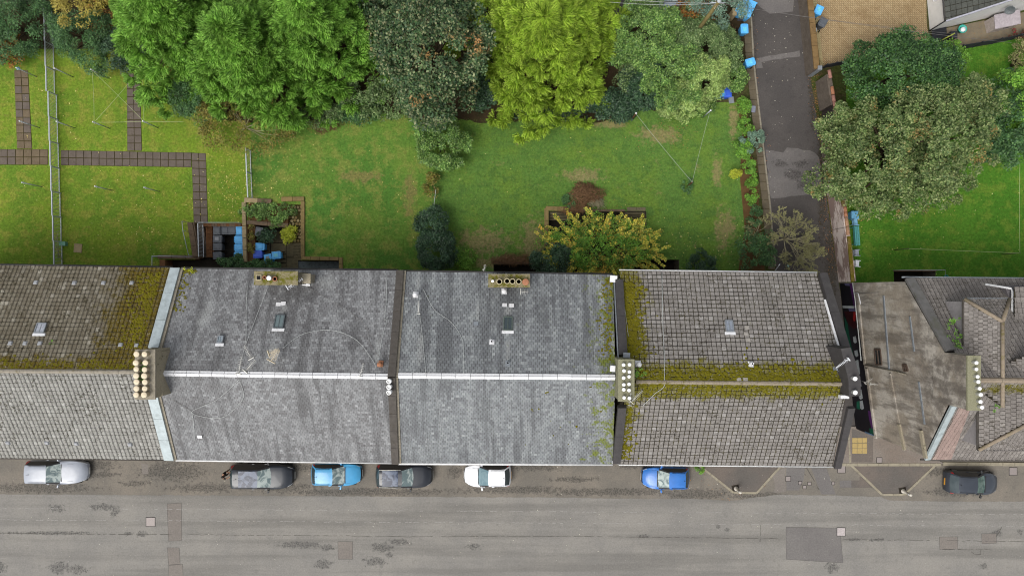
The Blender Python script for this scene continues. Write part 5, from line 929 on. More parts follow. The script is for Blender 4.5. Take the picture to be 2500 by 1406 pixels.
mb = MB(); c = U(2306, 62, 0); mb.box((U(2318, 92).x, U(2318, 92).y, .25), (.45, .5, .5)); mb.box((U(2318, 92).x, U(2318, 92).y, .54), (.5, .55, .08)); tag(mb.build('planter', M_fence, None, .02), 'small black square planter between decking and patio', 'planter')
# utility pole with wires
up_ = thing('utility_pole', 'weathered wooden utility pole with wires above the ivy', 'utility pole'); t = U(1756, 3, 7.6); up_.location = (t.x, t.y, 0); mb = MB(); mb.tube([(0, 0, 0), (0, 0, 7.6)], .16, 10, .12); mb.build('pole', M_wood, up_)
mb = MB()
for k in range(9): a = k * .7; mb.tube([(.1 * math.cos(a), .1 * math.sin(a), 7.1), (.42 * math.cos(a), .42 * math.sin(a), 7.2)], .015, 5)
mb.build('brackets', M_alu, up_); mb = MB(); mb.tube([(-.5, 0, 7.3), (.5, 0, 7.3)], .035, 6); mb.lathe((0, 0, 7.55), [(.13, 0), (.15, .04), (.05, .12)], 10); mb.build('crossarm', M_galv, up_)
for b, lb in ((U(2470, 105, 4.2), 'upper overhead wire from the utility pole to the bungalow'), (U(2335, 84, 2.6), 'lower overhead wire from the utility pole to the bungalow'), (U(1490, 6, 7.0), 'overhead wire from the utility pole to the left'), (U(1440, -10, 7.2), 'second overhead wire from the utility pole to the left'), (U(2260, -60, 5), 'overhead wire from the utility pole to upper right')):
    line('overhead_wire', 'thin ' + lb, (t.x, t.y, 7.25), b, .35, .011, M_darkwire if 'left' not in lb else M_wire, 'wire')
# ------------------------------------------------------------------ right lawn furniture
M_teal = simple('teal_paint', C(96, 176, 172), .6, .3)
bn = thing('garden_bench', 'turquoise slatted garden bench against the lane wall', 'bench', U(2084, 577), R(94))
for i in range(4): mb = MB(); mb.box((0, -.18 + i * .12, .45), (1.5, .09, .035)); mb.build('seat_slat', M_teal, bn)
for i in range(3): mb = MB(); mb.box((0, .27 + i * .02, .58 + i * .13), (1.5, .03, .09)); mb.build('back_slat', M_teal, bn)
for sx in (-.65, .65):
    for sy in (-.18, .25): mb = MB(); mb.box((sx, sy, .22 if sy < 0 else .45), (.06, .06, .45 if sy < 0 else .9)); mb.build('leg', M_teal, bn)
def chair(lb, px, py, rz, mat):
    c = thing('garden_chair', lb, 'chair', U(px, py), R(rz)); mb = MB(); mb.box((0, 0, .42), (.45, .42, .04)); mb.build('seat', mat, c, .01)
    mb = MB(); mb.box((0, .22, .66), (.45, .04, .09)); mb.box((0, .24, .84), (.45, .04, .09)); mb.box((-.2, .23, .64), (.05, .05, .5)); mb.box((.2, .23, .64), (.05, .05, .5)); mb.build('backrest', mat, c)
    for sx in (-.2, .2):
        for sy in (-.18, .2): mb = MB(); mb.box((sx, sy, .2), (.04, .04, .4)); mb.build('leg', mat, c)
        mb = MB(); mb.box((sx * 1.15, 0, .62), (.05, .46, .03)); mb.box((sx * 1.15, -.2, .52), (.04, .04, .2)); mb.build('armrest', mat, c)
chair('grey plastic garden chair below the turquoise bench', 2083, 618, 92, simple('grey_plastic', C(172, 178, 190), .5)); chair('white plastic garden chair nearest the gabled building', 2084, 644, 86, M_whiteclean); chair('pale blue garden chair above the turquoise bench', 2080, 544, 95, simple('pale_blue_plastic', C(140, 196, 232), .5))
mb = MB(); c = U(2078, 527); mb.box((c.x, c.y, .3), (.5, .55, .6), 0, 0, None, 1.05); mb.box((c.x, c.y, .62), (.58, .6, .06)); tag(mb.build('storage_tub', simple('sky_blue_plastic', C(120, 186, 226), .5), None, .02), 'sky blue plastic tub half under the sycamore by the wall', 'tub')
mb = MB(); c = U(2303, 678); mb.lathe((c.x, c.y, 0), [(.14, 0), (.2, .34), (.22, .34), (.22, .37), (.17, .37), (.13, .05)], 12); tag(mb.build('bucket', simple('green_bucket', C(40, 160, 140), .5)), 'turquoise bucket by the light well railing', 'bucket')
mb = MB(); c = U(191, 606); mb.box((c.x, c.y, .03), (.62, .68, .05), R(-5)); tag(mb.build('stone_slab', M_coppale, None, .01), 'single pale stone slab lying on the lower left lawn', 'slab')
o = thing('folding_chair', 'broken wooden folding frame leaning on the railing fence with green tub', 'chair frame', U(152, 605)); mb = MB(); mb.tube([(-.25, -.8, .05), (.15, .85, .8)], .022, 5); mb.tube([(.12, -1.1, .05), (-.2, .6, .9)], .022, 5); mb.tube([(-.1, .3, .7), (.3, 1.2, .9)], .02, 5); mb.build('frame', M_twig, o); mb = MB(); mb.box((.22, .3, .2), (.42, .3, .35), 0, 0, None, 1.1); mb.build('tub', simple('green_tub', C(120, 176, 150), .6), o)
mb = MB(); c = U(1838, 268); mb.box((c.x, c.y, .12), (.3, .5, .1), R(-4)); tag(mb.build('utility_cover', simple('lilac_cover', C(140, 144, 160), .5), None, .01), 'raised blue grey utility cover on the lane pavement', 'cover')
mb = MB(); c = U(1785, 245); mb.box((c.x, c.y, .03), (.4, .5, .05), R(8)); tag(mb.build('loose_slab', M_lead, None, .01), 'loose grey slab beside the royal blue bin', 'slab')
mb = MB(); mb.beam(U(1893, 660, .9), U(1903, 646, 2.6), .12, .04); tag(mb.build('plank', M_whiteclean), 'white plank leaning by the rear corner of the tiled tenement', 'plank')
mb = MB(); c = U(1924, 650); mb.add([(c.x - .12, c.y + .1, .03), (c.x + .12, c.y + .1, .03), (c.x, c.y - .12, .03), (c.x - .12, c.y + .1, .04), (c.x + .12, c.y + .1, .04), (c.x, c.y - .12, .04)], [(2, 1, 0), (3, 4, 5), (0, 1, 4, 3), (1, 2, 5, 4), (2, 0, 3, 5)]); tag(mb.build('broken_tile', simple('pale_green_shard', C(150, 186, 172), .6)), 'pale green triangular shard on the lane', 'shard')
bl = [((1796, 1191), 'left'), ((2203, 1197), 'right')]
for (px, py), s in bl:
    c = U(px, py); o = thing('bollard', 'pale grey rounded bollard on the %s kerbed build-out' % s, 'bollard', (c.x, c.y, .1)); mb = MB(); mb.lathe((0, 0, 0), [(.17, 0), (.17, .05), (.115, .08), (.105, .95), (.12, .97), (.12, 1.02), (.09, 1.08), (.03, 1.11)], 14); mb.build('post', simple('bollard_grey', C(206, 200, 188, .66), .6) if 'bollard_grey' not in bpy.data.materials else bpy.data.materials['bollard_grey'], o)
    mb = MB(); mb.lathe((0, 0, .88), [(.112, 0), (.112, .06), (.109, .065)], 14); mb.build('band', M_whiteclean, o); mb = MB(); mb.box((-.05, .05, .006), (.55, .45, .012), R(10)); mb.build('base_patch', M_slab_dark, o)
# rear boundary at the top left
WB = thing('rear_wall', 'brown timber boards of the rear boundary fence at top left', 'fence')
for i in range(12): a, b = U(82 + i * 4.2, 0), U(86 + i * 4.2, 0); mb = MB(); mb.beam(U(84 + i * 4.4, 6, .9), U(88 + i * 4.4, 9, .9), .04, 1.8, up=(0, 0, 1)); mb.build('board', M_copgrey, WB)
stw = thing('garden_wall', 'low pale coped wall along the top left edge', 'wall'); a, b = U(-60, 6), U(85, 5); mb = MB(); mb.beam((a.x, a.y, .5), (b.x, b.y, .5), .25, 1.0); mb.build('wall', M_stone, stw); mb = MB(); mb.beam((a.x, a.y, 1.04), (b.x, b.y, 1.04), .34, .08); mb.build('coping', M_coppale, stw)
struct(flat('parking_court', [(1495, -200), (1735, -200), (1740, 38), (1500, 42)], .016, MA_lane))
# wire divider between the gardens
for i, (x, y) in enumerate(((1058, 512), (1064, 462))):
    c = U(x, y); mb = MB(); mb.box((c.x, c.y, .5), (.08, .08, 1.0)); mb.box((c.x, c.y, 1.02), (.1, .1, .05)); tag(mb.build('fence_post', M_wood), ['weathered wooden post by the dark evergreen', 'weathered wooden post below the brown shrub'][i], 'post')
line('fence_wire', 'thin wire strung between the two weathered garden posts', U(1058, 512, .9), U(1064, 462, .9), .02, .02, M_wire, 'wire')
# ------------------------------------------------------------------ cars
M_tyre = simple('tyre_rubber', (.02, .02, .02, 1), .8, .2); M_rim = simple('alloy_rim', C(170, 172, 176), .35, .5, .5); M_lamp = simple('headlamp', C(225, 230, 235, .6), .15, .6); M_tail = simple('tail_lamp', C(206, 46, 52, .7), .25, .5); M_trim = simple('black_trim', C(46, 47, 50), .5, .4); M_plate = simple('white_plate', C(235, 235, 230, .65), .5); M_ylw = simple('yellow_plate', C(222, 160, 50, .7), .5)
def m_carpaint(name, c, metal=.35, rough=.28): n = NT(name); col = n.val(c, n.rng(n.noise(2.2, 4), .3, .7, .94, 1.06)); return n.done(col, rough, .4, 0, .2)
def m_cloud_glass(name, a, b, sp=.45): n = NT(name); f = n.noise(1.5, 5, .6, None, 1.5); return n.done(n.mix(n.rng(f, .42, .58), a, b), .1, sp)  # pale mottling painted into the glass colour as cloud reflections
M_wind = m_cloud_glass('windscreen_glass', C(118, 136, 138), C(196, 208, 204)); M_side = NT('tinted_side_glass').done(C(44, 48, 54), .06, .6); M_rear = NT('tinted_rear_glass').done(C(62, 76, 80), .06, .6); M_roofglass = m_cloud_glass('panoramic_glass', C(58, 66, 86), C(112, 122, 142), .2)
#        f     z      zone to next      (f from rear to front; z as share of height)
PROF = {'estate': [(0, .42, 'body'), (.006, .56, 'body'), (.02, .64, 'rear'), (.075, .965, 'roof'), (.16, .995, 'roof'), (.32, 1., 'roof'), (.44, .985, 'wind'), (.50, .90, 'wind'), (.58, .76, 'wind'), (.63, .675, 'bonnet'), (.72, .64, 'bonnet'), (.84, .59, 'bonnet'), (.93, .52, 'nose'), (.975, .43, 'nose'), (1., .30, 'nose')],
        'hatch': [(0, .40, 'body'), (.008, .52, 'body'), (.03, .62, 'rear'), (.07, .78, 'rear'), (.13, .955, 'roof'), (.22, .99, 'roof'), (.36, 1., 'roof'), (.48, .98, 'wind'), (.55, .88, 'wind'), (.64, .73, 'wind'), (.70, .655, 'bonnet'), (.78, .62, 'bonnet'), (.88, .56, 'bonnet'), (.95, .48, 'nose'), (.985, .40, 'nose'), (1., .28, 'nose')],
        'suv': [(0, .42, 'body'), (.006, .55, 'body'), (.02, .63, 'rear'), (.07, .90, 'rear'), (.10, .965, 'roof'), (.2, .99, 'roof'), (.36, 1., 'roof'), (.50, .985, 'wind'), (.56, .90, 'wind'), (.63, .79, 'wind'), (.68, .70, 'bonnet'), (.78, .675, 'bonnet'), (.90, .63, 'bonnet'), (.955, .55, 'nose'), (.985, .45, 'nose'), (1., .30, 'nose')]}
PLAN = [(0, .80), (.012, .90), (.04, .955), (.1, .985), (.25, 1), (.72, 1), (.82, .975), (.90, .915), (.95, .83), (.98, .72), (1., .52)]
def interp(tab, f):
    for (a, x), (b, y) in zip(tab[:-1], tab[1:]):
        if a <= f <= b: return x + (y - x) * (f - a) / (b - a)
def car(lb, px, py, L, W, Hh, style, paint, face=1, roofpaint=None, pano=None, rails=False, plate=None, rz=0, rearglass=None, windm=None, zref=.8):
    c = U(px, py, zref); o = thing('car', lb, 'car', (c.x, c.y, .014), R(rz) + (0 if face > 0 else math.pi), 'cars parked along the street')
    st = []
    P = PROF[style]
    for (f, z, zone), (f2, z2, _) in zip(P[:-1], P[1:]):
        k = 2 if f2 - f > .05 else 1
        for i in range(k): t = i / k; st.append((f + (f2 - f) * t, z + (z2 - z) * t, zone))
    st.append(P[-1]); wr0 = W * .345; zb0 = .60 * Hh; rows = []
    fw = [f for f, z, zn in st if zn == 'wind']; fwm, fwM = min(fw), .66
    for f, z, zn in st:
        w_ = W / 2 * interp(PLAN, f); zt = z * Hh; zb = min(zb0, zt - .02 * Hh); x = (f - .5) * L
        cab = max(0, min(1, (zt - zb0) / (Hh - zb0)))
        wr = (w_ * .93) * (1 - cab) + (wr0 + .04) * cab; crown = .035 + .02 * cab
        pts = [(w_ * .95, .20), (w_, .42 * Hh * .8), (w_ * .985, zb * .93), (w_ * .955, zb), (wr, zt - crown), (wr * .86, zt - crown * .3), (wr * .45, zt - .004), (0, zt)]
        bow = .20 * max(0, min(1, (f - .38) / .2)) * (1 + .6 * max(0, (f - .7) / .3)) - .12 * max(0, min(1, (.2 - f) / .15)); bx = lambda y: x - bow * (y / (W / 2)) ** 2 * (1.0 if f < .97 else .5)
        rows.append([(bx(y), y, zz) for y, zz in pts] + [(bx(y), -y, zz) for y, zz in pts[-2::-1]])
    m = len(rows[0]); parts = {}
    def put(k, a, b, c_, d): parts.setdefault(k, []).append((a, b, c_, d))
    for i in range(len(rows) - 1):
        zn = st[i][2]; f = st[i][0]
        for j in range(m - 1):
            side = j in (3, m - 5); top = 4 <= j <= m - 6; edge = j in (4, m - 6); q = (rows[i][j], rows[i + 1][j], rows[i + 1][j + 1], rows[i][j + 1])
            if top and zn == 'wind' and not edge: put('windscreen', *q)
            elif top and zn == 'wind': put('pillar' + ('_l' if j < 7 else '_r'), *q)
            elif top and zn == 'rear' and not edge: put('rear_window', *q)
            elif top and zn == 'roof' and pano and pano[0] <= f <= pano[1] and not edge: put('sunroof', *q)
            elif side and (zn == 'roof' or (zn == 'wind' and f < fwM - .02) or (zn == 'rear' and f > .05)) and .05 < f: put('side_window' + ('_l' if j == 3 else '_r'), *q)
            elif zn == 'nose' and j in (2, 3, m - 5, m - 4) : put('headlight' + ('_l' if j < 7 else '_r'), *q)
            elif zn == 'rear' and j in (2, 3, m - 5, m - 4) and f < .05: put('tail_light' + ('_l' if j < 7 else '_r'), *q)
            elif zn == 'nose' and f > .98 and top: put('grille', *q)
            else: put('body', *q)
    mats = {'body': paint, 'windscreen': windm or M_wind, 'pillar': M_trim, 'rear_window': rearglass or M_rear, 'sunroof': M_roofglass, 'side_window': M_side, 'headlight': M_lamp, 'tail_light': M_tail, 'grille': M_trim}
    for k, qs in parts.items():
        kk = k[:-2] if k.endswith(('_l', '_r')) else k; vm, vs, fs = {}, [], []
        for q in qs:
            ids = []
            for v in q:
                kv = tuple(round(t, 5) for t in v)
                if kv not in vm: vm[kv] = len(vs); vs.append(v)
                ids.append(vm[kv])
            fs.append(tuple(dict.fromkeys(ids)))
        if kk == 'body':
            b0 = [r[0] for r in rows] + [r[-1] for r in rows][::-1]; base = len(vs); vs += b0; fs.append(tuple(range(base, base + len(b0))))
            for r in (rows[0], rows[-1]): base = len(vs); vs += r; fs.append(tuple(range(base, base + m)))
        mb = MB(); mb.add(vs, [f for f in fs if len(f) > 2], 0, True); ob = mb.build(kk, mats[kk], o)
        me = ob.data; bm = bmesh.new(); bm.from_mesh(me); bmesh.ops.recalc_face_normals(bm, faces=bm.faces); 
        if kk in ('windscreen', 'rear_window', 'side_window', 'sunroof', 'pillar') and bm.faces and sum(f.normal.z for f in bm.faces) < 0: bmesh.ops.reverse_faces(bm, faces=bm.faces)
        bm.to_mesh(me); bm.free(); me.shade_smooth() if hasattr(me, 'shade_smooth') else None
        if kk in ('headlight', 'tail_light', 'grille', 'sunroof', 'side_window'): ob.location = (0, 0, .004)
    for s in (-1, 1):
        mx = (fwm + .13 - .5) * L; mb = MB(); mb.box((mx, s * (W / 2 + .10), .66 * Hh), (.12, .22, .14), s * R(12)); mb.box((mx + .05, s * (W / 2 - .02), .63 * Hh), (.05, .14, .05)); mb.build('mirror', paint if 'dark' not in paint.name else M_trim, o, .02)
        if rails: mb = MB(); z = Hh * .985; mb.tube([(-.40 * L, s * wr0 * 1.0, z - .03), (-.37 * L, s * wr0 * 1.02, z + .03), (-.12 * L, s * wr0 * 1.04, z + .045), (-.02 * L, s * wr0 * 1.02, z - .01)], .022, 6); mb.build('roof_rail', M_alu, o)
        for fx in (-.29, .31):
            mb = MB(); yy = s * (W / 2 - .13); mb.tube([(fx * L, yy - .11, .31), (fx * L, yy + .11, .31)], .31, 18); wl = mb.build('wheel', M_tyre, o); mb = MB(); mb.tube([(fx * L, yy - s * .02, .31), (fx * L, yy + s * .118, .31)], .2, 14); mb.build('rim', M_rim, wl)
        mb = MB(); mb.box((-.12 * L, s * (W / 2 + .005), .56 * Hh), (.18, .03, .03)); mb.box((.08 * L, s * (W / 2 + .005), .56 * Hh), (.18, .03, .03)); mb.build('door_handle', paint, o)
    mb = MB(); mb.tube([(-.33 * L, 0, Hh - .01), (-.37 * L, 0, Hh + .1)], .018, 5, .008); mb.build('antenna', M_trim, o)
    mb = MB(); mb.box((.5 * L + .004, 0, .33), (.012, .52, .12)); mb.build('number_plate', M_plate, o); mb = MB(); mb.box((-.5 * L - .002, 0, .52), (.02, .52, .12)); mb.build('number_plate', M_ylw, o)
    mb = MB(); mb.beam(((P[[p[2] for p in P].index('bonnet')][0] - .5) * L - .03, -.36 * W, Hh * .665), ((P[[p[2] for p in P].index('bonnet')][0] - .5) * L - .03, .36 * W, Hh * .665), .07, .02); mb.build('wiper_cowl', M_trim, o)
    for s in (-1, 1):
        mb = MB(); mb.tube([((f_ - .5) * L, s * (wr0 + .04) * .9, Hh * interp([(p[0], p[1]) for p in P], f_) + .004) for f_ in (.15, .22, .32, .42)], .014, 4); mb.build('roof_trim', M_trim, o)
        mb = MB(); mb.tube([((f_ - .5) * L - .12 * (f_ > .7), s * W * k_, Hh * interp([(p[0], p[1]) for p in P], f_) - .012) for f_, k_ in ((.74, .37), (.82, .355), (.9, .30), (.935, .22))], .009, 4); mb.build('bonnet_seam', M_trim, o)
    mb = MB(); mb.box((0, 0, .2), (L * .9, W * .85, .12)); mb.build('underbody', M_tyre, o)
    return o
car('silver estate car parked at the far left of the street', 136, 1152, 4.62, 1.84, 1.52, 'estate', m_carpaint('silver_paint', C(176, 182, 194), .3))
car('dark grey large car with glass roof beside the person', 638, 1163, 4.86, 1.92, 1.60, 'suv', m_carpaint('dark_slate_paint', C(44, 49, 58), .4), 1, pano=(.2, .44))
car('light blue hatchback parked between two dark cars', 820, 1158, 3.86, 1.72, 1.52, 'hatch', m_carpaint('light_blue_paint', C(78, 172, 226), .15))
car('dark grey off-road car with silver roof rails', 986, 1161, 4.36, 1.84, 1.62, 'suv', m_carpaint('dark_steel_paint', C(38, 42, 51), .4), 1, pano=(.12, .42), rails=True)
car('white hatchback facing left on the parking strip', 1190, 1161, 3.66, 1.72, 1.50, 'hatch', m_carpaint('white_car_paint', C(246, 248, 252, .7), 0), -1, windm=m_cloud_glass('teal_windscreen', C(112, 142, 152), C(130, 158, 166)))
car('bright blue hatchback facing left near the kerbed build-out', 1626, 1167, 3.66, 1.68, 1.50, 'hatch', m_carpaint('bright_blue_paint', C(58, 130, 218), .15), -1, rz=-1)
car('dark hatchback with amber rear plate at the far right', 2376, 1179, 4.05, 1.72, 1.50, 'hatch', m_carpaint('dark_graphite_paint', C(62, 68, 78), .4), 1, rz=-2, windm=m_cloud_glass('green_windscreen', C(84, 108, 104), C(112, 134, 128)))
c8 = car('grey car mostly hidden by ivy at the top of the picture', 1634, -18, 4.3, 1.78, 1.5, 'hatch', m_carpaint('blue_grey_paint', C(150, 162, 178), .3), 1, rz=-90); c8['group'] = ''; del c8['group']
# ------------------------------------------------------------------ person behind the dark grey car
def person():
    c = U(548, 1160, 1.2); o = thing('person', 'person in black clothes leaning to the boot of the dark grey car', 'person', (c.x - .12, c.y, .012), 0)
    J = {'pel': ((0, 0, .92), .15), 'wst': ((.02, 0, 1.08), .135), 'chs': ((.10, 0, 1.30), .165), 'nck': ((.15, 0, 1.46), .06), 'hd0': ((.19, 0, 1.54), .085), 'hd1': ((.21, 0, 1.66), .09), 'shl': ((.11, .19, 1.40), .075), 'ell': ((.20, .27, 1.14), .05), 'wrl': ((.42, .20, 1.08), .034), 'hal': ((.50, .18, 1.08), .036),
         'shr': ((.11, -.19, 1.40), .075), 'elr': ((.20, -.27, 1.14), .05), 'wrr': ((.42, -.18, 1.04), .034), 'har': ((.50, -.16, 1.04), .036), 'hil': ((0, .10, .88), .10), 'knl': ((.03, .12, .48), .065), 'anl': ((-.02, .13, .09), .045), 'tol': ((.14, .14, .045), .04), 'hir': ((0, -.10, .88), .10), 'knr': ((.05, -.12, .48), .065), 'anr': ((.0, -.13, .09), .045), 'tor': ((.16, -.14, .045), .04)}
    for s, sg in (('l', 1), ('r', -1)):
        b = J['ha' + s][0]
        for k in range(4): J['f%d%s' % (k, s)] = ((b[0] + .06, b[1] + (k - 1.5) * .022, b[2] - .005), .010); J['g%d%s' % (k, s)] = ((b[0] + .095 - .008 * abs(k - 1.2), b[1] + (k - 1.5) * .024, b[2] - .03), .008)
        J['t0' + s] = ((b[0] + .01, b[1] - sg * .045, b[2]), .011); J['t1' + s] = ((b[0] + .05, b[1] - sg * .06, b[2] - .015), .009)
    E_ = [('pel', 'wst'), ('wst', 'chs'), ('chs', 'nck'), ('nck', 'hd0'), ('hd0', 'hd1')]
    for s in 'lr':
        E_ += [('chs', 'sh' + s), ('sh' + s, 'el' + s), ('el' + s, 'wr' + s), ('wr' + s, 'ha' + s), ('pel', 'hi' + s), ('hi' + s, 'kn' + s), ('kn' + s, 'an' + s), ('an' + s, 'to' + s), ('ha' + s, 't0' + s), ('t0' + s, 't1' + s)]
        for k in range(4): E_ += [('ha' + s, 'f%d%s' % (k, s)), ('f%d%s' % (k, s), 'g%d%s' % (k, s))]
    names = list(J); me = bpy.data.meshes.new('body'); me.from_pydata([J[n][0] for n in names], [(names.index(a), names.index(b)) for a, b in E_], [])
    b = bpy.data.objects.new('body', me); COL.objects.link(b); b.parent = o; md = b.modifiers.new('skin', 'SKIN'); 
    for i, n in enumerate(names): me.skin_vertices[0].data[i].radius = (J[n][1], J[n][1])
    me.skin_vertices[0].data[0].use_root = True; s = b.modifiers.new('sub', 'SUBSURF'); s.levels = 1; s.render_levels = 2; md.use_smooth_shade = True
    n = NT('skin_and_black_clothes'); x, y, z = (lambda t: (n.l(n.n.new('ShaderNodeTexCoord').outputs['Object'], t.inputs[0]), t.outputs)[1])(n.n.new('ShaderNodeSeparateXYZ'))
    skin = C(206, 160, 132); blk = C(40, 38, 40); arm = n.math('GREATER_THAN', x, .24); leg = n.math('MULTIPLY', n.math('LESS_THAN', z, .52), n.math('GREATER_THAN', z, .12)); top = n.math('GREATER_THAN', z, 1.45); f = n.math('MAXIMUM', n.math('MAXIMUM', n.math('MULTIPLY', arm, n.math('LESS_THAN', z, 1.3)), leg), top)
    me.materials.append(n.done(n.mix(f, blk, skin), .8, .2))
    mb = MB(); hc = Vector((.19, 0, 1.66)); vs = []; ns, nr = 14, 7
    for i in range(nr):
        th = math.pi * .62 * i / (nr - 1)
        for j in range(ns): a = 2 * math.pi * j / ns; rr = 1 + .04 * math.sin(3 * a + i); vs.append(hc + Vector((.115 * math.sin(th) * math.cos(a) * rr - .012, .10 * math.sin(th) * math.sin(a) * rr, .118 * math.cos(th))))
    mb.add(vs, [(i * ns + j, (i + 1) * ns + j, (i + 1) * ns + (j + 1) % ns, i * ns + (j + 1) % ns) for i in range(nr - 1) for j in range(ns)], 0, True); mb.build('hair', simple('dark_hair', C(44, 36, 34), .7), o)
    mb = MB(); mb.tube([(.02, .1, 1.3), (.06, .14, 1.45), (.12, .12, 1.47), (.24, .1, 1.36)], .02, 5); mb.tube([(.02, -.1, 1.3), (.06, -.14, 1.45), (.12, -.12, 1.47), (.24, -.1, 1.36)], .02, 5); mb.build('straps', simple('pink_strap', C(196, 150, 130), .8), o)
    mb = MB()
    for s in (-1, 1): mb.lathe((.285, s * .035, 1.645), [(.004, 0), (.012, .006), (.004, .012)], 6)
    mb.tube([(.285, 0, 1.63), (.305, 0, 1.605), (.285, 0, 1.6)], .012, 5); mb.tube([(.28, -.022, 1.575), (.28, .022, 1.575)], .006, 4); mb.build('face', simple('face_features', C(150, 100, 84), .7), o)
    return o
person()
# ------------------------------------------------------------------ foliage
def leafmat(name, stops, trans=.25, rough=.5, patch=None, patch_scale=.35, patch_lo=.5):
    n = NT(name); i = n.island(); col = n.ramp(i, stops)
    col = n.val(col, n.rng(n.noise(1.1, 4, .6), .35, .65, .7, 1.25))
    if patch: col = n.mix(n.math('MULTIPLY', n.rng(n.noise(patch_scale, 4, .6), patch_lo, patch_lo + .12), n.rng(i, .25, .75)), col, patch)
    n.done(col, rough, .3); tr = n.n.new('ShaderNodeBsdfTranslucent'); n.l(col, tr.inputs[0]); mx = n.n.new('ShaderNodeMixShader'); mx.inputs[0].default_value = trans
    n.l(n.p.outputs[0], mx.inputs[1]); n.l(tr.outputs[0], mx.inputs[2]); n.l(mx.outputs[0], n.o.inputs[0]); return n.m
K = .85
def pal(*cols): m = len(cols); return [(i / (m - 1), C(*c, K)) for i, c in enumerate(cols)]
LM = {
 'leyland': leafmat('bright_conifer_leaf', pal((88, 136, 46), (124, 176, 64), (156, 206, 88), (140, 192, 76)), .4),
 'golden': leafmat('golden_conifer_leaf', pal((122, 154, 42), (162, 198, 60), (200, 228, 88), (182, 214, 72)), .45),
 'darkoak': leafmat('dark_oak_leaf', pal((42, 66, 40), (60, 88, 52), (84, 108, 64), (140, 142, 104)), .15, .5, C(160, 120, 70, K), .33, .55),
 'ivy': leafmat('ivy_leaf', pal((56, 86, 38), (84, 120, 54), (112, 148, 72), (150, 176, 98)), .15, .4),
 'ivylight': leafmat('light_ivy_leaf', pal((92, 120, 56), (124, 150, 76), (150, 174, 98), (170, 188, 114)), .15, .4),
 'shrub': leafmat('grey_green_shrub_leaf', pal((62, 88, 46), (86, 112, 62), (110, 134, 80), (136, 152, 104)), .2, .5),
 'dark': leafmat('dark_evergreen_leaf', pal((30, 52, 38), (44, 70, 48), (60, 88, 58), (80, 106, 74)), .1, .4),
 'darkshrub': leafmat('dark_green_shrub_leaf', pal((44, 74, 44), (62, 98, 56), (84, 120, 68), (100, 134, 80)), .2, .5),
 'olive': leafmat('sycamore_leaf', pal((62, 86, 42), (90, 114, 60), (120, 138, 82), (154, 164, 110)), .25, .5, C(160, 126, 72, K), .5, .55),
 'laurel': leafmat('deep_green_tree_leaf', pal((34, 62, 34), (50, 84, 42), (70, 106, 54), (92, 126, 66)), .2, .5),
 'fresh': leafmat('fresh_green_leaf', pal((70, 116, 38), (98, 146, 50), (128, 170, 62), (112, 160, 60)), .25, .5),
 'ochre': leafmat('ochre_shrub_leaf', pal((86, 96, 40), (120, 122, 52), (148, 142, 66), (134, 104, 56)), .25, .5),
 'yellow': leafmat('autumn_yellow_leaf', pal((104, 134, 52), (156, 170, 62), (216, 208, 84), (240, 208, 90)), .35, .5, C(250, 190, 76, K), .5, .55),
 'bluecon': leafmat('blue_conifer_leaf', pal((72, 100, 84), (98, 128, 108), (124, 152, 128), (140, 164, 140)), .2, .5),
 'autumn': leafmat('rusty_leaf', pal((112, 76, 40), (156, 100, 48), (184, 130, 60), (110, 112, 48)), .25, .6),
 'lime': leafmat('yellow_green_leaf', pal((150, 166, 40), (180, 190, 56), (200, 204, 70), (166, 178, 50)), .25, .5),
 'ochretree': leafmat('ochre_tree_leaf', pal((140, 128, 52), (166, 152, 66), (188, 172, 84), (150, 144, 62)), .25, .5),
 'olivegrey': leafmat('thin_olive_leaf', pal((116, 116, 70), (142, 140, 92), (164, 160, 112), (134, 136, 84)), .25, .6),
}
def unit(v): return v / np.maximum(np.linalg.norm(v, axis=1, keepdims=True), 1e-9)
def leaf_arrays(P, ax, nm, L, Wd):
    "diamond leaves at P along ax facing nm"
    s = unit(np.cross(ax, nm)); n2 = np.cross(s, ax); L = L[:, None]; Wd = Wd[:, None]
    v = np.stack([P, P + ax * L * .45 + s * Wd * .5 + n2 * Wd * .12, P + ax * L, P + ax * L * .45 - s * Wd * .5 + n2 * Wd * .12], 1).reshape(-1, 3)
    b = (np.arange(len(P)) * 4)[:, None]; return v, np.hstack([b, b + 1, b + 2, b + 3])
def rdir(n): return unit(rng.normal(size=(n, 3)))
def clump_leaves(ctrs, rad, per, leaf, flatz=.65, up=1.1, wr=.62):
    n = len(ctrs) * per; c = np.repeat(ctrs, per, 0); rr = np.repeat(rad, per)[:, None]; d = rdir(n); d[:, 2] = np.abs(d[:, 2]) * 1.0 - .25; off = d * (rng.uniform(.35, 1, (n, 1)) ** .6) * rr; off[:, 2] *= flatz
    P = c + off; ax = unit(d * np.array([1, 1, .35]) + rng.normal(size=(n, 3)) * .55 + np.array([0, 0, -.15])); nm = unit(rng.normal(size=(n, 3)) * .55 + np.array([0, 0, up]) + d * .5)
    L = leaf * rng.uniform(.7, 1.3, n); return leaf_arrays(P - ax * L[:, None] * .5, ax, nm, L, L * wr)
def lumpy(d, seed, amp=.28):
    r = np.random.default_rng(seed); o = np.ones(len(d))
    for k in range(6): v = r.normal(size=3); o += amp / 2.2 * np.sin(d @ v * r.uniform(2, 4.5) + r.uniform(0, 6))
    return o
def crown_centres(c, rad, n, seed, lo=-.35, amp=.28, shell=.72):
    r = np.random.default_rng(seed); d = unit(r.normal(size=(n * 4, 3))); d = d[d[:, 2] > lo][:n]; k = lumpy(d, seed, amp) * (shell + (1 - shell) * r.uniform(0, 1, len(d)) ** .5) ; return np.array(c) + d * np.array(rad) * k[:, None]
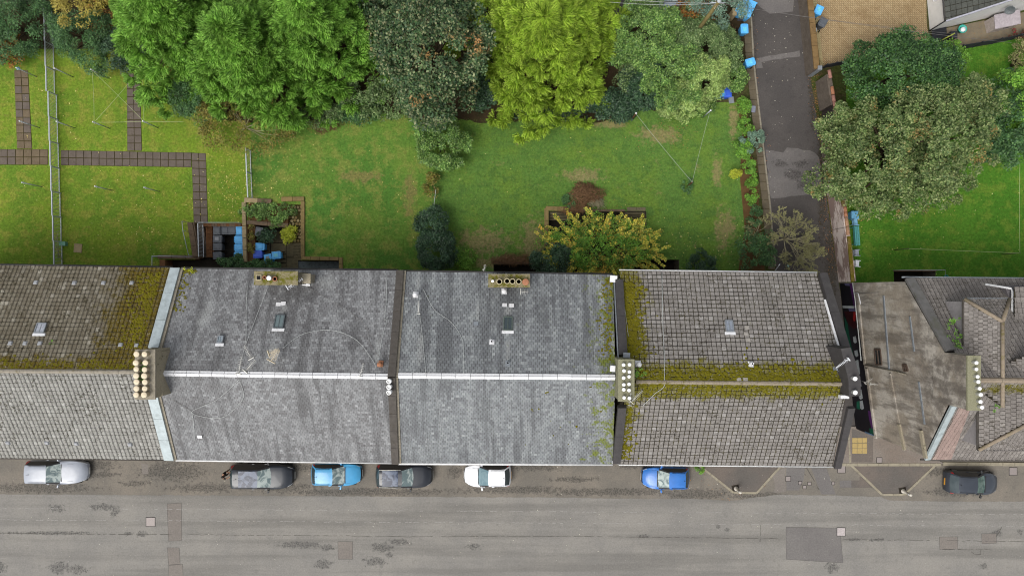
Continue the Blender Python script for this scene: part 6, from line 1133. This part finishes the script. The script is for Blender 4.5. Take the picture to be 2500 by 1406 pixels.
def limbs(par, base, ctrs, h, r0, mat, seed, nlim=7, name='trunk'):
    r = random.Random(seed); b = Vector(base); mb = MB(); cc = Vector(ctrs.mean(0)); fork = Vector((lerp(b.x, cc.x, .6), lerp(b.y, cc.y, .6), b.z + h * .38)); mb.tube([b, lerp(b, fork, .5) + Vector((r.uniform(-.1, .1), r.uniform(-.1, .1), 0)), fork], r0, 8, r0 * .7)
    for i in range(nlim):
        t = Vector(ctrs[r.randrange(len(ctrs))]); m = lerp(fork, t, .5) + Vector((r.uniform(-.3, .3), r.uniform(-.3, .3), h * .06)); mb.tube([fork - Vector((0, 0, .1)), m, t], r0 * .5, 6, r0 * .12)
    return mb.build(name, mat, par)
def tree(lb, px, py, zc, rx, ry, rz, n, per, leaf, mat, seed, cr=.55, name='tree', cat='tree', trunk=.16, lo=-.35, amp=.28, shell=.72, twm=None, group=None, flatz=.65, extra=None, wr=.62, up=1.1):
    c = U(px, py, zc); o = thing(name, lb, cat, (c.x, c.y, 0), 0, group); base = (0, 0, 0)
    ct = crown_centres((0, 0, zc), (rx, ry, rz), n, seed, lo, amp, shell); ct[:, 2] = np.maximum(ct[:, 2], cr * .3); rad = cr * rng.uniform(.65, 1.3, len(ct)); v, f = clump_leaves(ct, rad, per, leaf, flatz, up, wr); v[:, 2] = np.maximum(v[:, 2], .03)
    npmesh('crown', v, f, mat, o)
    limbs(o, base, ct, zc + rz * .4, trunk, twm or M_bark, seed, 8 if rx > 1.2 else 4, 'trunk' if cat == 'tree' else 'stems'); return o
def spray_proto(seed, pairs, wd, ln, an0):
    "flat pointed spray along +x, one connected piece"
    r = np.random.default_rng(seed); V = [(i / pairs * .82, 0, -.10 * (i / pairs) ** 2) for i in range(pairs + 1)] + [(1.0, 0, -.16)]; Fv = [(pairs - 1, pairs, pairs + 1)]
    V.append((.82 * (pairs - 1) / pairs, .02, -.08)); Fv[0] = (pairs - 1, len(V) - 1, pairs + 1)
    for s in (-1, 1):
        for i in range(pairs):
            x = V[i][0]; l = ln * (1 - .55 * i / pairs) * r.uniform(.75, 1.2); an = R(an0 + r.uniform(-9, 9)); V.append((x + l * math.cos(an), s * l * math.sin(an), V[i][2] - .18 * l + r.uniform(-.03, .05))); Fv.append((i, i + 1, len(V) - 1))
    return np.array(V), np.array(Fv)
SPR = {'wide': [spray_proto(40 + k, 5, .1, .52, 34) for k in range(4)], 'thin': [spray_proto(50 + k, 6, .06, .42, 38) for k in range(4)]}
def conifer(lb, px, py, zc, Rr, Hh, nb, per, sl, mat, seed, name='conifer_tree', cr=.7, proto='wide', zlow=.6, prof=1.6, outb=.75):
    "crown of jagged foliage clumps; px,py,zc give where its widest ring is seen"
    r = np.random.default_rng(seed); c = U(px, py, zc); o = thing(name, lb, 'tree', (c.x, c.y, 0)); Vs, Fs, off = [], [], 0; ends = []
    for b in range(int(nb * 1.5)):
        inner = b >= nb; bb = b if not inner else (b - nb) * 2
        h = ((bb + .5) / nb) ** .85; ph = b * 2.39996 + r.uniform(-.5, .5); lp = 1 + .13 * math.sin(ph * 3 + seed) + .10 * math.sin(ph * 5 + 2 * seed)
        rr = Rr * lp * max(.04, (1 - h ** prof)) * (r.uniform(.72, 1.03) if not inner else r.uniform(.5, .72)); z = zlow + (Hh - zlow) * h + r.uniform(-.35, .35) - (.5 if inner else 0); out_ = np.array([math.cos(ph), math.sin(ph), 0]); upv = np.array([0, 0, 1.]); ctr = out_ * rr + np.array([0, 0, z])
        if not inner: ends.append(ctr)
        m = per; rad = cr * r.uniform(.65, 1.3); d = unit(r.normal(size=(m, 3))); d = unit(d + out_ * outb + upv * .25); d[:, 2] = np.where(d[:, 2] < -.35, -d[:, 2], d[:, 2])
        P = ctr + d * np.array([1, 1, .7]) * (rad * r.uniform(.15, .75, m))[:, None]; ax = unit(d * np.array([1, 1, .55]) + out_ * .25 + r.normal(size=(m, 3)) * .22); nm = unit(upv * 1.1 + d * .4 + r.normal(size=(m, 3)) * .3); s = unit(np.cross(nm, ax)); n2 = np.cross(ax, s)
        L = sl * r.uniform(.65, 1.25, m); pv, pf = SPR[proto][b % 4]; W3 = P[:, None, :] + (pv[None, :, 0:1] * ax[:, None] + pv[None, :, 1:2] * s[:, None] + pv[None, :, 2:3] * n2[:, None]) * L[:, None, None]
        Vs.append(W3.reshape(-1, 3)); Fs.append((pf[None] + (off + np.arange(m) * len(pv))[:, None, None]).reshape(-1, 3)); off += m * len(pv)
    npmesh('crown', np.vstack(Vs), np.vstack(Fs), mat, o); mb = MB(); mb.tube([(0, 0, 0), (.05, 0, Hh * .5), (0, 0, Hh * .93)], Rr * .055 + .06, 10, .04)
    for e in ends[::4]: z0 = max(.3, e[2] - .4); mb.tube([(0, 0, z0), e * np.array([.55, .55, 1]) - np.array([0, 0, .12]), e - np.array([0, 0, .1])], .06, 5, .015)
    mb.build('trunk', M_bark, o); return o
# ---- big conifers and trees along the rear boundary
conifer('tall bright green conifer, left one of the big trio', 446, 62, 4., 5.6, 9.8, 240, 60, .5, LM['leyland'], 3)
conifer('tall bright green conifer, front middle one of the trio', 622, 140, 3.6, 5.2, 9.4, 240, 60, .5, LM['leyland'], 4)
conifer('tall bright green conifer, right one of the big trio', 785, 68, 4., 5.2, 9.8, 240, 60, .5, LM['leyland'], 5)
conifer('golden yellow green conifer at the top middle', 1322, 100, 3.2, 6.2, 7.6, 380, 52, .5, LM['golden'], 6, cr=.6, proto='thin')
tree('dark evergreen oak with rusty young leaves between the conifers', 1050, 110, 4.2, 4.2, 4.6, 3.4, 230, 130, .20, LM['darkoak'], 11, .75, 'oak_tree', trunk=.3)
tree('low fringe of dark green leaves beneath the bright conifers', 930, 230, 1.6, 3.0, 1.5, 1.3, 70, 100, .16, LM['shrub'], 12, .5, 'shrub', 'shrub')
tree('glossy rounded shrub jutting onto the lawn below the dark oak', 1078, 350, 1.2, 1.9, 2.0, 1.5, 110, 120, .13, LM['ivy'], 13, .4, 'round_shrub', 'shrub', amp=.14, trunk=.08)
# ivy mass
IV = [(1590, 95, 2.2, 2.7, 2.3, 1.9, 'ivy', 'ivy covered mound next to the golden conifer'), (1690, 105, 1.7, 2.4, 2.2, 1.5, 'shrub', 'grey green bushy mound in the middle of the thicket'), (1640, 180, 2.0, 2.2, 2.0, 1.6, 'ivy', 'ivy mound in front of the hidden grey car'), (1710, 195, 1.9, 2.2, 1.7, 1.5, 'ivylight', 'pale ivy mound above the two lawn side bins'),
      (1575, 205, 1.2, 1.6, 1.6, 1.1, 'dark', 'dark bush under the right side of the golden conifer'), (1650, 250, 1.2, 1.9, 1.1, 1.0, 'ivylight', 'pale leafy mound at the thicket edge above bare patch'), (1500, 260, .8, 1.7, .9, .8, 'dark', 'dark low thicket at the foot of golden conifer'), (1770, 125, 1.2, 1.1, 1.9, 1.1, 'shrub', 'tangled green bush beside the lane pavement'), (1790, 190, .9, .7, 1.0, .8, 'ivy', 'green bush between the lane bins')]
for k, (px, py, z, rx, ry, rz, m, lb) in enumerate(IV): tree(lb, px, py, z, rx, ry, rz, int(40 * rx * ry + 18), 110, .135, LM[m], 20 + k, .42, 'ivy_bush', 'bush', amp=.22, trunk=.1, group='bushes of the thicket by the lane')
tree('blue grey conifer shrub around the utility pole', 1745, 12, 2.4, 1.9, 1.6, 1.6, 70, 100, .15, LM['bluecon'], 31, .5, 'blue_shrub', 'shrub', wr=.3); tree('rusty orange shrub beside the hidden grey car', 1690, 30, 1.4, 1.1, 1.2, 1.0, 40, 70, .15, LM['autumn'], 32, .4, 'rusty_shrub', 'shrub'); tree('sparse leafy sapling left of the hidden grey car', 1580, 28, 2.2, 1.3, 1.0, 1.2, 30, 60, .15, LM['shrub'], 33, .4, 'sapling', 'tree', trunk=.05)
for k, (px, py, z, rx, ry, rz, m, lb) in enumerate(((1545, 150, 1.0, 1.3, 1.6, 1.0, 'shrub', 'undergrowth filling the gap right of the golden conifer'), (1180, 225, .9, 1.2, 1.4, .9, 'dark', 'dark undergrowth between the oak and the golden conifer'), (1190, 120, 1.0, 1.2, 1.6, 1.0, 'darkshrub', 'shaded undergrowth left of the golden conifer'), (880, 275, .7, 1.6, .6, .6, 'darkshrub', 'low undergrowth at the lawn edge below the conifers'), (1360, 275, .6, 2.4, .5, .5, 'dark', 'low dark fringe under the golden conifer'), (1690, 262, .6, 1.3, .5, .5, 'ivy', 'low green fringe at the foot of the pale ivy'))):
    tree(lb, px, py, z, rx, ry, rz, int(34 * rx * ry + 14), 90, .13, LM[m], 170 + k, .4, 'low_bush', 'bush', amp=.3, trunk=.04)
# left hedge
tree('dark green shrub at the far top left corner', 50, 70, 1.6, 2.2, 2.2, 1.5, 130, 110, .15, LM['darkshrub'], 41, .5, 'dark_shrub', 'shrub', wr=.34); tree('dark green drooping shrub right of the railing fence', 205, 92, 1.6, 2.4, 2.1, 1.5, 140, 110, .15, LM['darkshrub'], 42, .5, 'dark_shrub', 'shrub', wr=.34); tree('dark shrub under the left edge of the bright conifer', 325, 120, 1.4, 2.0, 1.4, 1.2, 90, 100, .14, LM['dark'], 43, .45, 'dark_shrub', 'shrub', wr=.34)
tree('orange and yellow leaved shrub at the left frame edge', 5, 115, 1.2, 1.1, 1.6, 1.0, 50, 80, .15, LM['autumn'], 44, .4, 'autumn_shrub', 'shrub'); tree('ochre leaved tree reaching in at the top left', 200, -22, 5.0, 2.2, 1.7, 1.6, 90, 100, .16, LM['ochretree'], 45, .55, 'ochre_tree', 'tree', wr=.35); tree('brown leaved shrub in the shade of the left conifer', 262, 40, 1.0, 1.3, 1.2, .9, 50, 70, .13, LM['autumn'], 46, .4, 'brown_shrub', 'shrub'); tree('small yellow green plant under the left conifer', 282, 142, .8, .35, .7, .7, 16, 50, .14, LM['lime'], 47, .25, 'yellow_plant', 'plant', trunk=.03)
tree('sparse ochre twiggy shrub below the bright conifers', 575, 305, 1.5, 3.6, 1.7, 1.2, 120, 60, .12, LM['ochre'], 48, .55, 'ochre_shrub', 'shrub', trunk=.09, twm=M_twig); tree('green shrub below the left side of bright conifers', 470, 240, 1.5, 1.9, 1.5, 1.3, 80, 90, .14, LM['darkshrub'], 49, .45, 'green_shrub', 'shrub', wr=.4); tree('grey green shrub beside the brown bare patch', 790, 280, .9, 1.5, .7, .8, 40, 80, .13, LM['shrub'], 50, .4, 'grey_shrub', 'shrub')
tree('small brown leaved shrub on the garden divider', 1054, 450, .7, .5, .9, .6, 26, 50, .11, LM['ochre'], 51, .3, 'brown_shrub', 'shrub', trunk=.03)
tree('upper small dark evergreen of the touching pair', 1052, 545, 1.2, 1.15, 1.15, 1.2, 60, 130, .11, LM['dark'], 52, .35, 'dark_evergreen', 'shrub', amp=.12, trunk=.06); tree('lower large dark evergreen of the touching pair', 1066, 610, 1.4, 1.55, 1.5, 1.4, 110, 140, .11, LM['dark'], 53, .38, 'dark_evergreen', 'shrub', amp=.1, trunk=.08)
tree('small light green shrub beside the big dark evergreen', 1136, 634, .5, .75, .7, .5, 22, 60, .11, LM['fresh'], 54, .3, 'small_shrub', 'shrub', trunk=.03); tree('low dark green shrub at the wall of the tiled tenement', 1713, 645, .6, .85, .8, .6, 34, 90, .11, LM['dark'], 55, .3, 'dark_shrub', 'shrub', trunk=.04)
tree('dark green shrub at the foot of the twiggy tree', 1845, 610, .9, 1.2, 1.4, .8, 50, 80, .12, LM['darkshrub'], 56, .4, 'dark_shrub', 'shrub', trunk=.05); tree('dark green bush under the left side of the yellow tree', 1358, 632, 1.2, 1.35, 1.2, 1.2, 70, 110, .12, LM['dark'], 57, .38, 'dark_bush', 'shrub', trunk=.06)
tree('green spreading shrub over the bin yard corridor', 590, 641, -.1, 1.4, .45, .5, 26, 70, .13, LM['darkshrub'], 58, .3, 'spreading_shrub', 'shrub', lo=-.9, trunk=.03); tree('green shrub beside the royal blue bin in sunken garden', 650, 652, -.15, 1.0, .45, .5, 22, 70, .13, LM['darkshrub'], 59, .3, 'spreading_shrub', 'shrub', lo=-.9, trunk=.03)
for o in bpy.data.objects:
    if o.name.startswith('spreading_shrub'): o.location.z = 0
tree('yellow green fern like plant by the crazy paving', 706, 572, -.2, .42, .55, .35, 20, 40, .18, LM['lime'], 60, .3, 'fern', 'plant', lo=-.6, trunk=.02, wr=.35); tree('leafy bed of mixed green plants in the raised planter', 655, 519, .18, 1.7, .7, .22, 60, 80, .11, LM['ivy'], 61, .3, 'planter_bed', 'plants', trunk=.03); tree('dark plants around the grey bin in sunken garden', 655, 578, -.5, .6, .4, .35, 16, 50, .13, LM['dark'], 62, .3, 'dark_plants', 'plants', lo=-.9, trunk=.02); tree('trailing yellow green creeper on the garden divider wall', 612, 585, .05, .3, 1.7, .12, 20, 30, .1, LM['ochre'], 63, .2, 'creeper', 'plant', trunk=.02)
# hedge strip along the lane
for k, (px, py, rx, ry, m, lb) in enumerate(((1815, 262, .4, .8, 'fresh', 'bright green hedge clump below the two blue bins'), (1818, 310, .4, .6, 'fresh', 'small bright hedge clump just above the blue green bush'), (1838, 345, .9, .8, 'bluecon', 'blue green bush overhanging the lane pavement'), (1816, 362, .7, .6, 'fresh', 'green bush left of the blue green bush'), (1828, 405, .35, .7, 'fresh', 'narrow hedge strip below the blue green bush'), (1836, 465, .3, 1.1, 'fresh', 'thin hedge strip beside the lane flagstones'), (1843, 530, .4, .9, 'darkshrub', 'dark end of the thin hedge strip'), (1797, 425, .28, .2, 'lime', 'lime green weeds on the litter strip'))):
    tree(lb, px, py, .6, rx, ry, .6, int(36 * rx * ry + 10), 70, .11, LM[m], 70 + k, .25, 'hedge', 'hedge', trunk=.03, lo=-.7)
tree('small weeds growing at the kerb behind the bright blue car', 1708, 1143, .12, .35, .3, .15, 12, 40, .07, LM['fresh'], 79, .15, 'weeds', 'weeds', trunk=.01)
for k, (px, py, s) in enumerate(((1677, 455, .45), (1388, 490, .45))): tree(['weeds around the foot of the dark clothes pole', 'green weeds beside the heap of dead brambles'][k], px, py, .2, s, s, .25, 14, 40, .1, LM['darkshrub'], 81 + k, .2, 'weeds', 'weeds', trunk=.01)
# right hand trees
def sycamore():
    c = U(2195, 365, 4.4); o = thing('sycamore_tree', 'big olive green sycamore overhanging the lane and right lawn', 'tree', (c.x, c.y, 0)); parts = []
    for (px, py, zc, rx, ry, rz, n, sd) in ((2165, 395, 4.2, 4.3, 3.0, 2.6, 190, 901), (2270, 300, 5.0, 3.3, 3.0, 2.6, 150, 902), (2060, 345, 3.4, 1.9, 1.2, 1.3, 46, 903), (2370, 255, 4.8, 1.4, 1.9, 1.4, 46, 904), (2240, 455, 3.4, 2.6, 1.6, 1.6, 66, 905), (2090, 265, 3.8, .9, 1.0, 1.0, 16, 906)):
        p = U(px, py, zc) - c; parts.append(crown_centres((p.x, p.y, zc), (rx, ry, rz), n, sd, -.5, .42, .62))
    ct = np.vstack(parts); rad = .62 * rng.uniform(.6, 1.3, len(ct)); v, f = clump_leaves(ct, rad, 150, .165, .65); npmesh('crown', v, f, LM['olive'], o); limbs(o, (0, 0, 0), ct, 6.5, .32, M_bark, 9, 14)
sycamore(); tree('deep green tree behind the olive sycamore', 2205, 175, 3.2, 4.2, 2.6, 2.4, 210, 120, .16, LM['laurel'], 91, .6, 'green_tree', trunk=.22, amp=.24); tree('fresh green shrub beside the black fence of the bungalow', 2320, 138, 1.2, 1.0, .9, 1.0, 40, 80, .13, LM['fresh'], 92, .4, 'green_shrub', 'shrub')
tree('green tree at the right frame edge', 2455, 300, 2.8, 2.4, 2.9, 2.0, 160, 110, .16, LM['darkshrub'], 93, .55, 'green_tree', trunk=.16); tree('light green top of the tree at the right edge', 2475, 255, 3.6, 1.5, 1.6, 1.2, 60, 100, .15, LM['fresh'], 94, .5, 'green_tree', trunk=.1); tree('pale hedge along the right frame edge above the trees', 2492, 150, 1.0, .5, 1.6, .9, 40, 70, .11, LM['olivegrey'], 95, .35, 'hedge', 'hedge')
tree('red flowered plant beside the black fence at the right edge', 2488, 84, .4, .7, .4, .3, 14, 40, .1, leafmat('red_flower', pal((120, 40, 44), (150, 50, 56), (90, 70, 50), (70, 90, 50))), 96, .2, 'red_plant', 'plant', trunk=.02)
# yellow autumn tree: arching shoots with leaves in pairs
def shoots(lb, px, py, zc, n, L0, L1, leaf, mat, seed, rise=.55, name='autumn_tree', twig=M_bark, gap=.1, bare=0., cat='tree', thick=.012, base_r=.6, ysq=1.):
    r = np.random.default_rng(seed); c = U(px, py, zc); o = thing(name, lb, cat, (c.x, c.y, 0)); mb = MB(); P, AX, NM = [], [], []
    mb.tube([(0, 0, 0), (.05, 0, zc * .5), (0, .05, zc * .8)], .10, 8, .07)
    for k in range(n):
        ph = r.uniform(0, 2 * math.pi); rr = base_r * math.sqrt(r.uniform(0, 1)); b = np.array([math.cos(ph) * rr, math.sin(ph) * rr * ysq, zc * r.uniform(.35, .95)]); ph2 = ph + r.normal() * .5; el_ = r.uniform(.15, 1.25); L = r.uniform(L0, L1); d = np.array([math.cos(ph2) * math.cos(el_), math.sin(ph2) * math.cos(el_), math.sin(el_) * rise]); pts = []
        for i in range(8): t = i / 7; pts.append(b + d * L * t + np.array([0, 0, -.22 * L * t * t]))
        mb.tube([np.array([0, 0, zc * .35]), pts[0]], .03, 4, .018); mb.tube(pts[::2] + [pts[-1]], thick, 4, thick * .4)
        if r.random() < bare: continue
        m = int(L / gap)
        for i in range(m):
            t = .18 + .82 * (i + .5) / m; q = b + d * L * t + np.array([0, 0, -.22 * L * t * t]); sd = np.array([-d[1], d[0], 0]); sd /= max(1e-6, np.linalg.norm(sd))
            for s in (-1, 1): P.append(q); AX.append(d * .5 + sd * s + r.normal(size=3) * .3); NM.append(np.array([0, 0, 1]) + r.normal(size=3) * .28)
    P, AX, NM = np.array(P), unit(np.array(AX)), unit(np.array(NM)); Lf = leaf * r.uniform(.7, 1.3, len(P)); v, f = leaf_arrays(P, AX, NM, Lf, Lf * .72); npmesh('crown', v, f, mat, o); mb.build('trunk', twig, o); return o
shoots('yellow and orange autumn tree over the sunken yard', 1468, 602, 1.7, 460, .5, 1.9, .15, LM['yellow'], 100, .45, base_r=3.9, ysq=.5)
tree('green inner foliage at the heart of the yellow tree', 1470, 605, 1.2, 3.9, 1.6, .8, 130, 70, .11, LM['fresh'], 101, .5, 'understorey_shrub', 'shrub', trunk=.06)
def twigtree(lb, px, py, z0, n, L, mat, seed, lean=(0, 0), name='twiggy_tree', cat='tree', leafy=.5, r0=.035, depth=3):
    "bare limbs that fork again and again, thin leaves near the ends"
    r = random.Random(seed); c = U(px, py); o = thing(name, lb, cat, (c.x, c.y, 0)); mb = MB(); P, AX, NM = [], [], []
    def grow(p, d, l, rad, k):
        m = p + d * l * .5 + Vector((r.uniform(-.1, .1), r.uniform(-.1, .1), r.uniform(-.03, .08))) * l; e = p + d * l + Vector((0, 0, -.04 * l)); mb.tube([p, m, e], rad, 4 if k else 3, rad * .62)
        if k <= 1 and leafy > 0:
            for _ in range(int(7 * leafy)): q = lerp(p, e, r.uniform(.2, 1)); P.append(q); AX.append((r.gauss(0, 1), r.gauss(0, 1), r.gauss(0, .5))); NM.append((r.gauss(0, .5), r.gauss(0, .5), 1))
        if k == 0: return
        for _ in range(r.choice((2, 3, 3, 4))):
            q = lerp(p, e, r.uniform(.35, 1)); a = d + Vector((r.gauss(0, .5), r.gauss(0, .5), r.gauss(.05, .3))); grow(q, a.normalized(), l * r.uniform(.5, .8), rad * .58, k - 1)
    b = Vector((0, 0, 0)); mb.tube([b, Vector((lean[0] * .3, lean[1] * .3, z0))], r0 * 2.4, 8, r0 * 1.6); t = Vector((lean[0] * .3, lean[1] * .3, z0))
    for i in range(n): a = 6.283 * i / n + r.uniform(-.3, .3); d = Vector((math.cos(a) + lean[0] * .5, math.sin(a) + lean[1] * .5, r.uniform(.25, 1.1))).normalized(); grow(t, d, L * r.uniform(.7, 1.15), r0, depth)
    k = mb.build('trunk', M_twig, o)
    P = np.array([list(p) for p in P]); AX = unit(np.array(AX)); NM = unit(np.array(NM)); l = rng.uniform(.04, .085, len(P)); v, f = leaf_arrays(P, AX, NM, l, l * .6); npmesh('crown', v, f, mat, o); return o
twigtree('pale twiggy half bare tree leaning over the lane', 1890, 590, 1.3, 11, 1.5, LM['olivegrey'], 102, (.8, .35), leafy=1.3, depth=4, r0=.04); twigtree('small pale bare twigs beside the lane hedge end', 1845, 570, .7, 6, .75, LM['olivegrey'], 103, (-.4, .4), 'bare_shrub', 'shrub', .6, .022); twigtree('pale twigs of a bare shrub against the tiled tenement wall', 1925, 640, 1.0, 7, 1.1, LM['olivegrey'], 104, (.9, .1), 'bare_shrub', 'shrub', 1.0, .03, 4)
# heap of dead brambles
def heap(lb, px, py, rx, ry, h, n, mat, seed, name='bramble_heap', r0=.012):
    r = random.Random(seed); c = U(px, py); o = thing(name, lb, 'brush heap', (c.x, c.y, 0)); mb = MB()
    for i in range(n):
        a, b = r.uniform(0, 6.28), r.uniform(0, 1) ** .6; lm_ = 1 + .22 * math.sin(2 * a + seed) + .18 * math.sin(3 * a + 2 * seed) + .12 * math.sin(7 * a); x, y = rx * b * math.cos(a) * lm_, ry * b * math.sin(a) * lm_; z = h * (1 - b * b) * r.uniform(.3, 1.05); t = r.uniform(0, 6.28); L = r.uniform(.25, .7); q = Vector((math.cos(t), math.sin(t), r.uniform(-.3, .3))) * L; mb.tube([Vector((x, y, max(.02, z))) - q * .5, Vector((x, y, max(.03, z + .1))), Vector((x, y, max(.02, z))) + q * .5], r0, 4, r0 * .6)
    k = mb.build('stems', mat, o); k['kind'] = 'stuff'; return o
heap('brown heap of dead bramble stems on the rough lawn', 1428, 476, 1.15, .95, .8, 900, M_browntwig, 1, r0=.016); heap('pale grey dead twigs at the edge of the bramble heap', 1458, 495, .5, .45, .3, 160, M_twig, 2); heap('brown dead stems beside the tangled green bush', 1780, 95, .6, 1.0, .9, 220, M_browntwig, 3); heap('dry brown stems under the right side of golden conifer', 1530, 185, .7, .9, .5, 220, M_browntwig, 4); heap('flattened dry stems along the rear yard edge', 1250, 634, 1.8, .35, .2, 420, M_browntwig, 5); heap('dry stems spilling right of the bramble heap onto steps', 1400, 512, 1.2, .3, .2, 300, M_browntwig, 6); heap('dead brown growth on bare patch below the conifers', 795, 305, .9, .6, .25, 260, simple('red_brown_stem', C(120, 76, 58), .9), 7)
# weeds on chimneys and roofs (parts of the roofs they grow on)
def weed(par, p, r, n, mat, leaf=.09, nm='weed'):
    ct = np.array(p) + rng.normal(size=(n, 3)) * np.array([r, r, r * .3]); v, f = clump_leaves(ct, np.full(n, r * .6), 14, leaf); npmesh(nm, v, f, mat, par)['kind'] = 'stuff'
for py in (888, 902, 916, 926): weed(ch, U(347.5, py, 13.15), .1, 5, LM['fresh'], .08)
weed(D, U(1553, 912, 12.3), .2, 9, LM['fresh']); weed(E, U(2330, 820, 11.8), .22, 9, LM['fresh']); weed(E, U(2338, 845, 11.9), .2, 8, LM['fresh']); weed(E, U(2325, 785, 11.6), .2, 8, LM['fresh']); weed(E, U(2440, 990, 12.6), .15, 6, LM['fresh']); weed(A, on_roof('A', 126, 838, .05)[0], .1, 5, LM['fresh'], .08); weed(B, on_roof('B', 462, 660, .05)[0], .18, 8, LM['lime'], .07)
# ------------------------------------------------------------------ grass tufts and fallen leaves
def blades(name, lb, regions, dens, mat, h0, h1, wd, seed, avoid=()):
    r = np.random.default_rng(seed); P = []
    for reg in regions:
        x0, y0, x1, y1 = reg; n = int((x1 - x0) * (y1 - y0) * dens); q = np.stack([r.uniform(x0, x1, n), r.uniform(y0, y1, n)], 1); P.append(q)
    q = np.vstack(P); keep = np.ones(len(q), bool)
    for (a, b, c, d), z in PITS: keep &= ~((q[:, 0] > a - .1) & (q[:, 0] < c + .1) & (q[:, 1] > b - .1) & (q[:, 1] < d + .25))
    for (a, b, c, d) in avoid: keep &= ~((q[:, 0] > a - .02) & (q[:, 0] < c + .02) & (q[:, 1] > b - .02) & (q[:, 1] < d + .02))
    q = q[keep]; n = len(q); P = np.column_stack([q, np.full(n, .005)]); ax = unit(r.normal(size=(n, 3)) * np.array([.8, .8, .15]) + np.array([0, 0, .75])); sd = unit(np.cross(ax, r.normal(size=(n, 3)))); h = r.uniform(h0, h1, n)[:, None]; w_ = wd * r.uniform(.6, 1.3, n)[:, None]
    v = np.stack([P - sd * w_, P + sd * w_, P + ax * h], 1).reshape(-1, 3); b = (np.arange(n) * 3)[:, None]; o = npmesh(name, v, np.hstack([b, b + 1, b + 2]), mat); stuff(o, lb); return o
def gmat(name, *cols):
    n = NT(name); col = n.ramp(n.island(), pal(*cols)); col = n.val(col, n.rng(n.noise(.5, 5, .65), .3, .7, .75, 1.2)); return n.done(col, .8, .15)
av = [rect(30, 168, 82, 366), rect(-200, 362, 120, 406), rect(148, 364, 506, 412), rect(307, 176, 350, 370), rect(467, 374, 511, 548), rect(592, 482, 748, 545), rect(455, 540, 500, 640)]
blades('grass_left', 'short mossy grass of the left lawns', [rect(-60, 150, 612, 668)], 260, gmat('grass_blade_olive', (92, 122, 32), (116, 146, 38), (138, 154, 52), (104, 136, 34)), .03, .07, .012, 1, av)
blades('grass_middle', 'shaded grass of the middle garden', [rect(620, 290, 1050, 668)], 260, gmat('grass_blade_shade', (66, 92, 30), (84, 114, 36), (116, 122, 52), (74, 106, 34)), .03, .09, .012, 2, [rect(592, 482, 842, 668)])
blades('grass_rough', 'rough tufted grass of the right garden', [rect(1060, 290, 1800, 668)], 300, gmat('grass_blade_rough', (66, 112, 36), (82, 134, 42), (106, 142, 50), (134, 126, 70)), .04, .12, .014, 3)
blades('grass_far', 'bright mown grass of the far right lawn', [rect(2085, 110, 2520, 686)], 260, gmat('grass_blade_bright', (66, 112, 24), (84, 132, 30), (104, 142, 40), (76, 124, 28)), .03, .07, .012, 4)
def litter(name, lb, regs, mat, seed, size=.06, z=.05):
    r = np.random.default_rng(seed); P = []
    for (px, py, sx, sy, n) in regs:
        x, y = px + r.normal(size=n) * sx, py + r.normal(size=n) * sy; k = H / F; P.append(np.column_stack([(x - CX) * k, -(y - CY) * k, np.full(n, z)]))
    P = np.vstack(P); n = len(P); keep = np.array([pit_at(p[0], p[1]) is None for p in P]); P = P[keep]; n = len(P); ax = unit(r.normal(size=(n, 3)) * np.array([1, 1, .2])); nm = unit(r.normal(size=(n, 3)) * .35 + np.array([0, 0, 1])); L = size * r.uniform(.6, 1.4, n); v, f = leaf_arrays(P, ax, nm, L, L * .7); o = npmesh(name, v, f, mat); stuff(o, lb)
lm = leafmat('fallen_leaf', pal((196, 188, 96), (222, 206, 120), (236, 224, 160), (214, 176, 84)), .1, .7); lb_ = leafmat('brown_fallen_leaf', pal((128, 84, 50), (160, 104, 60), (118, 92, 56), (176, 130, 80)), .1, .8); lw = leafmat('pale_litter', pal((190, 186, 170), (222, 218, 204), (205, 200, 180), (176, 168, 140)), .1, .7)
litter('fallen_leaves', 'yellow fallen leaves scattered over the lawns', [(560, 460, 40, 60, 190), (660, 400, 60, 60, 120), (420, 560, 90, 50, 110), (300, 520, 150, 80, 80), (1700, 610, 60, 40, 90), (1650, 560, 60, 40, 40), (900, 480, 150, 80, 60), (2200, 560, 90, 60, 60), (2350, 480, 120, 90, 70), (1500, 400, 200, 60, 40), (200, 250, 150, 60, 40), (620, 490, 30, 30, 40)], lm, 1, .075)
litter('brown_leaves', 'brown leaf litter along the lane wall and hedges', [(1978, 120, 6, 60, 260), (1995, 240, 6, 40, 160), (2014, 420, 8, 80, 300), (2030, 600, 8, 60, 160), (1848, 330, 4, 120, 120), (1870, 500, 4, 90, 80), (2015, 155, 10, 6, 50), (800, 300, 40, 12, 160), (1440, 510, 40, 10, 160), (1620, 330, 50, 20, 120), (1750, 1180, 50, 20, 50)], lb_, 2, .07, .03)
litter('pale_litter', 'tiny pale leaves and litter on the lane and street', [(1900, 250, 40, 160, 60), (1900, 80, 40, 60, 26), (600, 1290, 500, 50, 60), (1700, 1290, 500, 50, 60), (1300, 1170, 700, 20, 40)], lw, 3, .06, .03)
